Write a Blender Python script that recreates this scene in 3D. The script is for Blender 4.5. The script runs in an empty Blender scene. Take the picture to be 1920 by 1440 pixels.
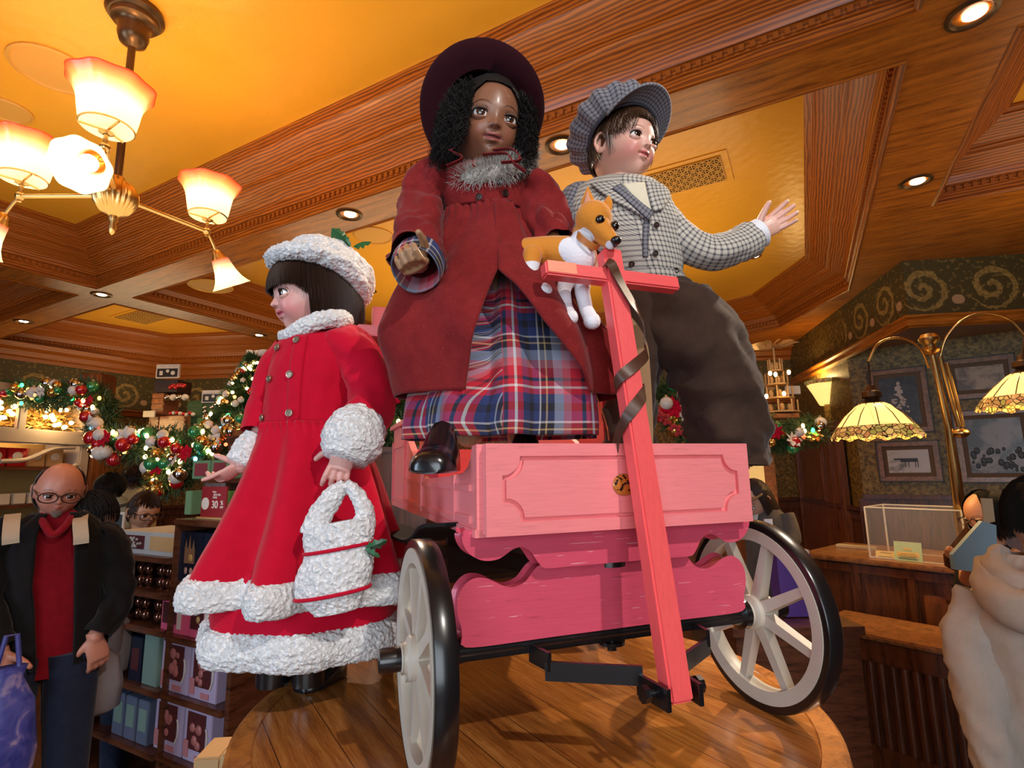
import bpy, bmesh, math, random
from mathutils import Vector, Matrix, noise
C = bpy.context.scene.collection
PI = math.pi
random.seed(7)
# ------------------------------------------------------------------ camera
F, CX, CY, H = 1003.0, 960.0, 720.0, 1.65
PITCH, YAW, ROLL = math.radians(9.2), math.radians(28.4), math.radians(-1.0)
FW = Vector((-math.sin(YAW)*math.cos(PITCH), math.cos(YAW)*math.cos(PITCH), math.sin(PITCH)))
r0 = Vector((math.cos(YAW), math.sin(YAW), 0)); u0 = r0.cross(FW)
RT = r0*math.cos(ROLL)+u0*math.sin(ROLL); UP = -r0*math.sin(ROLL)+u0*math.cos(ROLL)
CAMP = Vector((0, 0, H))
cd = bpy.data.cameras.new('camera'); cam = bpy.data.objects.new('camera', cd); C.objects.link(cam)
cam.matrix_world = Matrix(((RT.x, UP.x, -FW.x, 0), (RT.y, UP.y, -FW.y, 0), (RT.z, UP.z, -FW.z, H), (0, 0, 0, 1)))
cd.sensor_fit = 'HORIZONTAL'; cd.sensor_width = 36; cd.lens = 36*F/1920; cd.clip_start = .02; cd.clip_end = 60
bpy.context.scene.camera = cam
# ------------------------------------------------------------------ light
sc = bpy.context.scene
sc.view_settings.view_transform = 'Standard'; sc.view_settings.look = 'None'
sc.view_settings.gamma = 1; sc.view_settings.use_curve_mapping = False
sc.view_settings.exposure = 0.0
w = bpy.data.worlds.new('world'); sc.world = w; w.use_nodes = True
w.node_tree.nodes['Background'].inputs[0].default_value = (1, .8, .55, 1)
w.node_tree.nodes['Background'].inputs[1].default_value = .09
def light(name, kind, loc, aim, power, color, size=.1, spot=60, blend=.5, size_y=None):
    d = bpy.data.lights.new(name, kind); d.energy = power; d.color = color
    if kind == 'SPOT': d.spot_size = math.radians(spot); d.spot_blend = blend; d.shadow_soft_size = size
    elif kind == 'AREA':
        d.size = size
        if size_y: d.shape = 'RECTANGLE'; d.size_y = size_y
    else: d.shadow_soft_size = size
    o = bpy.data.objects.new(name, d); C.objects.link(o); o.location = loc
    if aim is not None: o.rotation_euler = (Vector(aim)-Vector(loc)).to_track_quat('-Z', 'Y').to_euler()
    return o
WARM = (1, .68, .38); SOFTW = (1, .82, .62); DAY = (.80, .90, 1)
ZS, ZC = 3.65, 4.11                      # underside of the beams, coffer ceilings
SUBJ = (-.4, 1.0, 1.9)
# daylight through the shop front behind the camera
light('daylight', 'AREA', (1.6, -3.3, 2.0), (-.4, 1.0, 1.6), 125, DAY, 3.4, size_y=2.4)
light('daylight', 'AREA', (-3.2, -3.3, 2.0), (-1.2, 1.0, 1.3), 105, (.6, .78, 1), 1.8, size_y=2.4)
# display spots in the ceiling (recessed fittings)
light('display_spot', 'SPOT', (1.55, -.5, 3.62), (-.25, .95, 1.9), 190, (1, .93, .86), .035, 48, .4)
light('display_spot', 'SPOT', (-1.17, 2.85, 3.6), (-.4, 1.0, 1.5), 210, SOFTW, .03, 60)
light('display_spot', 'SPOT', (.85, 2.86, 3.6), (-.35, .9, 1.5), 300, SOFTW, .03, 60)
light('display_spot', 'SPOT', (-2.95, 2.85, 3.6), (-1.0, 1.0, 1.5), 120, SOFTW, .03, 60)
# unseen upward fill panels in mid-air, added to brighten the golden ceilings
for (x, y, sx, sy, p) in ((-2.9, 1.2, 5, 1.6, 46), (-2.8, 5.2, 5, 3, 85), (-8.6, 4.4, 2.4, 2, 26), (2.4, 4.2, 1.6, 2.5, 20), (-8.8, 1.2, 2.4, 1.8, 8)):
    light('ceiling_fill', 'AREA', (x, y, 2.75), (x, y, 5), p, (1, .74, .42), sx, size_y=sy)
for (x, y, z, p) in ((-6.7, 4.9, 3.5, 60), (-8.6, 2.85, 3.5, 45), (.88, 4.52, 3.5, 45), (-3.6, 5.2, 3.6, 70), (-1.0, 6.9, 3.6, 60), (2.2, 5, 3.2, 50), (.5, 4.2, 3.5, 40), (-4.6, 3.4, 3.5, 60)):
    light('downlight', 'SPOT', (x, y, z), (x, y, 0), p, WARM, .06, 120, .8)  # the last few have no fitting: fills added for picture wall and rear
# ------------------------------------------------------------------ placing
def ray(x, y): return FW+RT*((x-CX)/F)-UP*((y-CY)/F)
def at(x, y, D): return CAMP+ray(x, y)*D                 # a point seen at x, y at depth D
def onz(x, y, z): d = ray(x, y); return CAMP+d*((z-H)/d.z)
def online(x, y, a, b):                                   # on the upright plane over the line a-b
    a = Vector((a[0], a[1])); b = Vector((b[0], b[1])); n = Vector((-(b-a).y, (b-a).x)); d = ray(x, y)
    return CAMP+d*(((a-Vector((0, 0))).dot(n))/(d.x*n.x+d.y*n.y))
# ------------------------------------------------------------------ mesh helpers
def wl(o):
    p = Vector((0, 0, 0))
    while o: p = p+o.location; o = o.parent
    return p
def link(name, me, loc, parent):
    o = bpy.data.objects.new(name, me); C.objects.link(o)
    if parent: o.parent = parent; o.location = Vector(loc)-wl(parent)
    else: o.location = loc
    return o
def tag(o, label=None, cat=None, group=None, kind=None):
    if label: o['label'] = label
    if cat: o['category'] = cat
    if group: o['group'] = group
    if kind: o['kind'] = kind
    return o
def thing(name, label, cat, loc, group=None, kind=None):
    o = bpy.data.objects.new(name, None); C.objects.link(o); o.location = loc; o.empty_display_size = .05
    return tag(o, label, cat, group, kind)
def copy_tree(o, parent=None):
    c = o.copy(); C.objects.link(c)
    if parent: c.parent = parent
    for ch in list(o.children): copy_tree(ch, c)
    return c
def rotm(rx=0, ry=0, rz=0): return (Matrix.Rotation(rz, 4, 'Z') @ Matrix.Rotation(ry, 4, 'Y') @ Matrix.Rotation(rx, 4, 'X'))
def frame(origin, x, z):                                  # 4x4 with given x and z hints
    z = Vector(z).normalized(); x = Vector(x); x = (x-z*x.dot(z)).normalized(); y = z.cross(x)
    return Matrix(((x.x, y.x, z.x, origin[0]), (x.y, y.y, z.y, origin[1]), (x.z, y.z, z.z, origin[2]), (0, 0, 0, 1)))
class MB:
    def __init__(s, T=None): s.v = []; s.f = []; s.uv = []; s.mi = []; s.T = T; s.m = 0
    def add(s, vs, fs, uvs=None):
        n = len(s.v)
        for p in vs:
            p = Vector(p); s.v.append(s.T @ p if s.T else p)
        for i, f in enumerate(fs):
            s.f.append(tuple(n+k for k in f)); s.mi.append(s.m)
            s.uv.append([uvs[k] for k in f] if uvs else None)
        return s
    def box(s, c, d, R=None, bev=0):
        c = Vector(c); x, y, z = d[0]/2, d[1]/2, d[2]/2
        if bev:
            b = min(bev, x*.9, y*.9, z*.9)
            bm = bmesh.new(); bmesh.ops.create_cube(bm, size=1)
            for q in bm.verts: q.co = Vector((q.co.x*2*x, q.co.y*2*y, q.co.z*2*z))
            bmesh.ops.bevel(bm, geom=bm.edges[:], offset=b, segments=2, affect='EDGES')
            bm.verts.index_update()
            vs = [q.co.copy() for q in bm.verts]; fs = [[q.index for q in f.verts] for f in bm.faces]; bm.free()
        else:
            vs = [Vector((i*x, j*y, k*z)) for i in (-1, 1) for j in (-1, 1) for k in (-1, 1)]
            fs = [(0, 1, 3, 2), (4, 6, 7, 5), (0, 4, 5, 1), (2, 3, 7, 6), (0, 2, 6, 4), (1, 5, 7, 3)]
        if R: vs = [R @ q for q in vs]
        return s.add([q+c for q in vs], fs)
    def loft(s, rings, closed=True, caps=True, uvs=None):
        n = len(rings[0]); vs = [p for r in rings for p in r]; fs = []; UV = None
        m = n if closed else n-1
        for i in range(len(rings)-1):
            for j in range(m):
                k = (j+1) % n
                fs.append((i*n+j, i*n+k, (i+1)*n+k, (i+1)*n+j))
        base = len(s.v)
        s.add(vs, fs)
        if uvs:                                            # uvs[i][j], j up to n inclusive
            for i in range(len(rings)-1):
                for j in range(m):
                    s.uv[len(s.uv)-len(fs)+i*m+j] = [uvs[i][j], uvs[i][j+1], uvs[i+1][j+1], uvs[i+1][j]]
        if caps and closed:
            for off, rev in ((0, True), ((len(rings)-1)*n, False)):
                ids = [base+off+j for j in range(n)]
                s.f.append(tuple(reversed(ids) if rev else ids)); s.mi.append(s.m); s.uv.append(None)
        return s
    def tube(s, path, r, n=10, caps=True, flat=1.0, up=None):
        path = [Vector(p) for p in path]; R = r if isinstance(r, (list, tuple)) else [r]*len(path)
        rings = []; prev = None
        for i, p in enumerate(path):
            t = (path[min(i+1, len(path)-1)]-path[max(i-1, 0)])
            t = t.normalized() if t.length > 1e-9 else Vector((0, 0, 1))
            if prev is None:
                a = Vector(up) if up else (Vector((0, 0, 1)) if abs(t.z) < .9 else Vector((1, 0, 0)))
            else: a = prev
            x = (a-t*a.dot(t)).normalized(); y = t.cross(x); prev = x
            rings.append([p+x*(R[i]*math.cos(q))+y*(R[i]*flat*math.sin(q)) for q in [2*PI*j/n for j in range(n)]])
        return s.loft(rings, caps=caps)
    def cyl(s, a, b, r, r2=None, n=16): return s.tube([a, b], [r, r if r2 is None else r2], n)
    def lathe(s, prof, c=(0, 0, 0), n=24, R=None, a0=0, a1=2*PI, caps=False):
        c = Vector(c); full = abs(a1-a0-2*PI) < 1e-6; k = n if full else n+1; rings = []
        for (r, z) in prof:
            ring = [Vector((r*math.cos(a0+(a1-a0)*j/n), r*math.sin(a0+(a1-a0)*j/n), z)) for j in range(k)]
            rings.append([(R @ q if R else q)+c for q in ring])
        return s.loft(rings, closed=full, caps=caps)
    def ball(s, c, r, n=12, sc=(1, 1, 1), R=None):
        m = max(4, n//2); prof = [(max(1e-5, math.sin(PI*i/m)), -math.cos(PI*i/m)) for i in range(m+1)]
        c = Vector(c); rings = []
        for (a, z) in prof:
            ring = [Vector((a*math.cos(2*PI*j/n)*r*sc[0], a*math.sin(2*PI*j/n)*r*sc[1], z*r*sc[2])) for j in range(n)]
            rings.append([(R @ q if R else q)+c for q in ring])
        return s.loft(rings, caps=False)
    def prism(s, poly, z0, z1, T=None):                    # poly list of (x, y); extruded in z then moved by T
        n = len(poly); vs = [Vector((x, y, z0)) for x, y in poly]+[Vector((x, y, z1)) for x, y in poly]
        if T: vs = [T @ q for q in vs]
        fs = [tuple(reversed(range(n))), tuple(range(n, 2*n))]+[(j, (j+1) % n, n+(j+1) % n, n+j) for j in range(n)]
        return s.add(vs, fs)
    def quad(s, a, b, c, d, uv=None): return s.add([a, b, c, d], [(0, 1, 2, 3)], uv)
    def build(s, name, m, parent=None, smooth=True, label=None, ang=40, keep=False, loc=None, bevel=0, weld=False):
        ms = m if isinstance(m, (list, tuple)) else [m]
        if s.v:
            xs = [p.x for p in s.v]; ys = [p.y for p in s.v]; zs = [p.z for p in s.v]
            o0 = Vector(((min(xs)+max(xs))/2, (min(ys)+max(ys))/2, min(zs)))
        else: o0 = Vector((0, 0, 0))
        if keep: o0 = Vector((0, 0, 0))
        if loc is not None: o0 = Vector(loc)
        me = bpy.data.meshes.new(name); me.from_pydata([p-o0 for p in s.v], [], s.f)
        for q in ms: me.materials.append(q)
        if any(u for u in s.uv):
            L = me.uv_layers.new(name='UVMap'); i = 0
            for fi, f in enumerate(s.f):
                for k in range(len(f)):
                    if s.uv[fi]: L.data[i].uv = s.uv[fi][k]
                    i += 1
        if len(ms) > 1: me.polygons.foreach_set('material_index', s.mi)
        me.validate()
        if weld:
            bm = bmesh.new(); bm.from_mesh(me); bmesh.ops.remove_doubles(bm, verts=bm.verts, dist=1e-5)
            bmesh.ops.recalc_face_normals(bm, faces=bm.faces); bm.to_mesh(me); bm.free()
        if smooth:
            me.polygons.foreach_set('use_smooth', [True]*len(me.polygons))
            try: me.set_sharp_from_angle(angle=math.radians(ang))
            except Exception: pass
        o = link(name, me, o0, parent)
        if label: o['label'] = label
        return o
def fbm(p, o=3): return noise.fractal(Vector(p), 1.0, 2.0, o)
def cr(pts, n=8):                                          # Catmull-Rom through points
    pts = [Vector(p) for p in pts]; out = []
    P = [pts[0]*2-pts[1]]+pts+[pts[-1]*2-pts[-2]]
    for i in range(1, len(P)-2):
        for k in range(n):
            t = k/n; a, b, c, d = P[i-1], P[i], P[i+1], P[i+2]
            out.append(.5*((2*b)+(c-a)*t+(2*a-5*b+4*c-d)*t*t+(3*b-3*c+d-a)*t**3))
    out.append(pts[-1]); return out
def lerp(a, b, t): return a+(b-a)*t
def interp(tab, x):
    if x <= tab[0][0]: return tab[0][1]
    for (x0, y0), (x1, y1) in zip(tab, tab[1:]):
        if x <= x1: return y0+(y1-y0)*(x-x0)/(x1-x0)
    return tab[-1][1]
# ------------------------------------------------------------------ materials
class NT:
    def __init__(s, name):
        s.m = bpy.data.materials.new(name); s.m.use_nodes = True; s.t = s.m.node_tree
        s.b = s.t.nodes['Principled BSDF']; s.tc = None
    def n(s, ty, **kw):
        q = s.t.nodes.new('ShaderNode'+ty)
        for k, v in kw.items():
            if hasattr(q, k) and not k[0].isupper(): setattr(q, k, v)
        return q
    def put(s, sock, v):
        if isinstance(v, bpy.types.NodeSocket): s.t.links.new(v, sock)
        else:
            try: sock.default_value = v
            except Exception: sock.default_value = (*v, 1) if len(v) == 3 else v[:3]
    def co(s, which='Object', scale=(1, 1, 1), rot=(0, 0, 0)):
        if not s.tc: s.tc = s.n('TexCoord')
        mp = s.n('Mapping'); s.put(mp.inputs['Vector'], s.tc.outputs[which]); mp.inputs['Scale'].default_value = scale
        mp.inputs['Rotation'].default_value = rot
        return mp.outputs[0]
    def noise(s, vec, scale, detail=3, rough=.5, dist=0):
        q = s.n('TexNoise'); s.put(q.inputs['Vector'], vec); q.inputs['Scale'].default_value = scale
        q.inputs['Detail'].default_value = detail; q.inputs['Roughness'].default_value = rough; q.inputs['Distortion'].default_value = dist
        return q.outputs['Fac']
    def vor(s, vec, scale, feature='F1', out='Distance', rnd=1):
        q = s.n('TexVoronoi'); q.feature = feature; s.put(q.inputs['Vector'], vec); q.inputs['Scale'].default_value = scale
        q.inputs['Randomness'].default_value = rnd
        return q.outputs[out]
    def ramp(s, fac, stops, mode='LINEAR'):
        q = s.n('ValToRGB'); s.put(q.inputs[0], fac); e = q.color_ramp; e.interpolation = mode
        while len(e.elements) < len(stops): e.elements.new(.5)
        for el, (p, c) in zip(e.elements, stops): el.position = p; el.color = (*c, 1) if not isinstance(c, (int, float)) else (c, c, c, 1)
        return q.outputs[0]
    def M(s, op, a, b=0, c=0, clamp=False):
        q = s.n('Math'); q.operation = op; q.use_clamp = clamp; s.put(q.inputs[0], a); s.put(q.inputs[1], b); s.put(q.inputs[2], c); return q.outputs[0]
    def mix(s, f, a, b, mode='MIX'):
        q = s.n('Mix'); q.data_type = 'RGBA'; q.blend_type = mode
        s.put(q.inputs[0], f); s.put(q.inputs[6], (*a, 1) if isinstance(a, tuple) and len(a) == 3 else a); s.put(q.inputs[7], (*b, 1) if isinstance(b, tuple) and len(b) == 3 else b)
        return q.outputs[2]
    def xyz(s, vec): q = s.n('SeparateXYZ'); s.put(q.inputs[0], vec); return q.outputs
    def bump(s, h, strength=.3, dist=.01):
        q = s.n('Bump'); s.put(q.inputs['Height'], h); q.inputs['Strength'].default_value = strength; q.inputs['Distance'].default_value = dist
        s.t.links.new(q.outputs[0], s.b.inputs['Normal']); return s
    def done(s, col=None, rough=.5, metal=0, emit=None, es=0, trans=0, alpha=None, sheen=0, spec=None, coat=0, sss=0, ior=None):
        b = s.b
        if col is not None: s.put(b.inputs['Base Color'], (*col, 1) if isinstance(col, tuple) and len(col) == 3 else col)
        s.put(b.inputs['Roughness'], rough); s.put(b.inputs['Metallic'], metal)
        if emit is not None:
            s.put(b.inputs['Emission Color'], (*emit, 1) if isinstance(emit, tuple) else emit); s.put(b.inputs['Emission Strength'], es)
        if trans: s.put(b.inputs['Transmission Weight'], trans)
        if alpha is not None: s.put(b.inputs['Alpha'], alpha)
        if sheen: b.inputs['Sheen Weight'].default_value = sheen; b.inputs['Sheen Roughness'].default_value = .4
        if spec is not None: b.inputs['Specular IOR Level'].default_value = spec
        if coat: b.inputs['Coat Weight'].default_value = coat; b.inputs['Coat Roughness'].default_value = .15
        if sss: b.inputs['Subsurface Weight'].default_value = sss; b.inputs['Subsurface Radius'].default_value = (.01, .004, .002)
        if ior: b.inputs['IOR'].default_value = ior
        return s.m
def plain(name, col, rough=.5, metal=0, nz=0, ns=40, bs=0, **kw):
    t = NT(name); c = col
    if nz:
        f = t.noise(t.co(), ns, 4); c = t.mix(t.M('MULTIPLY', f, nz), tuple(col), tuple(x*.25 for x in col))
        if bs: t.bump(f, bs, .003)
    return t.done(c, rough, metal, **kw)
def wood(name, c1, c2, which='Object', sc_=(1, 12, 12), rough=.35, coat=.3, bs=.1, grain=3.0, rot=(0, 0, 0)):
    t = NT(name); v = t.co(which, sc_, rot)
    f = t.noise(v, grain, 6, .6, .6); g = t.noise(v, grain*7, 3, .7)
    h = t.M('ADD', t.M('MULTIPLY', f, .7), t.M('MULTIPLY', g, .3))
    col = t.ramp(h, [(.36, c2), (.5, c1), (.62, tuple(min(1, x*1.35) for x in c1))])
    t.bump(h, bs, .004)
    return t.done(col, rough, coat=coat)
def wave_wood(name, c1, c2, sc_=(1, 6, 1)):                # cathedral-grain oak along u
    t = NT(name); v = t.co('UV', sc_)
    q = t.n('TexWave'); q.wave_type = 'BANDS'; q.bands_direction = 'Y'; t.put(q.inputs['Vector'], v)
    q.inputs['Scale'].default_value = 2.2; q.inputs['Distortion'].default_value = 7; q.inputs['Detail'].default_value = 3; q.inputs['Detail Scale'].default_value = .8
    g = t.noise(t.co('UV', (3, 90, 1)), 2, 3, .7)
    h = t.M('ADD', t.M('MULTIPLY', q.outputs['Fac'], .5), t.M('MULTIPLY', g, .5))
    col = t.ramp(h, [(.2, c2), (.55, c1), (.8, tuple(min(1, x*1.5) for x in c1))])
    t.bump(h, .12, .004)
    return t.done(col, .40, coat=.12)
m_beam = wave_wood('oak_beam', (.33, .088, .008), (.135, .027, .003))
m_soffit = wood('oak_soffit', (.44, .14, .013), (.21, .052, .006), 'UV', (1, 8, 1))
m_panel = wood('dark_panelling', (.13, .04, .014), (.04, .012, .006), sc_=(10, 10, 1))
m_cherry = wood('cherry_panelling', (.22, .07, .02), (.08, .022, .008), sc_=(10, 10, 1))
m_shelf = wood('shelf_wood', (.10, .032, .014), (.035, .010, .006), sc_=(2, 2, 14))
m_brass = plain('brass', (.62, .40, .16), .28, 1)
m_bronze = plain('dark_bronze', (.12, .07, .035), .35, .8)
m_white = plain('white_paint', (.75, .72, .68), .45)
m_black = plain('black_metal', (.006, .006, .007), .28, .0, coat=.4)
m_glass = NT('clear_glass').done((1, 1, 1), .03, trans=1, ior=1.3)
def ceil_mat():
    t = NT('gold_ceiling'); v = t.co('Object', (1, 1, 1))
    a = t.vor(v, 16, 'SMOOTH_F1'); b = t.noise(v, 60, 2)
    X = t.xyz(v); s1 = t.M('MULTIPLY', t.M('SINE', t.M('MULTIPLY', X[0], 42)), t.M('SINE', t.M('MULTIPLY', X[1], 42)))
    h = t.M('ADD', t.M('ADD', t.M('MULTIPLY', a, .6), t.M('MULTIPLY', b, .25)), t.M('MULTIPLY', s1, .10))
    t.bump(h, .28, .012)
    c = t.mix(t.noise(v, 1.2, 3), (.86, .42, .035), (.66, .30, .022))
    return t.done(c, .30, .0, spec=.6)
m_ceil = ceil_mat()
def paper():
    t = NT('olive_wallpaper'); v = t.co('UV')
    f = t.vor(v, 26, 'SMOOTH_F1'); g = t.noise(v, 34, 4, .7, 1.5); k = t.vor(v, 9)
    h = t.M('ADD', t.M('MULTIPLY', g, .8), t.M('MULTIPLY', f, .35))
    col = t.ramp(h, [(.42, (.07, .048, .014)), (.55, (.21, .14, .034)), (.68, (.38, .25, .07))])
    return t.done(col, .5)
m_paper = paper()
def frieze():
    t = NT('acanthus_frieze'); v = t.co('UV', (1, 1, 1)); d = t.noise(v, 9, 4, .6)
    X = t.xyz(v); per = .62
    # big scrolls: a ring and an inner curl in each repeat, linked by a wave
    ux = t.M('SUBTRACT', t.M('FRACT', t.M('DIVIDE', X[0], per)), .5); ux = t.M('MULTIPLY', ux, per)
    uy = t.M('SUBTRACT', X[1], .29)
    wob = t.M('MULTIPLY', t.M('SUBTRACT', d, .5), .09)
    r = t.M('ADD', t.M('SQRT', t.M('ADD', t.M('MULTIPLY', ux, ux), t.M('MULTIPLY', uy, uy))), wob)
    ang = t.M('ARCTAN2', uy, ux)
    spiral = t.M('FRACT', t.M('ADD', t.M('DIVIDE', r, .13), t.M('DIVIDE', ang, 6.2832)))
    band = t.M('LESS_THAN', t.M('ABSOLUTE', t.M('SUBTRACT', spiral, .5)), .2)
    inside = t.M('LESS_THAN', r, .23)
    edge = t.M('GREATER_THAN', t.vor(v, 30, 'F1'), .22)
    scroll = t.M('MULTIPLY', t.M('MULTIPLY', band, inside), edge)
    leaf = t.M('GREATER_THAN', t.noise(v, 22, 2, .5), .60)
    base = t.mix(leaf, (.07, .052, .016), (.18, .12, .035))
    g = t.ramp(t.noise(v, 30, 3), [(.35, (.20, .125, .03)), (.65, (.36, .235, .07))])
    col = t.mix(scroll, base, g)
    flower = t.M('LESS_THAN', t.M('ADD', t.M('POWER', t.M('ADD', t.M('ABSOLUTE', ux), -.30), 2), t.M('POWER', t.M('ADD', uy, .12), 2)), .0022)
    col = t.mix(flower, col, (.45, .27, .14))
    return t.done(col, .5)
m_frieze = frieze()
# ------------------------------------------------------------------ the room
def struct(o): o['kind'] = 'structure'; return o
P1, P2, P3, P4 = Vector((-10.24, 5.58)), Vector((-.08, 10.07)), Vector((1.02, 6.35)), Vector((4.9, 7.80))
S0 = online(1587, 660, P2, P3).to_2d()                     # where the picture wall starts
S1 = S0+Vector((.968, -.16))*4.4
WL = Vector((-10.6, -3.5)); 
def wall(name, a, b, z0=0, z1=3.8, m=m_paper):
    L = (b-a).length; mb = MB()
    nx = Vector((-(b-a).y, (b-a).x)).normalized()*.12
    pa, pb = (a.x, a.y), (b.x, b.y)
    mb.quad((*pa, z0), (*pb, z0), (*pb, z1), (*pa, z1), [(0, z0), (L, z0), (L, z1), (0, z1)])
    c, d = a+nx, b+nx
    mb.quad((d.x, d.y, z0), (c.x, c.y, z0), (c.x, c.y, z1), (d.x, d.y, z1))
    mb.quad((*pa, z1), (*pb, z1), (d.x, d.y, z1), (c.x, c.y, z1)); mb.quad((c.x, c.y, z0), (*pa, z0), (*pa, z1), (c.x, c.y, z1))
    mb.quad((*pb, z0), (d.x, d.y, z0), (d.x, d.y, z1), (*pb, z1))
    return struct(mb.build(name, m, smooth=False))
wall('wall_left', WL, P1)
wall('wall_back', P1, P2)
wall('wall_corner', P2, S0)
wall('wall_pictures', S0, S1)
wall('wall_right', Vector((5.2, 8.2)), Vector((5.2, -3.5)), m=m_cherry)
wf = MB()                                                  # shop front behind the camera: piers, sill and lintel round two windows
for x0, x1 in ((-10.6, -4.3), (-2.1, -.2), (3.4, 5.2)): wf.box(((x0+x1)/2, -3.58, 1.9), (x1-x0, .16, 3.8))
for x0, x1 in ((-4.3, -2.1), (-.2, 3.4)):
    wf.box(((x0+x1)/2, -3.58, .35), (x1-x0, .16, .7)); wf.box(((x0+x1)/2, -3.58, 3.5), (x1-x0, .16, .6))
struct(wf.build('wall_front', m_cherry, smooth=False))
# frieze band standing proud of the wallpaper, with picture rail under it
def band(name, pts, z0, z1, m, off):
    mb = MB(); u = 0
    for a, b in zip(pts, pts[1:]):
        n = Vector(((b-a).y, -(b-a).x)).normalized()*off; a2, b2 = a+n, b+n; L = (b-a).length
        mb.quad((a2.x, a2.y, z0), (b2.x, b2.y, z0), (b2.x, b2.y, z1), (a2.x, a2.y, z1), [(u, 0), (u+L, 0), (u+L, z1-z0), (u, z1-z0)])
        mb.quad((a.x, a.y, z0), (b.x, b.y, z0), (b2.x, b2.y, z0), (a2.x, a2.y, z0)); u += L
    return struct(mb.build(name, m, smooth=False))
band('trim_1', [WL, P1, P2], 2.78, 3.66, m_frieze, .01)
band('trim_2', [P2, P3, P4], 3.06, 3.66, m_frieze, .0)
bk = MB(); ul = [P2, P3, P4, Vector((5.2, 8.2))]; bk.add([(p.x, p.y, 3.06) for p in ul]+[(S0.x, S0.y, 3.06)], [(0, 4, 3, 2, 1)])
struct(bk.build('trim_3', m_soffit, smooth=False))
def rail(name, pts, prof, m, closed=False):
    """moulding: prof list of (out, z); pts run with the room on the right-hand side"""
    mb = MB(); n = len(pts); offs = []
    for i, p in enumerate(pts):
        def nn(a, b): d = (b-a); return Vector((d.y, -d.x)).normalized()
        if closed: n1, n2 = nn(pts[i-1], p), nn(p, pts[(i+1) % n])
        else: n1 = nn(pts[max(i-1, 0)], pts[max(i, 1)]); n2 = nn(pts[min(i, n-2)], pts[min(i+1, n-1)])
        k = (n1+n2); k = k/(1+n1.dot(n2)); offs.append(k)
    L = [0]; idx = list(range(n))+([0] if closed else [])
    for a, b in zip(idx, idx[1:]): L.append(L[-1]+(pts[b]-pts[a]).length)
    ss = [0]
    for a, b in zip(prof, prof[1:]): ss.append(ss[-1]+math.hypot(b[0]-a[0], b[1]-a[1]))
    for k in range(len(idx)-1):
        i, j = idx[k], idx[k+1]; vs = []; uv = []
        for q, (o, z) in enumerate(prof):
            for (pt, of, l) in ((pts[i], offs[i], L[k]), (pts[j], offs[j], L[k+1])):
                e = pt+of*o; vs.append((e.x, e.y, z)); uv.append((l+k*1.7, ss[q]))
        mb.add(vs, [(2*q, 2*q+1, 2*q+3, 2*q+2) for q in range(len(prof)-1)], uv)
    return mb
prail = [(0, 0), (.02, 0), (.05, .02), (.05, .04), (.03, .05), (.03, .08), (.06, .10), (.06, .12), (0, .13)]
struct(rail('r', [P2, P3, P4], [(o, 2.96+z) for o, z in prail], m_soffit).build('trim_4', m_soffit, ang=25))
struct(rail('r', [WL, P1, P2], [(o, 2.68+z) for o, z in prail], m_beam).build('trim_5', m_beam, ang=25))
struct(rail('r', [WL, P1, P2], [(0, 3.42), (.03, 3.42), (.04, 3.47), (.10, 3.49), (.12, 3.56), (.2, 3.6), (.24, 3.66)], m_beam).build('trim_6', m_beam, ang=25))
# wainscot
def wains(name, a, b, h=1.0, m=m_panel):
    mb = MB(); L = (b-a).length; d = (b-a)/L; n = Vector((d.y, -d.x)); ang = math.atan2(d.y, d.x); R = rotm(rz=ang)
    def bx(u, z, w_, h_, t, o): c = a+d*u+n*o; mb.box((c.x, c.y, z), (w_, t, h_), R)
    bx(L/2, h/2, L, h, .03, .015); bx(L/2, h+.02, L, .05, .09, .045); bx(L/2, .08, L, .16, .06, .03)
    k = max(1, int(L/.7))
    for i in range(k+1): bx(L*i/k, h/2, .09, h, .05, .03)
    bx(L/2, h-.07, L, .1, .05, .028)
    return struct(mb.build(name, m, smooth=False))
wains('trim_7', S0, S1, 1.25); wains('trim_8', P2, S0, 1.1); wains('trim_9', P1, P2, 1.1)
# floor
t = NT('floor_boards'); v = t.co('Object', (1, 1, 1)); br = t.n('TexBrick'); t.put(br.inputs['Vector'], v); br.inputs['Scale'].default_value = 2.2
br.inputs['Color1'].default_value = (.16, .06, .02, 1); br.inputs['Color2'].default_value = (.10, .035, .012, 1); br.inputs['Mortar'].default_value = (.03, .01, .005, 1); br.inputs['Mortar Size'].default_value = .006
br.inputs['Brick Width'].default_value = 2.6; br.inputs['Row Height'].default_value = .22
m_floor = t.done(t.mix(t.noise(t.co('Object', (1, 14, 1)), 3, 4), br.outputs[0], (.07, .025, .01), 'MIX'), .3)
fl = MB(); fl.add([(-10.8, -3.7, 0), (5.4, -3.7, 0), (5.4, 10.4, 0), (-10.8, 10.4, 0)], [(0, 1, 2, 3)]); fl.add([(-10.8, -3.7, -.05), (5.4, -3.7, -.05), (5.4, 10.4, -.05), (-10.8, 10.4, -.05)], [(3, 2, 1, 0)])
struct(fl.build('floor', m_floor, smooth=False))
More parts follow.
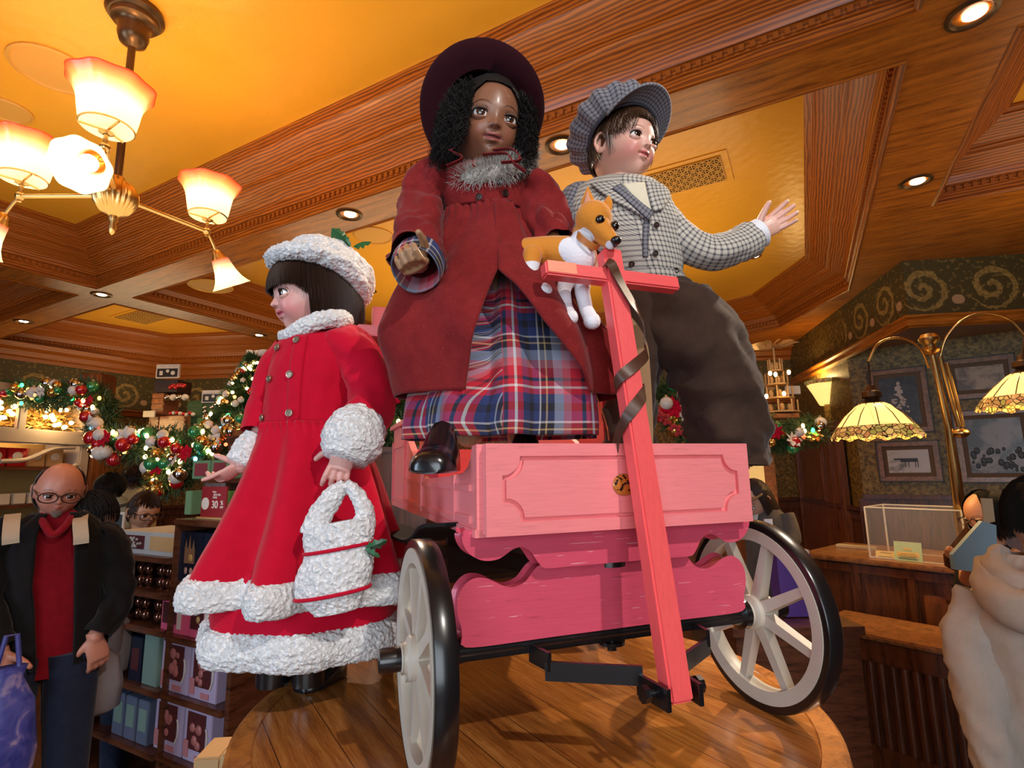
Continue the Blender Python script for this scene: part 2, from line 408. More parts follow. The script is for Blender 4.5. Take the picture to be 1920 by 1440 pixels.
# ceiling: gold panels above, oak beams with crown mouldings round every coffer
dirb = (P2-P1).normalized(); nb = Vector((dirb.y, -dirb.x))
def backy(x, off=.28): p = P1+nb*off; return p.y+(x-p.x)*dirb.y/dirb.x
dl = (P3-P2).normalized(); nl = Vector((dl.y, -dl.x))
VV = Vector
coffers = {
 'A': [(-6.5, -.15), (.63, -.15), (.63, 2.72), (-6.5, 2.72)],
 'B': [(-6.5, 3.06), (.63, 3.06), (.63, 7.1), (-.16, 8.55), (-1.1, backy(-1.1, .62)), (-6.5, backy(-6.5, .35))],
 'C': [(-10.35, -.15), (-6.9, -.15), (-6.9, 2.72), (-10.35, 2.72)],
 'D': [(-10.32, 3.06), (-6.9, 3.06), (-6.9, backy(-6.9, .26)), (-9.95, backy(-9.95, .26))],
 'E': [(1.05, 3.06), (3.6, 3.06), (3.6, 5.05), (1.05, 5.05)],
 'F': [(1.05, -.15), (3.6, -.15), (3.6, 2.72), (1.05, 2.72)],
}
cprof = [(-.004, 0), (.012, -.012), (.026, -.004), (.026, .012), (.014, .02), (.014, .066), (.03, .07), (.03, .112), (.052, .118), (.06, .135), (.075, .175), (.11, .205), (.155, .228), (.185, .25), (.20, .262), (.20, .276), (.222, .285), (.222, .305), (.245, .32), (.29, .345), (.345, .375), (.37, .405), (.385, .41), (.385, .425), (.42, .435), (.42, .46)]
# soffit plane with holes via triangulated fill
bm = bmesh.new(); edges = []
outer = [(-10.7, -3.6), (5.3, -3.6), (5.3, 10.3), (-10.7, 10.3)]
for poly in [outer]+list(coffers.values()):
    vs = [bm.verts.new((x, y, ZS)) for x, y in poly]
    for i in range(len(vs)): edges.append(bm.edges.new((vs[i], vs[(i+1) % len(vs)])))
res = bmesh.ops.triangle_fill(bm, use_beauty=True, use_dissolve=False, edges=edges)
def inpoly(x, y, poly):
    c = False
    for i in range(len(poly)):
        x0, y0 = poly[i]; x1, y1 = poly[i-1]
        if (y0 > y) != (y1 > y) and x < (x1-x0)*(y-y0)/(y1-y0)+x0: c = not c
    return c
kill = [f for f in bm.faces if any(inpoly(f.calc_center_median().x, f.calc_center_median().y, p) for p in coffers.values())]
bmesh.ops.delete(bm, geom=kill, context='FACES')
uvl = bm.loops.layers.uv.new('UVMap')
for f in bm.faces:
    if f.normal.z > 0: f.normal_flip()
    for l in f.loops: l[uvl].uv = (l.vert.co.x, l.vert.co.y)
me = bpy.data.meshes.new('beam_undersides'); bm.to_mesh(me); bm.free(); me.materials.append(m_soffit)
struct(link('ceiling', me, (0, 0, 0), None)).name = 'ceiling_beams'
k = 10
for nm, poly in coffers.items():
    pts = [Vector(p) for p in poly]
    if sum((pts[i].x*pts[(i+1) % len(pts)].y-pts[(i+1) % len(pts)].x*pts[i].y) for i in range(len(pts))) > 0: pts.reverse()   # clockwise: inside on the right
    mb = rail('c', pts, [(o, ZS+z) for o, z in cprof], m_beam, closed=True)
    for i in range(len(pts)):                               # dentils
        a, b = pts[i], pts[(i+1) % len(pts)]; L = (b-a).length; d = (b-a)/L; n = Vector((d.y, -d.x)); R = rotm(rz=math.atan2(d.y, d.x))
        q = .06
        while q < L-.05:
            c = a+d*q+n*.036; mb.box((c.x, c.y, ZS+.09), (.026, .024, .034), R); q += .052
    struct(mb.build('trim_%d' % k, m_beam, ang=25)); k += 1
cb = MB(); cb.add([(-10.8, -3.7, ZC), (5.4, -3.7, ZC), (5.4, 10.5, ZC), (-10.8, 10.5, ZC)], [(3, 2, 1, 0)])
cb.add([(-10.8, -3.7, ZC+.1), (5.4, -3.7, ZC+.1), (5.4, 10.5, ZC+.1), (-10.8, 10.5, ZC+.1)], [(0, 1, 2, 3)])
struct(cb.build('ceiling', m_ceil, smooth=False))
# raised bead round the top edge of the coffers and inner rail across the recessed light fittings
m_lamp = NT('lamp_face').done((1, .9, .7), .4, emit=(1, .78, .5), es=14)
def downlight(x, y, z, label, r=.075, tilt=0, gr='recessed ceiling downlights'):
    t_ = thing('downlight', label, 'ceiling light', (x, y, z), gr)
    MB().lathe([(r*1.35, 0), (r*1.35, -.008), (r*1.12, -.014), (r*.98, -.006), (r*.8, .02)], (x, y, z), 24).build('trim_ring', m_bronze, t_)
    MB().lathe([(.001, -.004), (r*.5, -.006), (r*.62, .0)], (x+.01, y, z-.006), 20).build('lamp', m_lamp, t_)
for (px, py, lb) in ((655, 402, 'recessed downlight in the big beam behind the small girl doll\'s white hat'), (1052, 272, 'lit recessed downlight in the big beam between the two taller dolls\' heads'),
                 (1717, 340, 'recessed downlight halfway down the right-hand beam'), (1822, 25, 'recessed downlight at top right where the beams meet'),
                 (190, 552, 'recessed downlight where the beams cross at left'), (44, 602, 'recessed downlight at the far left end of the beam'), (485, 628, 'recessed downlight in the beam above the decorated tree')):
    p = onz(px, py, ZS); downlight(p.x, p.y, ZS, lb)
for (px, py, lb) in ((1415, 480, 'small lit downlight in the gold ceiling below the boy doll\'s sleeve'), (696, 546, 'small lit downlight in the gold ceiling beside the white fluffy hat')):
    p = onz(px, py, ZC); downlight(p.x, p.y, ZC, lb, .055)
m_goldflat = plain('gold_paint', (.62, .32, .06), .5)
for (px, py, r, lb) in ((100, 130, .20, 'large round speaker cover flush in the gold ceiling beside the chandelier'), (700, 441, .19, 'round speaker cover in the gold ceiling right of the fluffy white hat'), (12, 205, .13, 'round speaker cover at the left edge of the gold ceiling'), (395, 536, .2, 'dim round speaker cover in the beam behind the hanging glass shade')):
    zz = ZC if px != 395 else ZS; p = onz(px, py, zz)
    tag(MB().lathe([(r*1.08, 0), (r*1.08, -.01), (r, -.016), (r*.96, -.006), (.001, -.008)], (p.x, p.y, zz), 36).build('speaker_cover', m_goldflat), lb, 'speaker', 'ceiling speaker covers')
def vent(px, py, w_, d_, lb, rz=0):
    p = onz(px, py, ZC); t_ = thing('ceiling_vent', lb, 'vent', (p.x, p.y, ZC), 'ceiling vents')
    R = rotm(rz=rz)
    mb = MB(); mb.box((p.x, p.y, ZC-.004), (w_+.12, d_+.12, .008), R); mb.build('frame', m_ceil, t_, smooth=False)
    MB().box((p.x, p.y, ZC-.0095), (w_, d_, .004), R).build('opening', plain('vent_dark', (.02, .01, .004), .8), t_, smooth=False)
    g = MB(); nx, ny = 14, 7
    for i in range(nx+1):
        c = R @ Vector((-w_/2+w_*i/nx, 0, 0)); g.box((p.x+c.x, p.y+c.y, ZC-.015), (.008, d_, .008), R)
    for i in range(ny+1):
        c = R @ Vector((0, -d_/2+d_*i/ny, 0)); g.box((p.x+c.x, p.y+c.y, ZC-.015), (w_, .008, .008), R)
    for i in range(nx):
        for j in range(ny):
            c = R @ Vector((-w_/2+w_*(i+.5)/nx, -d_/2+d_*(j+.5)/ny, 0))
            g.box((p.x+c.x, p.y+c.y, ZC-.015), (.05, .01, .008), rotm(rz=PI/4*(1 if (i+j) % 2 else -1)) @ R)
    g.build('grille', m_goldflat, t_, smooth=False)
vent(1283, 332, .62, .40, 'pierced brass ceiling vent beside the boy doll\'s chin', 0)
vent(275, 592, .9, .45, 'pierced ceiling vent in the far left gold panel')
vent(1305, 556, .3, .12, 'small plain ceiling vent under the boy doll\'s outstretched arm')
# ------------------------------------------------------------------ round display table
ZT = 1.22; TC = Vector((-.51, 1.0))
a_, b_ = onz(1060, 1250, ZT), onz(1420, 1420, ZT); gr = math.atan2((b_-a_).y, (b_-a_).x)
def table_mat():
    t = NT('table_oak'); v = t.co('Object', (1, 1, 1), (0, 0, -gr)); X = t.xyz(v)
    pl = t.M('FLOOR', t.M('MULTIPLY', X[1], 11)); wn = t.n('TexWhiteNoise'); wn.noise_dimensions = '1D'; t.put(wn.inputs['W'], pl)
    mp = t.n('Mapping'); t.put(mp.inputs['Vector'], v); mp.inputs['Scale'].default_value = (1.2, 16, 1)
    cx = t.n('CombineXYZ'); t.put(cx.inputs[2], pl); ad = t.n('VectorMath'); ad.operation = 'ADD'; t.put(ad.inputs[0], mp.outputs[0]); t.put(ad.inputs[1], cx.outputs[0])
    f = t.noise(ad.outputs[0], 3, 6, .65, .4); g = t.noise(ad.outputs[0], 22, 3, .7)
    h = t.M('ADD', t.M('MULTIPLY', f, .65), t.M('MULTIPLY', g, .35))
    c = t.ramp(h, [(.34, (.16, .045, .01)), (.5, (.38, .13, .025)), (.64, (.56, .24, .06))])
    c = t.mix(t.M('MULTIPLY', wn.outputs['Value'], .35), c, (.30, .09, .02))
    seam = t.M('LESS_THAN', t.M('FRACT', t.M('MULTIPLY', X[1], 11)), .02)
    c = t.mix(seam, c, (.08, .025, .008)); t.bump(h, .08, .003)
    return t.done(c, .24, coat=.4)
m_table = table_mat()
tb = thing('display_table', 'round oak display table under the pink cart', 'table', (TC.x, TC.y, 0))
MB().lathe([(.001, ZT), (.487, ZT), (.489, ZT-.002), (.491, ZT)], (TC.x, TC.y, 0), 128).build('table_top', m_table, tb, ang=30)
MB().lathe([(.491, ZT), (.522, ZT+.0), (.528, ZT-.005), (.531, ZT-.02), (.526, ZT-.034), (.53, ZT-.045), (.44, ZT-.05)], (TC.x, TC.y, 0), 128).build('edge_band', wood('edge_oak', (.42, .15, .03), (.2, .06, .012), sc_=(6, 6, 6)), tb, ang=30)
dr = MB(); dr.lathe([(.44, ZT-.05), (.42, ZT-.09), (.40, ZT-.1), (.40, .16), (.44, .15), (.45, .0)], (TC.x, TC.y, 0), 64)
for i in range(24):
    a = 2*PI*i/24; dr.box((TC.x+.4*math.cos(a), TC.y+.4*math.sin(a), .64), (.03, .05, .9), rotm(rz=a))
dr.build('drum', m_panel, tb, ang=30)
# ------------------------------------------------------------------ the cart (local frame: x across, y towards its back, z up from the table)
def paint(name, c, dark=.55, wear=0, ax=0):
    t = NT(name); A_ = (3, 40, 40) if not ax else (40, 40, 3); B_ = (14, 160, 160) if not ax else (160, 160, 14); v = t.co('Object', A_); f = t.noise(v, 5, 5, .7, .3); g = t.noise(t.co('Object', B_), 2, 2, .6)
    col = t.ramp(t.M('ADD', t.M('MULTIPLY', f, .6), t.M('MULTIPLY', g, .4)), [(.3, tuple(x*dark for x in c)), (.42, c), (.7, tuple(min(1, x*1.12) for x in c))])
    if wear:
        s_ = t.M('GREATER_THAN', t.noise(t.co('Object', (14, 260, 260)), 1.4, 2, .5), .72)
        col = t.mix(t.M('MULTIPLY', s_, wear), col, (.9, .5, .55))
    t.bump(t.M('ADD', f, g), .1, .002); return t.done(col, .38, coat=.15)
m_pink = paint('pink_paint', (.86, .24, .25), .8)
m_pink_shade = paint('shaded_pink_paint', (.62, .075, .13), .75, .6)  # the cart's pink made darker, shade below the box put into the colour
m_coral = paint('coral_paint', (.84, .10, .10), .9, ax=1); m_coralx = paint('coral_paint_cross', (.84, .10, .10), .9)
m_cream = plain('cream_paint', (.62, .56, .46), .42, nz=.25, ns=25)
CZ = 48.4; O_ = Vector((-.31, .905, ZT))
cart = thing('wooden_cart', 'pink painted wooden toy cart with cream wheels on the round table', 'cart', (0, 0, 0))
def tri_plate(mb, outer, holes, z0, z1, T):
    bm = bmesh.new(); ed = []; loops = []
    for lp in [outer]+holes:
        vs = [bm.verts.new((x, y, 0)) for x, y in lp]; loops.append(lp)
        for i in range(len(vs)): ed.append(bm.edges.new((vs[i], vs[(i+1) % len(vs)])))
    bmesh.ops.triangle_fill(bm, use_beauty=True, use_dissolve=False, edges=ed)
    kill = [f for f in bm.faces if any(inpoly(f.calc_center_median().x, f.calc_center_median().y, h) for h in holes)]
    bmesh.ops.delete(bm, geom=kill, context='FACES_ONLY'); bm.verts.index_update()
    P = [(v.co.x, v.co.y) for v in bm.verts]; Fs = [[v.index for v in (f.verts if f.normal.z > 0 else reversed(f.verts))] for f in bm.faces]; bm.free()
    mb.add([T @ Vector((x, y, z1)) for x, y in P], Fs); mb.add([T @ Vector((x, y, z0)) for x, y in P], [list(reversed(f)) for f in Fs])
    for li, lp in enumerate(loops):
        n = len(lp); mb.add([T @ Vector((x, y, z)) for z in (z0, z1) for x, y in lp], [(j, (j+1) % n, n+(j+1) % n, n+j) for j in range(n)])
def cartouche(w, h, r, n=8):
    pts = []
    for sx, sy, a0 in ((1, 1, PI*1.5), (-1, 1, 0), (-1, -1, PI/2), (1, -1, PI)):
        for i in range(n+1):
            a = a0-PI/2*i/n if True else 0
            pts.append((sx*w/2+r*math.cos(a), sy*h/2+r*math.sin(a)))
    return pts
# front board: plane at y=-.08 facing -y.  T maps (x,y,z) -> (x, -.08 - z, y)
def Tf(y, zc, xc=0): return Matrix(((1, 0, 0, xc), (0, 0, -1, y), (0, 1, 0, zc), (0, 0, 0, 1)))
fb = MB(); fb.box((0, -.068, .4035), (.478, .014, .129)); T = Tf(-.074, .4035)
rect = [(-.24, -.0665), (.24, -.0665), (.24, .0665), (-.24, .0665)]
def cart2(w, h, r, n=7):
    pts = []
    for (cx, cy, a0) in ((w/2, h/2, 270), (-w/2, h/2, 360), (-w/2, -h/2, 90), (w/2, -h/2, 180)):
        for i in range(n+1):
            a = math.radians(a0-90*i/n); pts.append((cx+r*math.cos(a), cy+r*math.sin(a)))
    return pts
tri_plate(fb, rect, [cart2(.43, .095, .028)], 0, .008, T)
tri_plate(fb, cart2(.418, .083, .028), [], 0, .007, T)
fb.build('front_board', m_pink, cart, ang=30)
em = MB(); em.lathe([(.001, .004), (.006, .005), (.016, .003), (.0175, 0)], (0, 0, 0), 20, R=rotm(rx=PI/2)); em.v = [Vector((p.x*1.15, p.y, p.z))+Vector((-.012, -.082, .405)) for p in em.v]
t = NT('emblem_gold'); m_emb = t.done(t.mix(t.M('GREATER_THAN', t.noise(t.co('Object'), 120, 2), .56), (.55, .2, .03), (.03, .012, .008)), .35, .3); em.build('oval_emblem', m_emb, cart, label='small oval orange and black emblem')
for sx in (-1, 1):
    sb = MB(); X0 = sx*.24
    prof = [(-.06, .337), (-.06, .47), (-.035, .468), (-.028, .452), (-.01, .437), (.02, .428), (.09, .423), (.36, .415), (.42, .425), (.50, .47), (.62, .53), (.72, .558), (.86, .575), (.86, .335)]
    Ty = Matrix(((0, 0, 1, X0-.008), (1, 0, 0, 0), (0, 1, 0, 0), (0, 0, 0, 1)))
    tri_plate(sb, prof, [], 0, .016, Ty)
    o = sx*.009
    for (y0, y1, z0, z1) in ((-.03, .055, .352, .364), (-.03, .055, .40, .41), (.055, .36, .40, .41), (.055, .36, .35, .358), (.40, .60, .352, .362), (.40, .6, .405, .415), (.64, .84, .352, .362), (.64, .84, .5, .51)):
        sb.box((X0+o, (y0+y1)/2, (z0+z1)/2), (.006, y1-y0, z1-z0))
    for y0 in (.07, .38, .62, .85): sb.box((X0+o, y0, .385 if y0 < .4 else .43), (.008, .016, .08 if y0 < .4 else .18))
    sb.box((X0, .4, .34), (.022, .92, .012))
    if sx < 0: sb.box((X0-.004, .74, .565), (.03, .26, .012))
    sb.build('side_board', m_pink if sx > 0 else m_pink, cart, smooth=False)
MB().box((0, .4, .345), (.466, .92, .012)).build('floor_board', m_pink_shade, cart, smooth=False)
MB().box((0, .85, .42), (.466, .016, .16)).build('back_board', m_pink, cart, smooth=False)
# bolsters with scrolled ends
def scroll_board(pts, y0, y1, name, z=0):
    mb = MB(); half = cr([(x, zz, 0) for x, zz in pts], 5); poly = [(p.x, p.y) for p in half]
    full = poly+[(-x, zz) for x, zz in reversed(poly)]
    n = len(full); cx = 0; cz = sum(p[1] for p in full)/n
    rings = []
    for (y, ins) in ((y0, .006), (y0+.002, .0025), (y0+.007, 0), (y1-.007, 0), (y1, .006)):
        rg = []
        for i, (x, zz) in enumerate(full):
            a = full[i-1]; b = full[(i+1) % n]; dx, dz = b[0]-a[0], b[1]-a[1]; l = math.hypot(dx, dz) or 1
            rg.append(Vector((x-dz/l*ins*sgn, y, zz+dx/l*ins*sgn)))
        rings.append(rg)
    mb.loft(rings, caps=False)
    for y, ins, rev in ((y0, 0, False), (y1, 0, True)):
        rg = rings[0] if not rev else rings[-1]
        bm = bmesh.new(); vs = [bm.verts.new((p.x, p.z, 0)) for p in rg]; ed = [bm.edges.new((vs[i], vs[(i+1) % n])) for i in range(n)]
        bmesh.ops.triangle_fill(bm, use_beauty=True, use_dissolve=False, edges=ed); bm.verts.index_update()
        mb.add([(v.co.x, y, v.co.y) for v in bm.verts], [[v.index for v in f.verts] for f in bm.faces]); bm.free()
    mb.build(name, m_pink_shade, cart, ang=35, weld=True)
sgn = 1
# lower board outline, left half from bottom centre round to top centre
scroll_board([(0, .18), (-.12, .18), (-.245, .18), (-.254, .19), (-.256, .205), (-.262, .225), (-.26, .248), (-.245, .264), (-.225, .264), (-.195, .25), (-.175, .248), (-.155, .256), (-.135, .276), (-.11, .279), (0, .279)], -.022, .02, 'lower_bolster')
scroll_board([(0, .287), (-.09, .287), (-.13, .287), (-.14, .292), (-.155, .312), (-.172, .321), (-.19, .318), (-.212, .306), (-.235, .306), (-.254, .318), (-.26, .337), (-.24, .338), (0, .338)], -.045, 0.0, 'upper_bolster')
ax = MB(); ax.box((0, -.005, .166), (.54, .026, .026), bev=.003); ax.box((0, .56, .166), (.56, .026, .026), bev=.003)
ax.box((0, .3, .30), (.03, .66, .02)); ax.cyl((0, 0, .27), (0, 0, .30), .03, n=20); ax.cyl((.0, 0, .135), (0, 0, .155), .008); ax.cyl((.0, 0, .145), (0, 0, .150), .022, n=20)
ax.box((-.13, .3, .25), (.02, .64, .03), rotm(rz=.42)); ax.box((.13, .3, .25), (.02, .64, .03), rotm(rz=-.42)); ax.box((0, .56, .25), (.3, .03, .16)); ax.cyl((-.295, -.005, .166), (.295, -.005, .166), .014, n=20); ax.cyl((-.3, .56, .166), (.3, .56, .166), .014)
ax.build('axle_frame', m_black, cart, ang=30)
fk = MB()                                                  # strap-iron fork that holds the handle
def strip(a, b, h, t_=.006):
    a, b = Vector(a), Vector(b); d = b-a; fk.box((a+b)/2, (d.length+.008, t_, h), frame((0, 0, 0), d, (0, 0, 1)).to_3x3().to_4x4())
strip((-.150, -.02, .160), (-.142, -.062, .148), .026); strip((-.142, -.062, .148), (-.03, -.128, .134), .026); strip((-.03, -.128, .134), (-.026, -.185, .124), .028)
strip((.150, -.02, .160), (.142, -.062, .148), .026); strip((.142, -.062, .148), (.03, -.128, .134), .026); strip((.03, -.128, .134), (.026, -.185, .124), .028)
fk.cyl((-.044, -.16, .13), (.044, -.16, .13), .006); fk.cyl((-.048, -.16, .13), (-.04, -.16, .13), .012, n=8); fk.cyl((.048, -.16, .13), (.04, -.16, .13), .012, n=8)
fk.build('handle_fork', m_black, cart, ang=30)
hb, ht = Vector((0, -.17, .118)), Vector((0, -.05, .808)); hd = (ht-hb).normalized(); Th = frame(hb, (1, 0, 0), hd); hl = (ht-hb).length
hn = MB(Th); hn.box((0, 0, hl/2), (.036, .030, hl), bev=.0035); hn.build('handle', m_coral, cart, ang=30)
Tb = MB(Th); Tb.box((0, -.0, hl-.052), (.262, .024, .026), bev=.003); Tb.build('crossbar', m_coralx, cart, ang=30)
Tw = MB(Th); Tw.box((-.101, -.0122, hl-.050), (.052, .0012, .021), bev=.0003); Tw.build('worn_patch', paint('worn_coral', (.90, .30, .18), .8, 1.0), cart, ang=30, label='paler worn patch of paint')
m_leather = plain('brown_leather', (.10, .04, .02), .4, nz=.6, ns=60)
m_suede = plain('leather_flesh_side', (.34, .20, .09), .8)
def ribbon(mb, path, w, up, th=.0016):
    path = cr(path, 6); rings = []; ups = cr(up, 6) if isinstance(up, list) else [Vector(up)]*len(path)
    for i, p in enumerate(path):
        t_ = (path[min(i+1, len(path)-1)]-path[max(i-1, 0)]).normalized(); n = ups[i]; x = t_.cross(n).normalized(); n2 = x.cross(t_).normalized()
        rings.append([p+x*w/2+n2*th/2, p-x*w/2+n2*th/2, p-x*w/2-n2*th/2, p+x*w/2-n2*th/2])
    mb.loft(rings)
lt = MB(Th); zt = hl-.052
pts = [(-.018, -.014, zt+.02), (-.014, -.024, zt+.012), (.0, -.022, zt-.02), (.016, -.022, zt-.055), (.034, -.018, zt-.09), (.040, -.004, zt-.125), (.034, -.013, zt-.145), (.005, -.0185, zt-.168), (-.019, -.016, zt-.185), (-.023, .004, zt-.195), (-.008, .019, zt-.20), (.018, .018, zt-.20), (.023, -.006, zt-.205), (.008, -.0185, zt-.222), (-.012, -.0185, zt-.242), (-.022, -.006, zt-.258), (-.022, .02, zt-.275), (-.02, .04, zt-.30)]
ups = [(-.5, -1, 0), (-.2, -1, .3), (.2, -1, .2), (.4, -1, 0), (1, -.8, 0), (1, -.6, -.3), (.5, -1, -.3), (0, -1, 0), (-.8, -.8, 0), (-1, .3, 0), (-.4, 1, 0), (.7, 1, 0), (1, -.3, 0), (.2, -1, 0), (-.4, -1, 0), (-1, -.3, 0), (-1, 0, 0), (-1, 0, 0)]
ribbon(lt, pts, .019, ups); lt.build('leather_strap', m_leather, cart, ang=30)
def wheel(x, y, s, rot):
    W_ = MB(Matrix.Translation((x, y, .165)) @ rotm(rz=0, ry=PI/2) @ rotm(rz=rot))     # local z = axle
    W_.lathe([(.130, -.014), (.152, -.016), (.152, .016), (.130, .014), (.127, 0), (.130, -.014)], (0, 0, 0), 96)
    W_.lathe([(.012, -.032), (.020, -.032), (.022, -.024), (.030, -.020), (.031, -.014), (.031, .014), (.030, .02), (.022, .024), (.02, .032), (.012, .032)], (0, 0, 0), 32)
    for i in range(8):
        a = 2*PI*i/8; R = rotm(rz=a)
        rg = []
        for (r, w_, h_) in ((.022, .011, .012), (.045, .0095, .010), (.128, .0075, .0085), (.131, .0075, .0085)):
            rg.append([R @ Vector((r, sx*w_, sz*h_)) for sx, sz in ((-1, -1), (-.55, -1.0), (.55, -1.0), (1, -1), (1, 1), (.55, 1), (-.55, 1), (-1, 1))])
        W_.loft(rg)
    wo = W_.build('wheel', m_cream, cart, ang=32)
    ty = MB(Matrix.Translation((x, y, .165)) @ rotm(ry=PI/2)); ty.lathe([(.152, -.0145), (.163, -.015), (.165, -.012), (.165, .012), (.163, .015), (.152, .0145), (.152, -.0145)], (0, 0, 0), 96)
    ty.build('tyre', m_black, wo, ang=40)
    cp = MB(Matrix.Translation((x, y, .165)) @ rotm(ry=PI/2)); 
    cp.lathe([(.001, s*.062), (.0155, s*.062), (.017, s*.058), (.017, s*.03), (.022, s*.03)], (0, 0, 0), 24)
    cp.lathe([(.014, -s*.030), (.027, -s*.033), (.027, -s*.045), (.02, -s*.048), (.017, -s*.06)], (0, 0, 0), 24)
    cp.build('hub_cap', m_black, wo, ang=30)
wheel(-.315, 0, -1, .25); wheel(.308, 0, 1, .32); wheel(-.305, .56, -1, .1); wheel(.305, .56, 1, .2)
# step irons over the left wheel
fd = MB(); pth = cr([(-.27, .05, .345), (-.272, .10, .335), (-.28, .16, .31), (-.285, .26, .302), (-.29, .42, .30), (-.30, .56, .30)], 5)
ribbon(fd, pth, .07, (0, 0, 1), .006); fd.build('step_plate', plain('step_rubber', (.006, .006, .007), .8, spec=.2), cart, ang=40)
# bench behind the dolls
bn = MB(); bn.box((0, .42, .735), (.80, .19, .024), bev=.002); bn.build('seat_board', m_pink, cart, ang=30)
bn = MB(); bn.box((-.0, .44, .785), (.72, .026, .072), rotm(rx=-.1), bev=.002); bn.build('seat_back', m_pink, cart, ang=30)
for sx in (-1, 1): MB().box((sx*.222, .44, .565), (.018, .14, .32)).build('seat_support', m_pink_shade, cart, smooth=False)
cart.location = O_; cart.rotation_euler = (0, 0, math.radians(CZ))
RC = rotm(rz=math.radians(CZ))
def CW(x, y, z): return RC @ Vector((x, y, z))+O_          # cart frame -> world
# ------------------------------------------------------------------ figures: shared builders
HH = Vector((FW.x, FW.y, 0)).normalized(); RR = Vector((HH.y, -HH.x, 0))     # away from / across the view, level
Z3 = Vector((0, 0, 1))
def pv(px, py, A, off=0):                                  # on the upright plane through A that faces the lens, moved off towards it
    d = ray(px, py); t_ = ((Vector(A)-CAMP).dot(HH)-off)/d.dot(HH); return CAMP+d*t_
def fdir(a, el=0): a = math.radians(a); e = math.radians(el); return (-HH*math.cos(a)+RR*math.sin(a))*math.cos(e)+Z3*math.sin(e)
def levels(A, tab, n, off=0):
    P = []
    for row in tab:
        py, l, r = row[:3]; L, R = pv(l, py, A, off), pv(r, py, A, off); c = (L+R)/2; P.append(((c.x, c.y, c.z), ((R-L).length/2, row[3] if len(row) > 3 else 0, 0)))
    a = cr([p[0] for p in P], n); b = cr([p[1] for p in P], n); return [(p, q.x, q.y) for p, q in zip(a, b)]
def body_loft(mb, A, tab, ratio=.8, N=96, n=8, th=None, disp=None, off=0, back=0, caps=False, uvs=1.0, tilt=None):
    L = levels(A, tab, n, off); rings = []; UV = []
    v = 0
    for i, (c, a, x_) in enumerate(L):
        t0, t1 = (0, 2*PI) if th is None else th(i/(len(L)-1), c, a)
        m = N if th is None else N+1; ring = []; uv = []
        if i: v += (L[i][0]-L[i-1][0]).length
        for j in range(m):
            q = t0+(t1-t0)*j/N; r = 1.0
            d = RR*math.sin(q)*a-HH*math.cos(q)*a*(ratio(i/(len(L)-1)) if callable(ratio) else ratio)
            dd = disp(q, i/(len(L)-1), c) if disp else 0
            p = c+d+d.normalized()*dd+HH*back
            if tilt: p = p+Z3*tilt(q, i/(len(L)-1))
            ring.append(p); uv.append((q*a*uvs, v*uvs))
        if th is None: uv.append((2*PI*a*uvs, v*uvs))
        rings.append(ring); UV.append(uv)
    mb.loft(rings, closed=th is None, caps=caps, uvs=UV); return mb
def solid(o, t_=.003, off=-1):
    m = o.modifiers.new('thickness', 'SOLIDIFY'); m.thickness = t_; m.offset = off; return o
def capsule(mb, pts, rs, n=12):
    mb.tube(pts, rs, n, caps=True); mb.ball(pts[0], rs[0], n); mb.ball(pts[-1], rs[-1], n)
def hand(mb, M, s, curl=(.3, .3, .3, .3), side=1, thumb=(.75, .35, .6), spread=.06, thumb_curl=.3):
    """M: wrist frame, z to the fingers, y out of the palm, x*side towards the thumb"""
    def T(x, y, z): return M @ Vector((x*side*s, y*s, z*s))
    rings = []
    for (z, w_, h, x) in ((-.14, .17, .14, 0), (0, .17, .13, 0), (.12, .20, .125, .01), (.28, .235, .12, .01), (.42, .24, .105, 0), (.52, .22, .085, 0), (.56, .17, .05, 0)):
        rings.append([T(x+w_*math.cos(a), h*math.sin(a)*.9, z) for a in [2*PI*j/16 for j in range(16)]])
    mb.loft(rings)
    for k, (x, l, r) in enumerate(((.175, .43, .060), (.06, .48, .062), (-.058, .45, .059), (-.168, .36, .052))):
        a = (x/.17)*spread; p = Vector((x, 0.01, .47)); ang = 0; pts = [p.copy()]; seg = (.46, .30, .24)
        for i, f in enumerate(seg):
            ang += curl[k]*(.8 if i == 0 else 1.1); d = Vector((math.sin(a)*math.cos(ang), math.sin(ang), math.cos(a)*math.cos(ang)))
            p = p+d*l*f*(1.15 if i == 0 else 1); pts.append(p.copy())
        capsule(mb, [T(*q) for q in pts], [r*s*f for f in (1.05, 1.03, .95, .8)], 10)
    p = Vector((.12, .05, .08)); d = Vector(thumb).normalized(); pts = [p.copy()]
    for i, l in enumerate((.24, .18, .15)):
        pts.append(pts[-1]+d*l); d = (d+Vector((-.3*thumb_curl, .6*thumb_curl, .35*thumb_curl))).normalized()
    capsule(mb, [T(*q) for q in pts], [.09*s, .078*s, .068*s, .056*s], 10)
from mathutils.bvhtree import BVHTree
def bvh(mb): return BVHTree.FromPolygons([tuple(p) for p in mb.v], mb.f)
def hit(b, px, py):
    d = ray(px, py).normalized(); p, n, i, l = b.ray_cast(CAMP, d)
    if p is None: p, n, i, l = b.find_nearest(CAMP+d*1.1)
    if n.dot(d) > 0: n = -n
    return p, n
def drape(name, m, parent, b, A_, B_, off, n=10, w_=8):
    a = cr([(x, y, 0) for x, y in A_], n); c = cr([(x, y, 0) for x, y in B_], n); rows = []; UV = []
    for i, (p, q) in enumerate(zip(a, c)):
        row = []
        for j in range(w_+1):
            r = p.lerp(q, j/w_); h, nn = hit(b, r.x, r.y); row.append(h+nn*off*(1 if 0 < j < w_ else .75))
        rows.append(row); UV.append([((row[j]-row[0]).length, (row[0]-rows[0][0]).length) for j in range(w_+1)])
    mb = MB(); mb.loft(rows, closed=False, uvs=UV); return solid(mb.build(name, m, parent, ang=80), .003, 0)
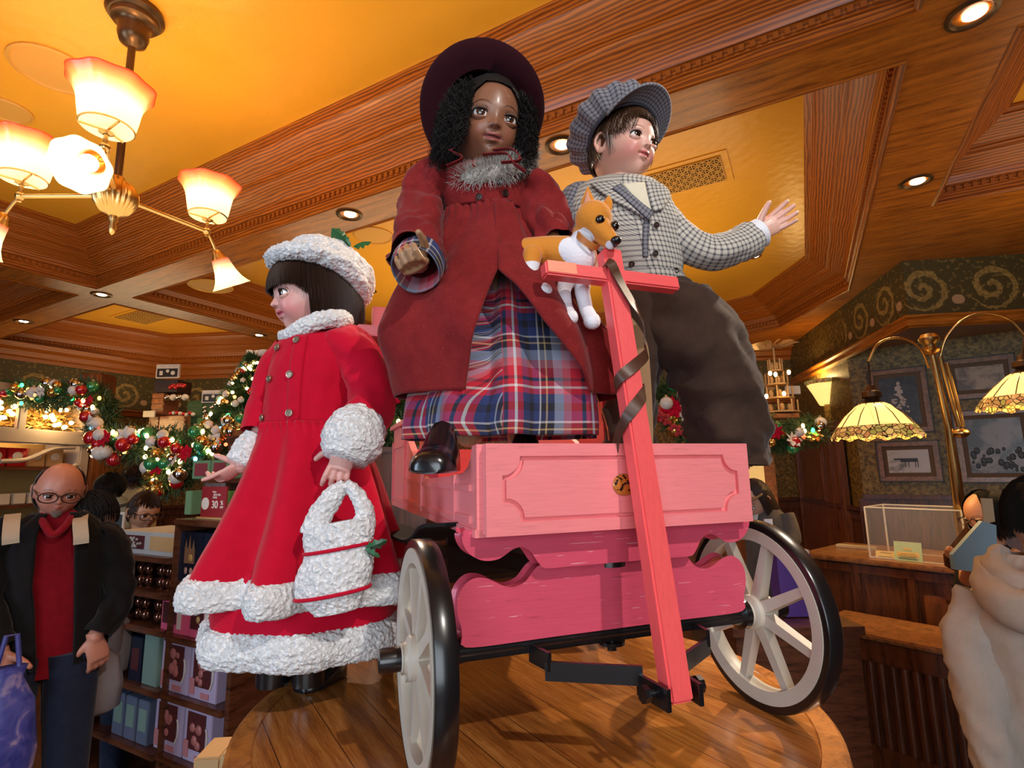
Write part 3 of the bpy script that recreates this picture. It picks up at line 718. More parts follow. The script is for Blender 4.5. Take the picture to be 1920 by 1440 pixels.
def gs(x, y, z, c, s): return math.exp(-(((x-c[0])/s[0])**2+((y-c[1])/s[1])**2+((z-c[2])/s[2])**2))
HS = (.060, .074, .082)
def head_pt(d, o):
    x, y, z = d; r = 1.0
    f = max(0, y)
    # skull: flatter back, full forehead
    r += .05*gs(x, y, z, (0, .75, .5), (.5, .5, .35))
    for sx in (-1, 1):
        r += .080*gs(x, y, z, (sx*.50, .78, -.40), (.27, .5, .25))*o.get('cheek', 1)
        r -= .080*gs(x, y, z, (sx*.40, .90, -.07), (.20, .5, .11))
        r += .02*gs(x, y, z, (sx*.38, .88, .12), (.25, .5, .07))
    r += .10*gs(x, y, z, (0, .75, -.74), (.20, .5, .15))*o.get('chin', 1)
    r += .14*gs(x, y, z, (0, .97, -.245), (.095, .5, .075)); r += .03*gs(x, y, z, (0, .98, -.14), (.09, .5, .11))
    for sx in (-1, 1): r += .055*gs(x, y, z, (sx*.12, .95, -.265), (.055, .5, .045))
    r -= .03*gs(x, y, z, (0, .9, -.34), (.12, .5, .03))
    r += .085*gs(x, y, z, (0, .9, -.42), (.16, .5, .045)); r += .085*gs(x, y, z, (0, .87, -.51), (.13, .5, .045))
    r -= .085*gs(x, y, z, (0, .88, -.466), (.20, .5, .017)); r -= .04*gs(x, y, z, (0, .85, -.585), (.16, .5, .035))
    for sx in (-1, 1): r -= .035*gs(x, y, z, (sx*.23, .85, -.465), (.04, .5, .06))
    jaw = 1-.20*max(0, -z-.1)**1.2
    return Vector((x*r*HS[0]*jaw, y*r*HS[1], z*r*HS[2]))
def hair_cap(mb, M, k, lim, sc_, n=60, m=16):
    rings = []
    for i in range(m+1):
        rg = []
        for j in range(n):
            az = 2*PI*j/n-PI; a = abs(az); w_ = sum(lim(max(0, a+o)) for o in (-.15, -.05, .05, .15))/4; el = PI/2+(w_-PI/2)*i/m; d = Vector((math.sin(az)*math.cos(el)*HS[0], math.cos(az)*math.cos(el)*HS[1], math.sin(el)*HS[2])); q = 1+.006*math.sin(az*34)+.004*math.sin(az*71+1)
            rg.append(M @ (d*k*sc_*q))
        rings.append(rg)
    mb.loft(rings, caps=False)
EYE = (.0240, .0585, -.0055); ER = .0128
def head(mb, M, o={}, k=1.0):
    n, m = 120, 90; rings = []
    for i in range(m+1):
        t_ = PI*i/m; ring = []
        for j in range(n):
            q = 2*PI*j/n; ring.append(M @ (head_pt((max(1e-4, math.sin(t_))*math.cos(q), max(1e-4, math.sin(t_))*math.sin(q), -math.cos(t_)), o)*k))
        rings.append(ring)
    mb.loft(rings, caps=False)
    for sx in (-1, 1):                                      # ears
        E = M @ Matrix.Translation((sx*.0585*k, -.004*k, -.006*k)) @ rotm(rz=sx*.35, ry=sx*.12)
        pts = [E @ (Vector((sx*.004, .013*math.cos(a)*(1.0 if math.sin(a) > 0 else .8), .020*math.sin(a)))*k) for a in [2*PI*i/14 for i in range(15)]]
        mb.tube(pts, .0038*k, 8, caps=False); mb.ball(E @ Vector((sx*.001, 0, 0)), .011*k, 12, (.4, 1, 1.4), R=E.to_3x3().to_4x4()); mb.ball(E @ (Vector((sx*.003, .002, -.015))*k), .006*k, 8)
def neck(mb, M, base, r=.027):
    a = M @ Vector((0, -.012, -.055)); capsule(mb, [a, lerp(a, Vector(base), .6), Vector(base)], [r, r*.95, r*1.2], 20)
def skin_build(name, mb, parent, mat_, vox, paintf, smooth=3):
    """close all the limbs into one continuous surface, then paint lips, cheeks and brows"""
    me = bpy.data.meshes.new('tmp'); me.from_pydata([tuple(p) for p in mb.v], [], mb.f)
    bm = bmesh.new(); bm.from_mesh(me); bmesh.ops.recalc_face_normals(bm, faces=bm.faces); bm.to_mesh(me); bm.free()
    o = bpy.data.objects.new('tmp', me); C.objects.link(o); r = o.modifiers.new('r', 'REMESH'); r.mode = 'VOXEL'; r.voxel_size = vox; r.use_smooth_shade = True
    if smooth: s_ = o.modifiers.new('s', 'SMOOTH'); s_.iterations = smooth; s_.factor = .5
    dg = bpy.context.evaluated_depsgraph_get(); dg.update(); out = bpy.data.meshes.new_from_object(o.evaluated_get(dg))
    bpy.data.objects.remove(o); out.name = name; out.materials.clear(); out.materials.append(mat_)
    out.polygons.foreach_set('use_smooth', [True]*len(out.polygons))
    if paintf:
        ca = out.color_attributes.new('paint', 'FLOAT_COLOR', 'POINT')
        for i, v in enumerate(out.vertices): ca.data[i].color = (*paintf(v.co), 1)
    xs = [v.co for v in out.vertices]; c = sum(xs, Vector())/max(1, len(xs)); c.z = min(p.z for p in xs)
    for v in out.vertices: v.co -= c
    return link(name, out, c, parent)
def skin_mat(name, rough=.42, sss=.12, coat=.08):
    t = NT(name); a = t.n('VertexColor'); a.layer_name = 'paint'; return t.done(a.outputs[0], rough, sss=sss, coat=coat)
m_skin = skin_mat('vinyl_skin'); m_pskin = skin_mat('person_skin', .45, .1, 0)
def mixc(a, b, t_): return tuple(x+(y-x)*t_ for x, y in zip(a, b))
def face_paint(M, base, lip, cheek, brow, k=1.0, line=(.25, .05, .05), extra=None):
    Mi = M.inverted()
    def f(p):
        q = (Mi @ p)/k; c = base
        if -.11 < q.z < .1 and q.length < .12 and q.y > 0:
            x, y, z = q.x/HS[0], q.y, q.z/HS[2]
            for sx in (-1, 1): c = mixc(c, cheek, .75*math.exp(-((x-sx*.5)/.26)**2-((z+.42)/.2)**2))
            wdt = max(0, 1-(abs(x)/.27)**2)
            up_ = -.466+.075*wdt*(1-.35*math.exp(-(x/.05)**2)); lo_ = -.466-.085*wdt
            if abs(x) < .27 and lo_ < z < up_: c = mixc(c, lip, .9)
            if abs(x) < .24 and abs(z+.466) < .009: c = mixc(c, line, .7)
            for sx in (-1, 1):
                u = (x-sx*.42)/.26
                if abs(u) < 1:
                    zc_ = .19-.08*u*u; w_ = .012*(1-u*u*.7)
                    if abs(z-zc_) < w_+.006: c = mixc(c, brow, .75)
                # nostrils
                if (x-sx*.09)**2+(z+.30)**2 < .0009: c = mixc(c, line, .6)
        if extra: c = extra(q, c)
        return c
    return f
m_eyew = NT('eye_white').done((.85, .83, .8), .1, coat=1); m_iris = NT('eye_iris').done((.05, .018, .008), .08, coat=1); m_pupil = NT('eye_pupil').done((.003, .003, .003), .05, coat=1)
m_lash = plain('eyelash', (.01, .006, .005), .5)
def eyes(parent, M, lidcol, look=(0, 0), k=1.0, iris=m_iris):
    ml = NT('eyelid_skin').done(lidcol, .4, coat=.2)
    for sx in (-1, 1):
        c = M @ (Vector((sx*EYE[0], EYE[1], EYE[2]))*k); g = Vector((math.sin(look[0])+sx*.08, math.cos(look[0]), math.sin(look[1])))
        ez = (M.to_3x3() @ g).normalized(); E = frame(c, M.to_3x3() @ Vector((1, 0, 0)), ez); mb = MB(E); r = ER*k
        for m_, a0, a1, rr_ in ((0, 36, 180, 1), (1, 17, 36, 1.012), (2, 0, 17, 1.02)):
            mb.m = m_; mb.lathe([(max(1e-5, r*rr_*math.sin(math.radians(a))), r*rr_*math.cos(math.radians(a))) for a in [a0+(a1-a0)*i/8 for i in range(9)]], (0, 0, 0), 28)
        eo = mb.build('eye', [m_eyew, iris, m_pupil], parent)
        F2 = M @ Matrix.Translation(Vector((sx*EYE[0], EYE[1], EYE[2]))*k) @ rotm(rz=-sx*.22)
        def sp(az, el, R_): return F2 @ Vector((R_*math.sin(az)*math.cos(el), R_*math.cos(az)*math.cos(el), R_*math.sin(el)))
        lid = MB(); R1 = r*1.10
        for sgn_, e0, e1 in ((1, .44, 1.5), (-1, .42, 1.4)):
            rows = []
            for i in range(9):
                row = []
                for j in range(17):
                    u = (j/16-.5)*2; el0 = e0*max(0, 1-abs(u)**2.4)**.6; el = el0+(e1-el0)*i/8
                    row.append(sp(u*1.25, sgn_*el, R1*(1 if i else .97)))
                rows.append(row)
            lid.loft(rows, closed=False)
        solid(lid.build('eyelid', ml, parent), .0012*k, 0)
        la = MB(); pts = [sp(u*1.2, .44*max(0, 1-abs(u)**2.4)**.6, R1*1.04) for u in [(j/16-.5)*2 for j in range(17)]]
        la.tube(pts, .0011*k, 6)
        for j in range(1, 16):
            u = (j/16-.5)*2; a = sp(u*1.2, .44*max(0, 1-abs(u)**2.4)**.6, R1*1.03); b = sp(u*1.32, .44*max(0, 1-abs(u)**2.4)**.6+.25, R1*1.35); la.tube([a, b], [.0005*k, .00015*k], 4)
        la.build('eyelashes', m_lash, parent)
def strands(mb, fn, n, r=.0009, sides=3, seg=8):
    for i in range(n):
        pts = fn(i)
        if pts: mb.tube(pts, [r*(1-.6*k/(len(pts)-1)) for k in range(len(pts))], sides, caps=False)
def fur(mb, pts, L, r=.0006, jit=.6, droop=.0):
    for (p, nrm) in pts:
        d = (nrm+Vector((random.gauss(0, jit), random.gauss(0, jit), random.gauss(0, jit)))*.6).normalized(); l = L*random.uniform(.6, 1.15)
        e = p+d*l*.55; d2 = (d+Vector((random.gauss(0, .5), random.gauss(0, .5), random.gauss(0, .5)-droop))*.6).normalized()
        mb.tube([p, e, e+d2*l*.45], [r, r*.8, r*.15], 3, caps=False)
# cloth materials
def felt(name, c, c2=None, fz=.5):
    t = NT(name); v = t.co('Object'); f = t.ramp(t.noise(v, 30, 5, .65), [(.15, 0), (.85, 1)]); g = t.noise(v, 420, 3, .8); sp = t.M('GREATER_THAN', t.noise(t.co('Object', (1, 1, 3)), 260, 2, .5), .69)
    c2 = c2 or tuple(x*.6 for x in c); col = t.mix(f, c2, c); col = t.mix(t.M('MULTIPLY', sp, fz), col, tuple(min(1, x*1.9+.03) for x in c))
    t.bump(g, .35, .0015); return t.done(col, .9, sheen=.12, spec=.15)
m_redfelt = felt('red_wool', (.56, .003, .026), (.44, .002, .02), .12)
m_maroon = felt('maroon_wool', (.25, .019, .018), (.13, .008, .010), .55)
m_hatfelt = felt('dark_maroon_felt', (.03, .002, .006), None, .1)
m_brownwool = felt('brown_wool', (.060, .034, .022), (.036, .020, .014), .5)
def sherpa(name, c=(.93, .92, .91)):
    t = NT(name); v = t.co('Object'); a = t.vor(v, 150, 'SMOOTH_F1'); b = t.noise(v, 90, 3, .6, 1.2)
    h = t.M('ADD', t.M('MULTIPLY', a, -1.0), t.M('MULTIPLY', b, .9)); col = t.ramp(h, [(.0, tuple(x*.72 for x in c)), (.3, c)])
    t.bump(h, .9, .006); return t.done(col, .95, sheen=.2, spec=.1)
m_sherpa = sherpa('white_sherpa')
def plaid():
    t = NT('tartan_flannel'); v = t.co('UV', (1, 1, 1)); X = t.xyz(v); nz = t.noise(t.co('UV', (900, 900, 1)), 1, 2)
    def bands(u, off):                                      # colour stripes across one sett
        f = t.M('FRACT', t.M('ADD', t.M('DIVIDE', u, .155), off)); st = [(0, (.60, .01, .03)), (.11, (.012, .012, .022)), (.15, (.60, .01, .03)), (.21, (.75, .72, .68)), (.235, (.60, .01, .03)), (.30, (.02, .04, .15)), (.40, (.010, .010, .016)), (.49, (.02, .04, .15)), (.60, (.62, .60, .60)), (.625, (.012, .012, .022)), (.68, (.62, .42, .20)), (.70, (.012, .012, .022)), (.78, (.32, .36, .46)), (.90, (.60, .17, .20))]
        return t.ramp(f, st, 'CONSTANT')
    a, b = bands(X[0], .1), bands(X[1], .35)
    tw = t.M('GREATER_THAN', t.M('FRACT', t.M('MULTIPLY', t.M('ADD', X[0], X[1]), 420)), .5)
    col = t.mix(.5, a, b); col = t.mix(t.M('MULTIPLY', nz, .3), col, (.03, .02, .03)); t.bump(nz, .3, .001)
    return t.done(col, .9, sheen=.1)
m_plaid = plaid()
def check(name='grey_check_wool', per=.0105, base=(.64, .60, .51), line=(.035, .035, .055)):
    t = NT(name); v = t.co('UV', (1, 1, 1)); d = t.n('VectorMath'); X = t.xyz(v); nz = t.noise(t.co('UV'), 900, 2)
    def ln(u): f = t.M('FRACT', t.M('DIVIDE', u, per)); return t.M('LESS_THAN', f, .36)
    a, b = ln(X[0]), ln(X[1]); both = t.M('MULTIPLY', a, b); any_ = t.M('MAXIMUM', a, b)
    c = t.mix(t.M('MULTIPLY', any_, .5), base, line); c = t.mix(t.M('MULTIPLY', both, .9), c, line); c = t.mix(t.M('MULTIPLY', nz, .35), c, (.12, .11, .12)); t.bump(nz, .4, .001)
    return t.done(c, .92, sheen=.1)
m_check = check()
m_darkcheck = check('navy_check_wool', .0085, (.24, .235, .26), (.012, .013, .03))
m_hair_br = plain('brown_hair', (.035, .014, .007), .55, spec=.3, nz=.4, ns=60); m_hair_bk = plain('black_hair', (.010, .008, .007), .75, spec=.2); m_hair_boy = plain('chestnut_hair', (.075, .032, .014), .4, nz=.3, ns=60)
m_shoe = plain('black_leather', (.006, .006, .007), .25, coat=.6)
m_greyfur = plain('grey_fur', (.50, .47, .42), .9, nz=.5, ns=80); m_btn = plain('pewter_button', (.34, .27, .20), .35, .8); m_bbtn = plain('dark_button', (.03, .015, .012), .3)
def button(p, n, r, m, parent, name='button'):
    E = frame(p, (0, 0, 1) if abs(Vector(n).z) < .9 else (1, 0, 0), n); mb = MB(E); mb.lathe([(.001, r*.30), (r*.55, r*.30), (r*.7, r*.45), (r*.92, r*.42), (r, r*.15), (r*.8, 0)], (0, 0, 0), 20); mb.build(name, m, parent)
def sleeve(mb, path, rs, N=40, wr=.004, seed=0, n=8, flat=1.0):
    P = cr(path, n); R = [q.x for q in cr([(r, 0, 0) for r in rs], n)]; rings = []; UV = []; v = 0; prev = None
    for i, p in enumerate(P):
        t_ = (P[min(i+1, len(P)-1)]-P[max(i-1, 0)]).normalized(); a = prev or (Z3 if abs(t_.z) < .8 else HH); x = (a-t_*a.dot(t_)).normalized(); y = t_.cross(x); prev = x
        if i: v += (P[i]-P[i-1]).length
        rg = []; uv = []
        for j in range(N+1):
            q = 2*PI*j/N; w_ = wr*(noise.noise(Vector((math.cos(q)*1.1, math.sin(q)*1.1, v*16+seed+.7*q)))+.6*abs(noise.noise(Vector((math.cos(q)*1.3, math.sin(q)*1.3, v*34+seed+1.2*math.sin(q))))))
            rg.append(p+(x*math.cos(q)+y*math.sin(q)*flat)*(R[i]+w_*1.4)); uv.append((q*R[i], v))
        rings.append(rg[:N]); UV.append(uv)
    mb.loft(rings, caps=False, uvs=UV); return P, R
def shoe(mb, toe, fd, L=.085, W=.036, h=.05):
    """toe tip at 'toe' on its sole plane, pointing along fd"""
    f = Vector(fd).normalized(); s_ = f.cross(Z3); rings = []
    for (u, w_, hh) in ((0, .45, .30), (.05, .72, .45), (.15, .92, .58), (.3, 1, .66), (.5, .95, .8), (.68, .9, 1.25), (.85, .86, 1.55), (.95, .7, 1.5), (1, .45, 1.3)):
        c = Vector(toe)-f*u*L; W2 = W*w_; H2 = h*hh; rg = []
        for q in [2*PI*j/20 for j in range(20)]:
            x = math.cos(q); z = math.sin(q); rg.append(c+s_*W2*(abs(x)**.8*(1 if x > 0 else -1))+Z3*(H2*max(0, z)+(-.001 if z < 0 else 0)+.006*min(0, z)+.006))
        rings.append(rg)
    mb.loft(rings)
# ------------------------------------------------------------------ girl doll in the maroon coat
A = CW(-.15, .12, 0)
g1 = thing('girl_doll', 'girl doll in maroon coat, plaid skirt and wide brimmed hat standing in the cart', 'doll', (A.x, A.y, 1.64))
K1 = 1.13
hc = pv(914, 243, A, .03)
y_ = fdir(15, -12); up_ = (Z3*1+RR*.10).normalized(); M1 = frame(hc, y_.cross(up_), (up_-y_*up_.dot(y_)))
sk = MB(); head(sk, M1, {}, K1); nb_ = pv(922, 318, A); neck(sk, M1, nb_)
wl1 = pv(784, 492, A, .13); dh = (pv(787, 520, A, .17)-wl1).normalized()
capsule(sk, [pv(815, 350, A), pv(785, 432, A, .02), wl1], [.03, .024, .019])
Mh = frame(wl1, RR*.9+Z3*.5, (-HH*.85-Z3*.55+RR*.05)); hand(sk, Mh, .100, (.75, .9, .95, .9), 1, (.6, .6, .5), thumb_curl=.8)
wr1 = pv(1034, 452, A, .035); capsule(sk, [pv(985, 350, A), pv(1018, 410, A, .0), wr1], [.03, .024, .019])
hand(sk, frame(wr1, Z3-HH*.2, (RR*.25-HH*.1-Z3*.9)), .07, (.3, .35, .35, .3), 1)
ch = MB(); capsule(sk, [nb_, pv(918, 420, A), pv(925, 560, A)], [.035, .045, .04], 20)
lgA, lgB = CW(-.215, .10, .50), CW(-.10, .13, .48)
capsule(sk, [pv(895, 560, A), lgA], [.04, .028]); capsule(sk, [pv(950, 560, A), lgB], [.04, .028])
base1 = (.235, .098, .052)
skin_build('body', sk, g1, m_skin, .0015, face_paint(M1, base1, (.34, .085, .075), (.32, .11, .06), (.02, .008, .005), K1, line=(.03, .005, .005), extra=lambda q, c: mixc(c, (.42, .24, .12), .75) if q.length > .17 else c), 2)
eyes(g1, M1, (.225, .092, .048), (.1, .12), K1)
# coat
def opening(ylist):
    def th(s_, c, a):
        # where the front edges run, in picture height
        d = c-CAMP; py = CY-F*d.dot(UP)/d.dot(FW); pxc = CX+F*d.dot(RT)/d.dot(FW); s2 = F/d.dot(FW)
        xl, xr = interp(ylist[0], py), interp(ylist[1], py)
        ql = math.asin(max(-.98, min(.98, (xl-pxc)/s2/a))); qr = math.asin(max(-.98, min(.98, (xr-pxc)/s2/a)))
        return (qr, 2*PI+ql)
    return th
def wrinkle(amp, fz, fq=1.5, seed=0):
    return lambda q, s_, c: amp*(noise.noise(Vector((math.cos(q)*fq*1.3, math.sin(q)*fq*1.3, c.z*fz+seed)))+.5*noise.noise(Vector((math.cos(q)*fq*3, math.sin(q)*fq*3, c.z*fz*2+seed))))
co = MB(); body_loft(co, A, [(322, 870, 960), (328, 845, 985), (345, 828, 998), (370, 830, 993), (404, 838, 985)], .72, 96, 8, disp=wrinkle(.004, 12))
bv1 = bvh(co); solid(co.build('coat_bodice', m_maroon, g1, ang=60), .003)
def gather(k, amp, s0=0): return lambda q, s_, c: amp*(math.sin(k*q+2*noise.noise(Vector((q, 0, c.z*2))))*min(1, (s_+.05)*2.2))+.006*noise.noise(Vector((math.cos(q)*3, math.sin(q)*3, c.z*9)))+(.004*abs(math.sin(k*1.5*q)) if s_ < .2 else 0)
sk_ = MB(); body_loft(sk_, A, [(402, 838, 986), (430, 830, 1002), (480, 800, 1030), (530, 768, 1062), (580, 740, 1092), (640, 722, 1128), (700, 735, 1142), (748, 752, 1150)], .70, 150, 8,
    th=opening(([(400, 940), (544, 937), (600, 918), (660, 900), (700, 888), (750, 874)], [(400, 928), (550, 936), (576, 962), (640, 1008), (700, 1057), (757, 1103)])),
    disp=lambda q, s_, c: .013*math.sin(5*q+.8+2.2*noise.noise(Vector((math.cos(q), math.sin(q), c.z*3))))*min(1, s_*1.3+.1)+.012*noise.noise(Vector((math.cos(q)*2.2, math.sin(q)*2.2+c.z*3, c.z*7)))+.005*noise.noise(Vector((q*3, 0, c.z*14)))+(.0035*math.sin(34*q)*max(0, 1-s_*4)), tilt=lambda q, s_: -.004*math.sin(q)*s_)
solid(sk_.build('coat_skirt', m_maroon, g1, ang=70), .004)
sl = MB(); sleeve(sl, [pv(842, 345, A), pv(815, 348, A), pv(797, 390, A, .01), pv(787, 435, A, .05), pv(784, 470, A, .09), pv(783, 494, A, .125)], [.030, .046, .045, .044, .044, .047], 48, .013, 3, 10); sl.build('sleeve', m_maroon, g1, ang=70)
sl = MB(); sleeve(sl, [pv(975, 350, A), pv(1000, 358, A), pv(1018, 395, A, .01), pv(1030, 430, A, .03), pv(1038, 456, A, .04)], [.03, .045, .043, .04, .036], 48, .013, 9, 10); sl.build('sleeve', m_maroon, g1, ang=70)
def cuff(parent, P, dirv, r, L, m, name='cuff', lip=.008):
    d = Vector(dirv).normalized(); E = frame(P, Z3 if abs(d.z) < .8 else HH, d); mb = MB(E)
    prof = [(r*.86, -L*.1), (r*1.05, -L*.4), (r*1.08, 0), (r*1.04, L*.4), (r*.98, L*.42), (r*.9, 0), (r*.8, -L*.3)]; rings = []; UV = []
    for k, (a, z) in enumerate(prof):
        rings.append([Vector((a*math.cos(q), a*math.sin(q), z+.004*math.sin(3*q))) for q in [2*PI*j/40 for j in range(40)]]); UV.append([(2*PI*j/40*r, k*.02) for j in range(41)])
    mb.loft(rings, caps=False, uvs=UV); return mb.build(name, m, parent)
cuff(g1, pv(784, 496, A, .128), (-HH*.62-Z3*.75-RR*.1), .042, .05, m_plaid)
# plaid dress
dr = MB(); body_loft(dr, A, [(470, 885, 975), (520, 868, 1010), (560, 850, 1035), (620, 815, 1070), (680, 785, 1105), (740, 766, 1128), (790, 760, 1134), (822, 759, 1132)], .62, 200, 7,
    disp=lambda q, s_, c: (.017*math.sin(7*q+.4+1.2*math.sin(q*2))*s_**.8+.008*math.sin(13*q+1)*s_)-.014)
solid(dr.build('plaid_skirt', m_plaid, g1, ang=70), .003)
for px, py in ((936, 342), (946, 363), (899, 370), (900, 395), (950, 392)):
    p, n = hit(bv1, px, py); button(p+n*.003, n, .0068, m_bbtn, g1)
# fur collar
def ringpts(c, ax, ay, r, tube, n, up=Z3, arc=(0, 2*PI), wave=0):
    out = []
    for i in range(n):
        q = random.uniform(*arc); w_ = random.uniform(0, 2*PI); rd = ax*math.cos(q)+ay*math.sin(q); nn = rd*math.cos(w_)+up*math.sin(w_)
        out.append((Vector(c)+rd*r+nn*tube*.7, nn))
    return out
cc = pv(919, 324, A, .012); fc = MB(); TU = (Z3-HH*.35-RR*.25).normalized()
axx = (RR-TU*RR.dot(TU)).normalized(); axy = TU.cross(axx)
fc.tube([cc+axx*.064*math.cos(q)+axy*.055*math.sin(q)-Z3*(.016*max(0, -(axy*math.sin(q)).dot(HH))) for q in [2*PI*i/36 for i in range(37)]], .018, 12, caps=False)
pts = []
for i in range(5200):
    q = random.uniform(0, 2*PI); w_ = random.uniform(0, 2*PI); rd = axx*math.cos(q)+axy*math.sin(q); nn = rd*math.cos(w_)+TU*math.sin(w_)
    pts.append((cc+axx*.064*math.cos(q)+axy*.055*math.sin(q)-Z3*(.016*max(0, -(axy*math.sin(q)).dot(HH)))+nn*.017, nn))
fur(fc, pts, .019, .0006, .5, .2); fc.build('fur_collar', m_greyfur, g1)
# ribbon bows at the neck
rb = MB()
for (a, b, c, d) in (((862, 270), (845, 282), (868, 296), (838, 312)), ((905, 290), (950, 288), (962, 305), (985, 322)), ((925, 282), (960, 280), (975, 300), (940, 305))):
    ribbon(rb, [pv(*a, A, .085), pv(*b, A, .10), pv(*c, A, .105), pv(*d, A, .10)], .009, (0, 0, 1), .0015)
rb.build('ribbon', m_maroon, g1)
# black curls
hr = MB(); M3 = M1.to_3x3()
def curl(i):
    a = random.uniform(-.1, PI+.1); side = 1 if random.random() < .5 else -1
    az = random.uniform(.62, 2.6)*side; el = random.uniform(-.3, .8)
    st = Vector((math.sin(az)*math.cos(el)*.064, math.cos(az)*math.cos(el)*.07, math.sin(el)*.08)); out = Vector((math.sin(az), math.cos(az)*.8, 0)).normalized()
    rr = random.uniform(.003, .0075); ln = random.uniform(.05, .105); ph = random.uniform(0, 6.28); o_ = random.uniform(.004, .028); P = []
    ax_ = Vector((-out.y, out.x, 0))
    for k in range(16):
        s_ = k/15; P.append(M1 @ (st*K1+out*(o_+.008*s_+rr*math.cos(ph+s_*19))+ax_*(rr*math.sin(ph+s_*15))+Vector((0, 0, -max(0, ln*s_)+.0))))
    return P if (st.z-ln > -.16) else None
strands(hr, curl, 2300, .0008)
hair_cap(hr, M1, K1, lambda a: .62 if a < .6 else (.2 if a < 1.2 else -.6), 1.09); hr.build('hair', m_hair_bk, g1)
# hat
ha = (Z3*.66+HH*.74-RR*.05).normalized(); hcn = M1 @ Vector((.013, -.012, .038)); Eh = frame(hcn, RR-Z3*.30, ha); hb_ = MB(Eh); rings = []
for (r, z) in ((.070, .012), (.074, .0), (.095, -.004), (.114, -.004), (.124, .002), (.126, .005), (.114, .001), (.095, .001), (.078, .006), (.076, .03), (.072, .06), (.055, .078), (.03, .084), (.001, .085)):
    rings.append([Vector((r*math.cos(q)*1.0, r*math.sin(q)*(1.0), z+(.012*math.sin(2*q+.6)+.008*math.sin(3*q))*(max(0, r-.08)/.05))) for q in [2*PI*j/72 for j in range(72)]])
hb_.loft(rings, caps=False); hb_.build('hat', m_hatfelt, g1, ang=60)
ft = MB()
for (px, py, of, n_, rr_) in ((826, 205, -.0, 900, .020), (992, 292, -.03, 500, .014)):
    c = pv(px, py, A, of); pts = []
    for i in range(n_):
        d = Vector((random.gauss(0, 1), random.gauss(0, 1), random.gauss(0, 1.3))).normalized(); pts.append((c+Vector((d.x*rr_, d.y*rr_, d.z*rr_*1.4)), d))
    ft.ball(c, rr_, 12, (1, 1, 1.4)); fur(ft, pts, .02, .0006)
ft.build('fur_trim', m_greyfur, g1)
bt = MB(); shoe(bt, CW(-.315, -.03, .428), CW(-.315, -.03, 0)-CW(-.235, .13, 0), .10, .037, .052); bt.build('boot', m_shoe, g1)
bt = MB(); shoe(bt, CW(-.14, .03, .43), CW(-.14, .03, 0)-CW(-.08, .16, 0), .10, .035, .05); bt.build('boot', m_shoe, g1)
# ------------------------------------------------------------------ boy doll
B = CW(.17, .13, 0)
g2 = thing('boy_doll', 'boy doll in grey checked jacket, brown trousers and flat cap waving one hand', 'doll', (B.x, B.y, 1.66))
y_ = fdir(34, -5); up_ = (Z3+RR*.06).normalized(); hc = pv(1167, 281, B); M2 = frame(hc, y_.cross(up_), up_-y_*up_.dot(y_))
sk = MB(); head(sk, M2, {'cheek': 1.15}, 1.04); nb_ = pv(1163, 352, B); neck(sk, M2, nb_, .029)
wr2 = pv(1418, 440, B, .0); capsule(sk, [pv(1225, 400, B), pv(1325, 468, B, .02), wr2], [.034, .026, .019])
hd_ = (pv(1462, 412, B, .01)-wr2).normalized(); Mh2 = frame(wr2, Z3*.85-RR*.55, hd_); 
# palm faces the lens: y axis of the frame must point at it
if (Mh2.to_3x3() @ Vector((0, 1, 0))).dot(-HH) < 0: side2 = 1; Mh2 = frame(wr2, -(Z3*.85-RR*.55), hd_); s2_ = -1
else: s2_ = 1
hand(sk, Mh2, .098, (.14, .10, .12, .2), s2_, (.55, .25, .75), .16, .1)
capsule(sk, [pv(1090, 380, B), pv(1075, 450, B, .02), pv(1110, 505, B, .08)], [.034, .026, .02])
capsule(sk, [nb_, pv(1170, 430, B), pv(1210, 560, B)], [.035, .045, .045], 20)
capsule(sk, [pv(1240, 590, B), pv(1335, 680, B), pv(1360, 850, B)], [.045, .035, .026]); capsule(sk, [pv(1200, 590, B), pv(1195, 850, B)], [.045, .026])
base2 = (.72, .40, .31)
skin_build('body', sk, g2, m_skin, .0015, face_paint(M2, base2, (.60, .13, .12), (.68, .20, .17), (.22, .10, .05), 1.04), 2)
eyes(g2, M2, (.70, .38, .29), (.1, .05), 1.04)
jk = MB(); jd = wrinkle(.004, 14, 1.5, 5)
body_loft(jk, B, [(336, 1148, 1196), (344, 1120, 1212), (354, 1088, 1230), (370, 1062, 1245), (400, 1056, 1262), (440, 1066, 1278), (480, 1090, 1281), (520, 1128, 1276), (548, 1155, 1272)], .66, 110, 8, disp=jd)
bv2 = bvh(jk); solid(jk.build('jacket', m_check, g2, ang=60), .003)
# waistband, placket, collar
def patch(pts, m, name, parent, w_, th=.004, off=.0):
    mb = MB(); P = cr(pts, 6); rings = []; UV = []; v = 0
    for i, p in enumerate(P):
        t_ = (P[min(i+1, len(P)-1)]-P[max(i-1, 0)]).normalized(); n = (-HH); x = t_.cross(n).normalized()
        if i: v += (P[i]-P[i-1]).length
        rings.append([p+x*w_/2+n*th, p-x*w_/2+n*th, p-x*w_/2, p+x*w_/2]); UV.append([(0, v), (w_, v), (w_+.005, v), (w_*2, v), (w_*2+.005, v)])
    mb.loft(rings, uvs=UV); return mb.build(name, m, parent)
wb = MB(); body_loft(wb, B, [(522, 1124, 1280), (535, 1136, 1278), (548, 1150, 1276)], .70, 90, 3); solid(wb.build('waistband', m_check, g2, ang=60), .004)
for px, py in ((1185, 494), (1226, 476), (1227, 424), (1262, 508)):
    p, n = hit(bv2, px, py); button(p+n*.008, n, .0065, m_bbtn, g2)
drape('shirt_front', plain('cream_cotton', (.72, .66, .50), .8), g2, bv2, [(1166, 347), (1192, 378), (1217, 404)], [(1208, 345), (1217, 370), (1221, 404)], .004)
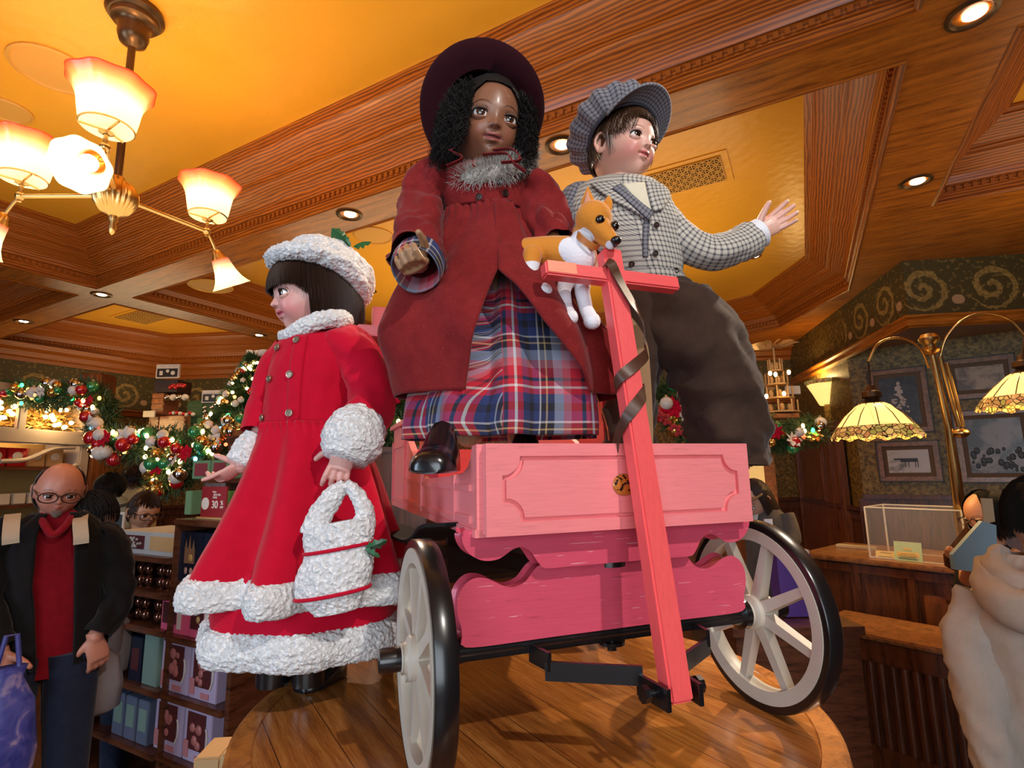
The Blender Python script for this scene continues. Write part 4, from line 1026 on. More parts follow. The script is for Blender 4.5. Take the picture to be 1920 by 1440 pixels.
drape('collar', m_check, g2, bv2, [(1108, 350), (1138, 374), (1176, 394), (1215, 418)], [(1160, 344), (1176, 362), (1199, 384), (1218, 404)], .010)
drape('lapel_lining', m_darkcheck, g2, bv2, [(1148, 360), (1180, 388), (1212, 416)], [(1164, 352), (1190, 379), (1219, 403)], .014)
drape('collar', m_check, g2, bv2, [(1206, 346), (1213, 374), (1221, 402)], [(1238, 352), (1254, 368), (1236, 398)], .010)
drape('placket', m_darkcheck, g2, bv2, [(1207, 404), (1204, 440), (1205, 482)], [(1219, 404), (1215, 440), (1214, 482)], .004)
m_shirt = plain('white_cotton', (.78, .78, .82), .8)
sl = MB(); sleeve(sl, [pv(1215, 392, B), pv(1245, 420, B, .005), pv(1290, 458, B, .02), pv(1335, 474, B, .02), pv(1380, 462, B, .01), pv(1408, 448, B, .0)], [.036, .043, .039, .038, .037, .038], 44, .005, 4, 8); sl.build('sleeve', m_check, g2, ang=70)
sl = MB(); sleeve(sl, [pv(1395, 452, B, .005), pv(1412, 444, B), pv(1426, 437, B)], [.030, .032, .033], 32, .001, 4, 6); solid(sl.build('shirt_cuff', m_shirt, g2, ang=70), .002)
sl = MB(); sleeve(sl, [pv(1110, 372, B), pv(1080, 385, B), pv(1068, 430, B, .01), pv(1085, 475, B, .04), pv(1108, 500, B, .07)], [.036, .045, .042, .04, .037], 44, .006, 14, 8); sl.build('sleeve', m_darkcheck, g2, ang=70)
tr = MB(); sleeve(tr, [pv(1215, 566, B), pv(1250, 592, B, .01), pv(1300, 638, B, .02), pv(1340, 700, B, .02), pv(1358, 770, B, .01), pv(1364, 835, B), pv(1366, 872, B)], [.070, .088, .092, .088, .082, .077, .074], 64, .018, 2, 9)
tr.build('trouser_leg', m_brownwool, g2, ang=70)
tr = MB(); sleeve(tr, [pv(1212, 560, B), pv(1200, 620, B, .01), pv(1190, 700, B, .01), pv(1184, 790, B), pv(1180, 850, B)], [.066, .060, .052, .050, .050], 56, .012, 7, 9); tr.build('trouser_leg', m_brownwool, g2, ang=70)
tr = MB(); body_loft(tr, B, [(536, 1150, 1276), (560, 1145, 1296), (590, 1142, 1310), (630, 1148, 1290)], .75, 64, 6, disp=wrinkle(.004, 10)); tr.build('trouser_seat', m_brownwool, g2, ang=70)
sh_ = MB(); shoe(sh_, pv(1392, 905, B, .06), fdir(30), .10, .036, .05); sh_.build('shoe', m_shoe, g2)
sh_ = MB(); q_ = pv(1180, 850, B); shoe(sh_, Vector((q_.x, q_.y, 1.60))-HH*.05, fdir(10), .10, .036, .05); sh_.build('shoe', m_shoe, g2)
# suede strap hanging behind the handle
sp_ = MB(); ribbon(sp_, [pv(1160, 590, B, .12), pv(1195, 640, B, .10), pv(1203, 700, B, .09), pv(1208, 800, B, .08), pv(1207, 850, B, .08)], .034, (HH.x, HH.y, 0), .003); sp_.build('suede_panel', m_suede, g2)
hr = MB(); M3 = M2.to_3x3()
def bh(i):
    az = random.choice((-1, 1))*random.uniform(.55, PI); el = random.uniform(.05, 1.3)
    if random.random() < .35: az = random.uniform(-.75, .75); el = random.uniform(.62, 1.1)
    P = []; el1 = el-random.uniform(.35, .75); lo = -.5 if abs(az) > 1.2 else (.02 if abs(az) > .8 else .48); el1 = max(lo+random.uniform(-.08, .1), el1)
    if abs(az) < 1.75 and abs(az) > 1.35: el1 = max(el1, -.02)
    lift = random.uniform(1.03, 1.13)
    for k in range(8):
        s_ = k/7; e = el+(el1-el)*s_; a = az+.18*s_*math.sin(i); d = Vector((math.sin(a)*math.cos(e), math.cos(a)*math.cos(e), math.sin(e)))
        P.append(M2 @ (Vector((d.x*HS[0], d.y*HS[1], d.z*HS[2]))*1.04*(lift+.02*math.sin(s_*3))))
    return P
strands(hr, bh, 2600, .0011); hair_cap(hr, M2, 1.04, lambda a: .42 if a < .8 else (.1 if a < 1.5 else -.45), 1.055)
hr.build('hair', m_hair_boy, g2)
# cap: puffed crown, brim
ca = (M3 @ Vector((0, -.55, .83))).normalized(); cc = M2 @ Vector((0, -.012, .044)); Ec = frame(cc, M3 @ Vector((1, 0, 0)), ca); cp = MB(Ec); rings = []; UV = []
pr = [(.076, -.012), (.085, -.012), (.100, .0), (.112, .016), (.108, .036), (.092, .053), (.06, .063), (.03, .066), (.002, .067)]
pr = [(p.x, p.y) for p in cr([(a, b, 0) for a, b in pr], 4)]; v = 0
for k, (r, z) in enumerate(pr):
    if k: v += math.hypot(r-pr[k-1][0], z-pr[k-1][1])
    g = min(1, max(0, (r-.02)/.08)); rings.append([Vector((r*(1+.035*math.sin(16*q)*g+.02*math.sin(5*q)*g)*math.cos(q), r*(1+.035*math.sin(16*q)*g)*math.sin(q)*1.02-.008, z+.004*noise.noise(Vector((q*3, z*60, 1)))*g)) for q in [2*PI*j/128 for j in range(128)]]); UV.append([(2*PI*j/128*.085, v) for j in range(129)])
cp.loft(rings, caps=False, uvs=UV); cp.build('cap_crown', m_darkcheck, g2, ang=80)
cb_ = MB(Ec); rings = []; UV = []
for k, t_ in enumerate([i/10 for i in range(11)]):
    rings.append([Vector((math.cos(q)*(.078+.004*t_), .030+math.sin(q)*(.048+.052*t_), -.012-.010*t_*t_+.012*math.cos(q)**2*-1)) for q in [PI*j/40 for j in range(41)]]); UV.append([(q*.08, t_*.05) for q in [PI*j/40 for j in range(41)]])
cb_.loft(rings, closed=False, uvs=UV); o = cb_.build('cap_brim', m_darkcheck, g2, ang=80); solid(o, .005, 0)
bd = MB(Ec); bd.lathe([(.078, -.020), (.082, -.018), (.083, .0), (.078, .0)], (0, 0, 0), 64); bd.build('cap_band', m_darkcheck, g2)
# ------------------------------------------------------------------ plush dog under the girl's arm
def D_(px, py, d): return at(px, py, d-.022)
dg_ = thing('plush_dog', 'orange and white plush dog with pricked ears held under the maroon girl doll\'s arm', 'toy dog', tuple(D_(1050, 560, 1.0)))
db = MB()
capsule(db, [D_(992, 474, 1.02), D_(1030, 472, 1.01), D_(1062, 474, 1.0), D_(1086, 484, .99)], [.028, .029, .031, .033], 24)
capsule(db, [D_(1086, 480, .99), D_(1094, 452, .985), D_(1104, 425, .98)], [.031, .024, .023], 20)
db.ball(D_(1113, 411, .972), .033, 24); capsule(db, [D_(1116, 416, .965), D_(1132, 436, .95), D_(1149, 452, .94)], [.024, .017, .0115], 20)
capsule(db, [D_(1120, 432, .965), D_(1136, 452, .95), D_(1146, 460, .942)], [.018, .012, .008], 16)
legs = [[D_(1072, 500, .985), D_(1056, 545, .98), D_(1060, 575, .975), D_(1068, 595, .955)], [D_(1092, 505, .985), D_(1092, 550, .98), D_(1099, 580, .975), D_(1110, 602, .955)],
        [D_(998, 478, .985), D_(994, 512, .975), D_(1004, 538, .968), D_(1020, 547, .955)]]
for l in legs: capsule(db, l, [.018, .0135, .0125, .0135], 16); db.ball(l[-1], .0155, 14); db.ball(l[-1]+Vector((0, 0, -.003))-HH*.006, .0135, 12)
for (a, b, w_) in (((1101, 400), (1102, 350), .015), ((1136, 394), (1142, 366), .012)):
    p, q = D_(*a, .975), D_(*b, .985); db.tube([p, lerp(p, q, .5), q], [w_, w_*.85, .002], 14, flat=.4)
db.tube([D_(985, 470, 1.03), D_(978, 490, 1.05), D_(975, 512, 1.05)], [.012, .010, .006], 12); db.ball(D_(975, 512, 1.05), .006, 8)
def dpaint(p):
    c = (.62, .23, .03); w_ = (.74, .74, .78)
    for l in legs:
        for a, b in zip(l, l[1:]):
            t_ = max(0, min(1, (p-a).dot(b-a)/(b-a).length_squared)); 
            if (p-(a+(b-a)*t_)).length < .021 and p.z < legs[0][0].z+.004: return w_
    chs = [D_(1096, 520, .96), D_(1092, 480, .95), D_(1080, 460, .955)]
    if min((p-q).length for q in chs) < .034 and p.z < D_(1, 452, .97).z: return w_
    q = p-D_(1150, 448, .94)
    bl = (p-D_(1143, 425, .95)); 
    if abs((p-D_(1146, 440, .94)).dot(RR)) < .0035 and p.z < D_(1, 440, .95).z and False: return w_
    if (p-D_(1138, 466, .93)).length < .014 or (p-D_(1148, 464, .93)).length < .011: return w_
    return c
t = NT('plush'); a_v = t.n('VertexColor'); a_v.layer_name = 'paint'; t.bump(t.noise(t.co(), 260, 3), .4, .002); m_plush = t.done(a_v.outputs[0], .85, sheen=.4, spec=.1)
skin_build('body', db, dg_, m_plush, .0016, dpaint, 3)
no = MB(); no.ball(D_(1155, 451, .93), .0095, 16, (1, 1, .8)); no.ball(D_(1153, 459, .932), .004, 8); no.build('nose', m_black, dg_)
for (x, y, d) in ((1125, 412, .945), (1152, 424, .958)): e = MB(); e.ball(D_(x, y, d-.004), .0085, 16); e.build('eye', m_pupil, dg_)
ed_ = MB(); p = D_(1100, 394, .962); q = D_(1102, 358, .972); ed_.tube([p, lerp(p, q, .5), q], [.008, .006, .001], 10, flat=.3); ed_.build('inner_ear', plain('pink_plush', (.62, .27, .17), .9), dg_)
cl = MB(); pts = [D_(1076, 430, .985), D_(1090, 447, .955), D_(1112, 462, .95), D_(1124, 461, .965), D_(1118, 450, .985), D_(1100, 436, 1.01), D_(1082, 426, 1.01), D_(1076, 430, .985)]
ribbon(cl, pts, .011, [(p-D_(1100, 444, .982)) for p in pts], .0025); cl.build('collar', plain('tan_leather', (.50, .17, .03), .5), dg_)
ls = MB(); ls.tube(cr([D_(1076, 560, 1.0), D_(1084, 580, 1.0), D_(1094, 606, 1.0), D_(1105, 700, .99), D_(1135, 790, .98), D_(1142, 826, .97)], 6), .0014, 6)
ls.build('leash', plain('orange_cord', (.55, .12, .03), .6), dg_)
# ------------------------------------------------------------------ small girl doll in the red coat
q_ = at(577, 1290, 1.06); RD = Vector((q_.x, q_.y, 0))
g3 = thing('girl_doll', 'girl doll in red coat and fluffy white hat standing on the table beside the cart', 'doll', (RD.x, RD.y, ZT))
y_ = fdir(-54, -6); up_ = (Z3-RR*.02).normalized(); hc = pv(590, 556, RD); M3_ = frame(hc, y_.cross(up_), up_-y_*up_.dot(y_)); K3 = 1.13
sk = MB(); head(sk, M3_, {'cheek': 1.3}, K3); nb_ = pv(602, 632, RD); neck(sk, M3_, nb_, .028)
capsule(sk, [nb_, pv(590, 720, RD), pv(590, 850, RD)], [.045, .05, .05], 20)
w3 = pv(652, 835, RD, .13); capsule(sk, [pv(640, 650, RD, .03), pv(690, 755, RD, .06), w3], [.03, .025, .019])
h3 = (pv(634, 885, RD, .15)-w3).normalized(); hand(sk, frame(w3, -RR*.9-HH*.3, h3), .092, (.35, .5, .45, .5), 1, (.8, .3, .35), .16, .4)
w4 = pv(455, 872, RD, .02); capsule(sk, [pv(545, 660, RD, -.03), pv(510, 780, RD, -.02), w4], [.03, .024, .018])
h4 = (pv(420, 893, RD, .03)-w4).normalized(); hand(sk, frame(w4, Z3*.5-HH*.8, h4), .080, (.1, .5, .6, .5), 1, (.5, .6, .5), .05, .5)
capsule(sk, [pv(560, 860, RD), RD+Vector((0, 0, ZT+.05))-RR*.07], [.04, .026]); capsule(sk, [pv(600, 860, RD), RD+Vector((0, 0, ZT+.05))+RR*.0], [.04, .026])
base3 = (.66, .34, .29)
def nails(q, c): return c
skin_build('body', sk, g3, m_skin, .0015, face_paint(M3_, base3, (.55, .09, .12), (.72, .22, .22), (.10, .05, .03), K3), 2)
eyes(g3, M3_, (.64, .33, .28), (-.1, 0), K3)
bo = MB(); body_loft(bo, RD, [(622, 575, 640), (632, 548, 662), (650, 527, 684), (690, 513, 690), (740, 506, 680), (798, 500, 668)], .82, 100, 8, disp=wrinkle(.004, 12, 1.5, 8))
bv3 = bvh(bo); solid(bo.build('coat_bodice', m_redfelt, g3, ang=60), .003)
def flare(q, s_, c):
    return .030*s_*math.sin(6*q+1.1+.8*math.sin(2*q))+.010*s_*math.sin(11*q+2)+.004*math.sin(40*q)*max(0, 1-s_*5)
ck = MB(); body_loft(ck, RD, [(796, 499, 668), (830, 492, 684), (900, 468, 708), (975, 436, 730), (1035, 406, 748), (1066, 394, 755)], .85, 160, 8, disp=flare)
solid(ck.build('coat_skirt', m_redfelt, g3, ang=70), .004)
# overlap of the coat front, running down from the collar
def strip_on(path, w_, m, name, parent, th=.003, nn=-HH):
    mb = MB(); P = cr(path, 6); rings = []
    for i, p in enumerate(P):
        t_ = (P[min(i+1, len(P)-1)]-P[max(i-1, 0)]).normalized(); x = t_.cross(nn).normalized(); rings.append([p+x*w_/2+nn*th, p-x*w_/2+nn*th*.6, p-x*w_/2-nn*.01, p+x*w_/2-nn*.01])
    mb.loft(rings); return mb.build(name, m, parent, ang=60)
drape('coat_placket', m_redfelt, g3, bv3, [(556, 630), (544, 700), (540, 790)], [(578, 630), (568, 700), (562, 790)], .004)
for px, py, k in ((559, 640, .072), (547, 703, .082), (545, 775, .083), (525, 654, .055), (510, 712, .055), (497, 784, .045)):
    p, n = hit(bv3, px, py); button(p+n*.006, n, .0078, m_btn, g3)
# fleece trims
def sherp_ring(name, parent, A, tab, ratio, disp, amp=.004, th=.014, N=260, tilt=None):
    L = levels(A, tab, 14); rings = []
    k = len(L)
    prof = [(L[i][0], L[i][1], math.sin(PI*i/(k-1))**.5*th) for i in range(k)]
    prof2 = [(L[i][0], L[i][1], -math.sin(PI*i/(k-1))**.5*th*.5) for i in range(k-1, -1, -1)]
    for c, a, e in prof+prof2[1:]:
        rg = []
        for j in range(N):
            q = 2*PI*j/N; dd = disp(q, 1.0, c) if disp else 0; d = RR*math.sin(q)*a-HH*math.cos(q)*a*ratio; n = d.normalized(); p = c+d+n*(dd+e)
            w_ = noise.noise(p*150)+.6*noise.noise(p*310); rg.append(p+n*(w_*amp)+Z3*(noise.noise(p*190+Vector((9, 9, 9)))*amp*.8+(tilt(q) if tilt else 0)))
        rings.append(rg)
    mb = MB(); mb.loft(rings, caps=False); return mb.build(name, m_sherpa, parent, ang=180)
sherp_ring('coat_hem_trim', g3, RD, [(1058, 397, 752), (1084, 388, 756), (1112, 382, 760)], .85, lambda q, s_, c: flare(q, 1, c)+.003, .004, .014)
dk = MB(); body_loft(dk, RD, [(1050, 430, 735), (1100, 415, 738), (1145, 408, 742), (1185, 404, 744)], .82, 120, 6, disp=lambda q, s_, c: .008*math.sin(7*q)*s_)
solid(dk.build('dress', m_redfelt, g3, ang=70), .003)
sherp_ring('dress_hem_trim', g3, RD, [(1148, 408, 742), (1180, 402, 744), (1212, 402, 742)], .82, lambda q, s_, c: .008*math.sin(7*q)+.002, .0045, .016)
def fluff(mb, c, r, sc_, R=None, n=90, amp=.06, f=55):
    m = n//2; rings = []; c = Vector(c)
    for i in range(m+1):
        t_ = PI*i/m; rg = []
        for j in range(n):
            q = 2*PI*j/n; d = Vector((max(1e-4, math.sin(t_))*math.cos(q)*sc_[0], max(1e-4, math.sin(t_))*math.sin(q)*sc_[1], -math.cos(t_)*sc_[2])); 
            if R: d = R @ d
            p = c+d*r; w_ = noise.noise(p*f)*1.0+.7*noise.noise(p*f*2.2); rg.append(c+d*r*(1+amp*w_))
        rings.append(rg)
    mb.loft(rings, caps=False)
def fluff_tube(mb, path, rs, N=40, amp=.0028, n=10, flat=1, f=100):
    P = cr(path, n); R = [q.x for q in cr([(r, 0, 0) for r in rs], n)]; rings = []; prev = None
    for i, p in enumerate(P):
        t_ = (P[min(i+1, len(P)-1)]-P[max(i-1, 0)]).normalized(); a = prev or (Z3 if abs(t_.z) < .8 else HH); x = (a-t_*a.dot(t_)).normalized(); y = t_.cross(x); prev = x; rg = []
        for j in range(N):
            q = 2*PI*j/N; d = x*math.cos(q)+y*math.sin(q)*flat; s_ = p+d*R[i]; rg.append(s_+d*amp*(noise.noise(s_*f)+.7*noise.noise(s_*f*2.1)))
        rings.append(rg)
    mb.loft(rings)
sl = MB(); sleeve(sl, [pv(628, 642, RD, .02), pv(650, 652, RD, .035), pv(683, 690, RD, .05), pv(696, 745, RD, .065), pv(686, 790, RD, .10), pv(668, 812, RD, .12)], [.034, .047, .046, .045, .043, .044], 52, .006, 21, 10); sl.build('sleeve', m_redfelt, g3, ang=70)
cf = MB(); fluff_tube(cf, [pv(686, 792, RD, .10), pv(668, 812, RD, .122), pv(656, 838, RD, .135), pv(646, 862, RD, .145)], [.046, .056, .055, .040], 60, .004, 14); cf.build('sleeve_cuff', m_sherpa, g3, ang=180)
sl = MB(); sleeve(sl, [pv(548, 655, RD, -.02), pv(522, 700, RD, -.03), pv(505, 760, RD, -.02), pv(492, 812, RD, 0)], [.036, .04, .038, .036], 40, .006, 31, 10); sl.build('sleeve', m_redfelt, g3, ang=70)
cf = MB(); fluff_tube(cf, [pv(487, 822, RD, .0), pv(470, 845, RD, .01), pv(452, 872, RD, .02)], [.032, .036, .031], 50, .003, 12); cf.build('sleeve_cuff', m_sherpa, g3, ang=180)
cf = MB(); fluff_tube(cf, [pv(665, 600, RD, -.04), pv(640, 598, RD, .045), pv(605, 600, RD, .07), pv(572, 612, RD, .07), pv(545, 628, RD, .055), pv(528, 632, RD, .035)], [.015, .019, .019, .018, .017, .012], 36, .003, 12, .8); cf.build('collar', m_sherpa, g3, ang=180)
# hair: dark bob with a fringe
hr = MB(); 
def bob(i):
    if random.random() < .42:
        az = random.uniform(-1.3, 1.3); el = 1.15; el1 = random.uniform(.06, .2)-max(0, abs(az)-.85)*.7
        P = []; jit_ = random.uniform(1.07, 1.13)
        for k in range(8):
            s_ = k/7; e = el+(el1-el)*s_; d = Vector((math.sin(az+.06*math.sin(i)*s_)*math.cos(e), math.cos(az)*math.cos(e), math.sin(e))); P.append(M3_ @ (Vector((d.x*HS[0], d.y*HS[1]*1.02, d.z*HS[2]))*K3*(jit_+.06*math.sin(s_*2.5))))
        return P
    az = random.choice((-1, 1))*random.uniform(1.22, PI); P = []; L = random.uniform(.07, .105); jt = random.uniform(-.035, .03)
    for k in range(10):
        s_ = k/9; e = 1.2*(1-min(1, s_*1.9)); d = Vector((math.sin(az)*math.cos(e)*HS[0], math.cos(az)*math.cos(e)*HS[1], math.sin(e)*HS[2]))*K3*(1.17+jt+.05*s_); dn = max(0, s_-.5)*2
        P.append(M3_ @ (d+Vector((0, 0, -L*dn))+Vector((math.sin(az), math.cos(az), 0))*(-.018*dn*dn+.008*math.sin(dn*PI))))
    return P
strands(hr, bob, 4200, .0011)
hair_cap(hr, M3_, K3, lambda a: .22 if a < 1.15 else (.05 if a < 1.45 else -.35), 1.05)
bk_ = []
for s_ in [i/8 for i in range(9)]: bk_.append([M3_ @ (Vector((math.sin(az)*HS[0], math.cos(az)*HS[1], 0))*K3*1.08+Vector((0, 0, .01-.095*s_))-Vector((math.sin(az), math.cos(az), 0))*.016*s_) for az in [1.5+(2*PI-3.0)*j/30 for j in range(31)]])
hr.loft(bk_, closed=False); hr.build('hair', m_hair_br, g3)
# hat: fleece brim and puffed crown
hm = M3_ @ Vector((0, -.018, .050)); ha = (M3_.to_3x3() @ Vector((0, -.42, .9))).normalized(); Eh = frame(hm, M3_.to_3x3() @ Vector((1, 0, 0)), ha); E3 = Eh.to_3x3().to_4x4()
ht_ = MB(); rings = []
for i in range(64):
    q = 2*PI*i/63; 
P_ = [Eh @ Vector((.079*math.cos(q), .090*math.sin(q), .008*math.cos(2*q))) for q in [2*PI*i/24 for i in range(25)]]
fluff_tube(ht_, P_, [.020]*25, 40, .004, 5, 1.5); ht_.build('hat_brim', m_sherpa, g3, ang=180)
ht_ = MB(); fluff(ht_, Eh @ Vector((0, -.010, .030)), .088, (.98, 1.08, .62), E3, 150, .05, 38); fluff(ht_, Eh @ Vector((0, -.045, .02)), .075, (1, 1, .8), E3, 120, .05, 38); ht_.build('hat_crown', m_sherpa, g3, ang=180)
m_leaf = NT('holly_leaf'); m_leaf = m_leaf.done(m_leaf.mix(m_leaf.noise(m_leaf.co(), 30, 2), (.01, .06, .02), (.03, .16, .05)), .35)
def leaf(mb, p, d, nrm, L, W, spiky=True):
    d = Vector(d).normalized(); n = Vector(nrm); n = (n-d*n.dot(d)).normalized(); s_ = d.cross(n); pts = []
    prof = [(0, .02), (.15, .5), (.28, .85), (.38, .55), (.52, 1), (.66, .5), (.8, .6), (1, .02)] if spiky else [(0, .02), (.2, .6), (.45, 1), (.75, .6), (1, .02)]
    a = [Vector(p)+d*u*L+s_*w_*W+n*(.12*L*math.sin(u*PI)-.02*w_) for u, w_ in prof]; m_ = [Vector(p)+d*u*L+n*(.12*L*math.sin(u*PI)+.0) for u, w_ in prof]; b = [Vector(p)+d*u*L-s_*w_*W+n*(.12*L*math.sin(u*PI)) for u, w_ in prof]
    k = len(prof); mb.add(a+m_+b, [(i, i+1, k+i+1, k+i) for i in range(k-1)]+[(k+i, k+i+1, 2*k+i+1, 2*k+i) for i in range(k-1)])
hl_ = MB()
leaf(hl_, pv(622, 428, RD, .05), pv(652, 456, RD, .02)-pv(622, 428, RD, .05), -HH+Z3*.5, .048, .014); leaf(hl_, pv(662, 462, RD), pv(700, 452, RD)-pv(662, 462, RD), Z3, .042, .007); leaf(hl_, pv(640, 440, RD, .03), pv(664, 470, RD, .03)-pv(640, 440, RD, .03), -HH, .035, .010)
solid(hl_.build('holly_leaves', m_leaf, g3, smooth=False), .0008)
for o in (-.07, .0):
    st_ = MB(); b_ = RD+Vector((0, 0, ZT+.02))+RR*o; st_.tube([b_, b_+Z3*.14], [.031, .036], 16); st_.build('stocking', m_shoe, g3)
sh_ = MB(); shoe(sh_, onz(560, 1300, ZT), fdir(-28), .11, .037, .05); sh_.build('shoe', m_shoe, g3)
sh_ = MB(); shoe(sh_, onz(482, 1282, ZT), fdir(-50), .10, .036, .05); sh_.build('shoe', m_shoe, g3)
# fleece purse hanging from her hand
PA = RD; o_ = .185
pu = thing('fleece_purse', 'white fleece drawstring purse with red ribbon bands hanging from the red coated doll\'s hand', 'purse', tuple(pv(620, 1150, RD, o_)))
hd2 = MB(); fluff_tube(hd2, [pv(648, 908, RD, o_), pv(625, 930, RD, o_), pv(600, 968, RD, o_), pv(592, 1000, RD, o_)], [.010, .018, .021, .026], 40, .003, 12)
fluff_tube(hd2, [pv(648, 908, RD, o_), pv(668, 925, RD, o_), pv(684, 962, RD, o_), pv(676, 1000, RD, o_)], [.010, .013, .016, .024], 40, .003, 12); hd2.build('handle', m_sherpa, pu, ang=180)
def bagring(y0, y1, l0, r0_, l1, r1_, e):
    L = levels(RD, [(y0, l0, r0_), ((y0+y1)/2, (l0+l1)/2-e, (r0_+r1_)/2+e), (y1, l1, r1_)], 12, o_); mb = MB(); rings = []
    for c, a, x_ in L:
        rg = []
        for j in range(110):
            q = 2*PI*j/110; d = RR*math.sin(q)*a-HH*math.cos(q)*a*.55; p = c+d+Z3*(-.16*d.dot(RR)*-1); w_ = noise.noise(p*95)+.6*noise.noise(p*210); rg.append(p+d.normalized()*w_*.003)
        rings.append(rg)
    mb.loft(rings); return mb
b1 = bagring(978, 1028, 572, 700, 572, 698, 2); b1.build('gathered_top', m_sherpa, pu, ang=180)
b2 = bagring(1026, 1112, 576, 692, 556, 690, 9); b2.build('bag', m_sherpa, pu, ang=180)
b3 = bagring(1110, 1148, 560, 688, 590, 668, 0); b3.build('base', m_sherpa, pu, ang=180)
for (y, l, r) in ((1027, 575, 694), (1111, 558, 690)):
    mb = MB(); L = pv(l, y, RD, o_); Rr = pv(r, y, RD, o_); c = (L+Rr)/2; a = (Rr-L).length/2+.003
    mb.tube([c+RR*math.sin(q)*a-HH*math.cos(q)*a*.57+Z3*(.16*math.sin(q)*a) for q in [2*PI*j/60 for j in range(61)]], .0032, 8, caps=False, flat=1.0); mb.build('ribbon_band', m_redfelt, pu)
hl_ = MB(); leaf(hl_, pv(685, 1030, RD, o_+.02), RR+Z3*.4, -HH, .04, .010); leaf(hl_, pv(683, 1030, RD, o_+.02), RR-Z3*.5, -HH, .03, .009); solid(hl_.build('holly_leaf', m_leaf, pu, smooth=False), .0008)
# ------------------------------------------------------------------ chandelier
def shade_mat(name, c_lo, c_hi, z0, z1, es):
    t = NT(name); X = t.xyz(t.co('Object')); f = t.M('DIVIDE', t.M('SUBTRACT', X[2], z0), z1-z0, clamp=True)
    c = t.ramp(f, [(0, (1, .80, .38)), (.55, (1, .74, .36)), (.82, c_lo), (1, c_hi)]); e = t.ramp(f, [(0, .55), (.45, 1), (1, .12)])
    t.done(c, .35, emit=c, es=1, coat=.3); t.put(t.b.inputs['Emission Strength'], t.M('MULTIPLY', t.xyz(e)[0], es)); return t.m
m_shade = shade_mat('etched_glass_shade', (1, .34, .08), (.85, .07, .02), 0, .21, 2.6)
m_bell = shade_mat('pink_glass_bell', (1, .40, .22), (.95, .22, .12), .17, .0, 2.6)
bulbm = NT('bulb').done((1, 1, 1), .3, emit=(1, .9, .7), es=9)
CB = Vector((-2.95, 1.26, 3.05)); CX0, CY0 = -2.93, 1.26
chd = thing('chandelier', 'brass gasolier style chandelier with etched glass shades hanging at top left', 'chandelier', (CX0, CY0, 2.85))
MB().lathe([(.001, ZC), (.13, ZC), (.135, ZC-.03), (.12, ZC-.05), (.11, ZC-.05), (.105, ZC-.07), (.085, ZC-.08), (.07, ZC-.10), (.072, ZC-.15), (.06, ZC-.19), (.03, ZC-.21), (.018, ZC-.22)], (CX0, CY0, 0), 32).build('canopy', m_bronze, chd)
MB().cyl((CX0, CY0, 3.15), (CX0, CY0, ZC-.2), .018).build('stem', m_bronze, chd)
bb = MB(); pr = [(.012, 3.16), (.03, 3.15), (.035, 3.13), (.07, 3.11), (.092, 3.07), (.095, 3.04), (.085, 3.0), (.06, 2.965), (.03, 2.95), (.02, 2.94), (.022, 2.92), (.012, 2.90), (.018, 2.88), (.01, 2.85), (.001, 2.84)]
rings = []
for (r, z) in pr: rings.append([Vector((CX0+r*(1+.05*math.cos(24*q)*(r > .05))*math.cos(q), CY0+r*(1+.05*math.cos(24*q)*(r > .05))*math.sin(q), z)) for q in [2*PI*j/144 for j in range(144)]])
bb.loft(rings, caps=False); bb.build('centre_ball', m_brass, chd, ang=50)
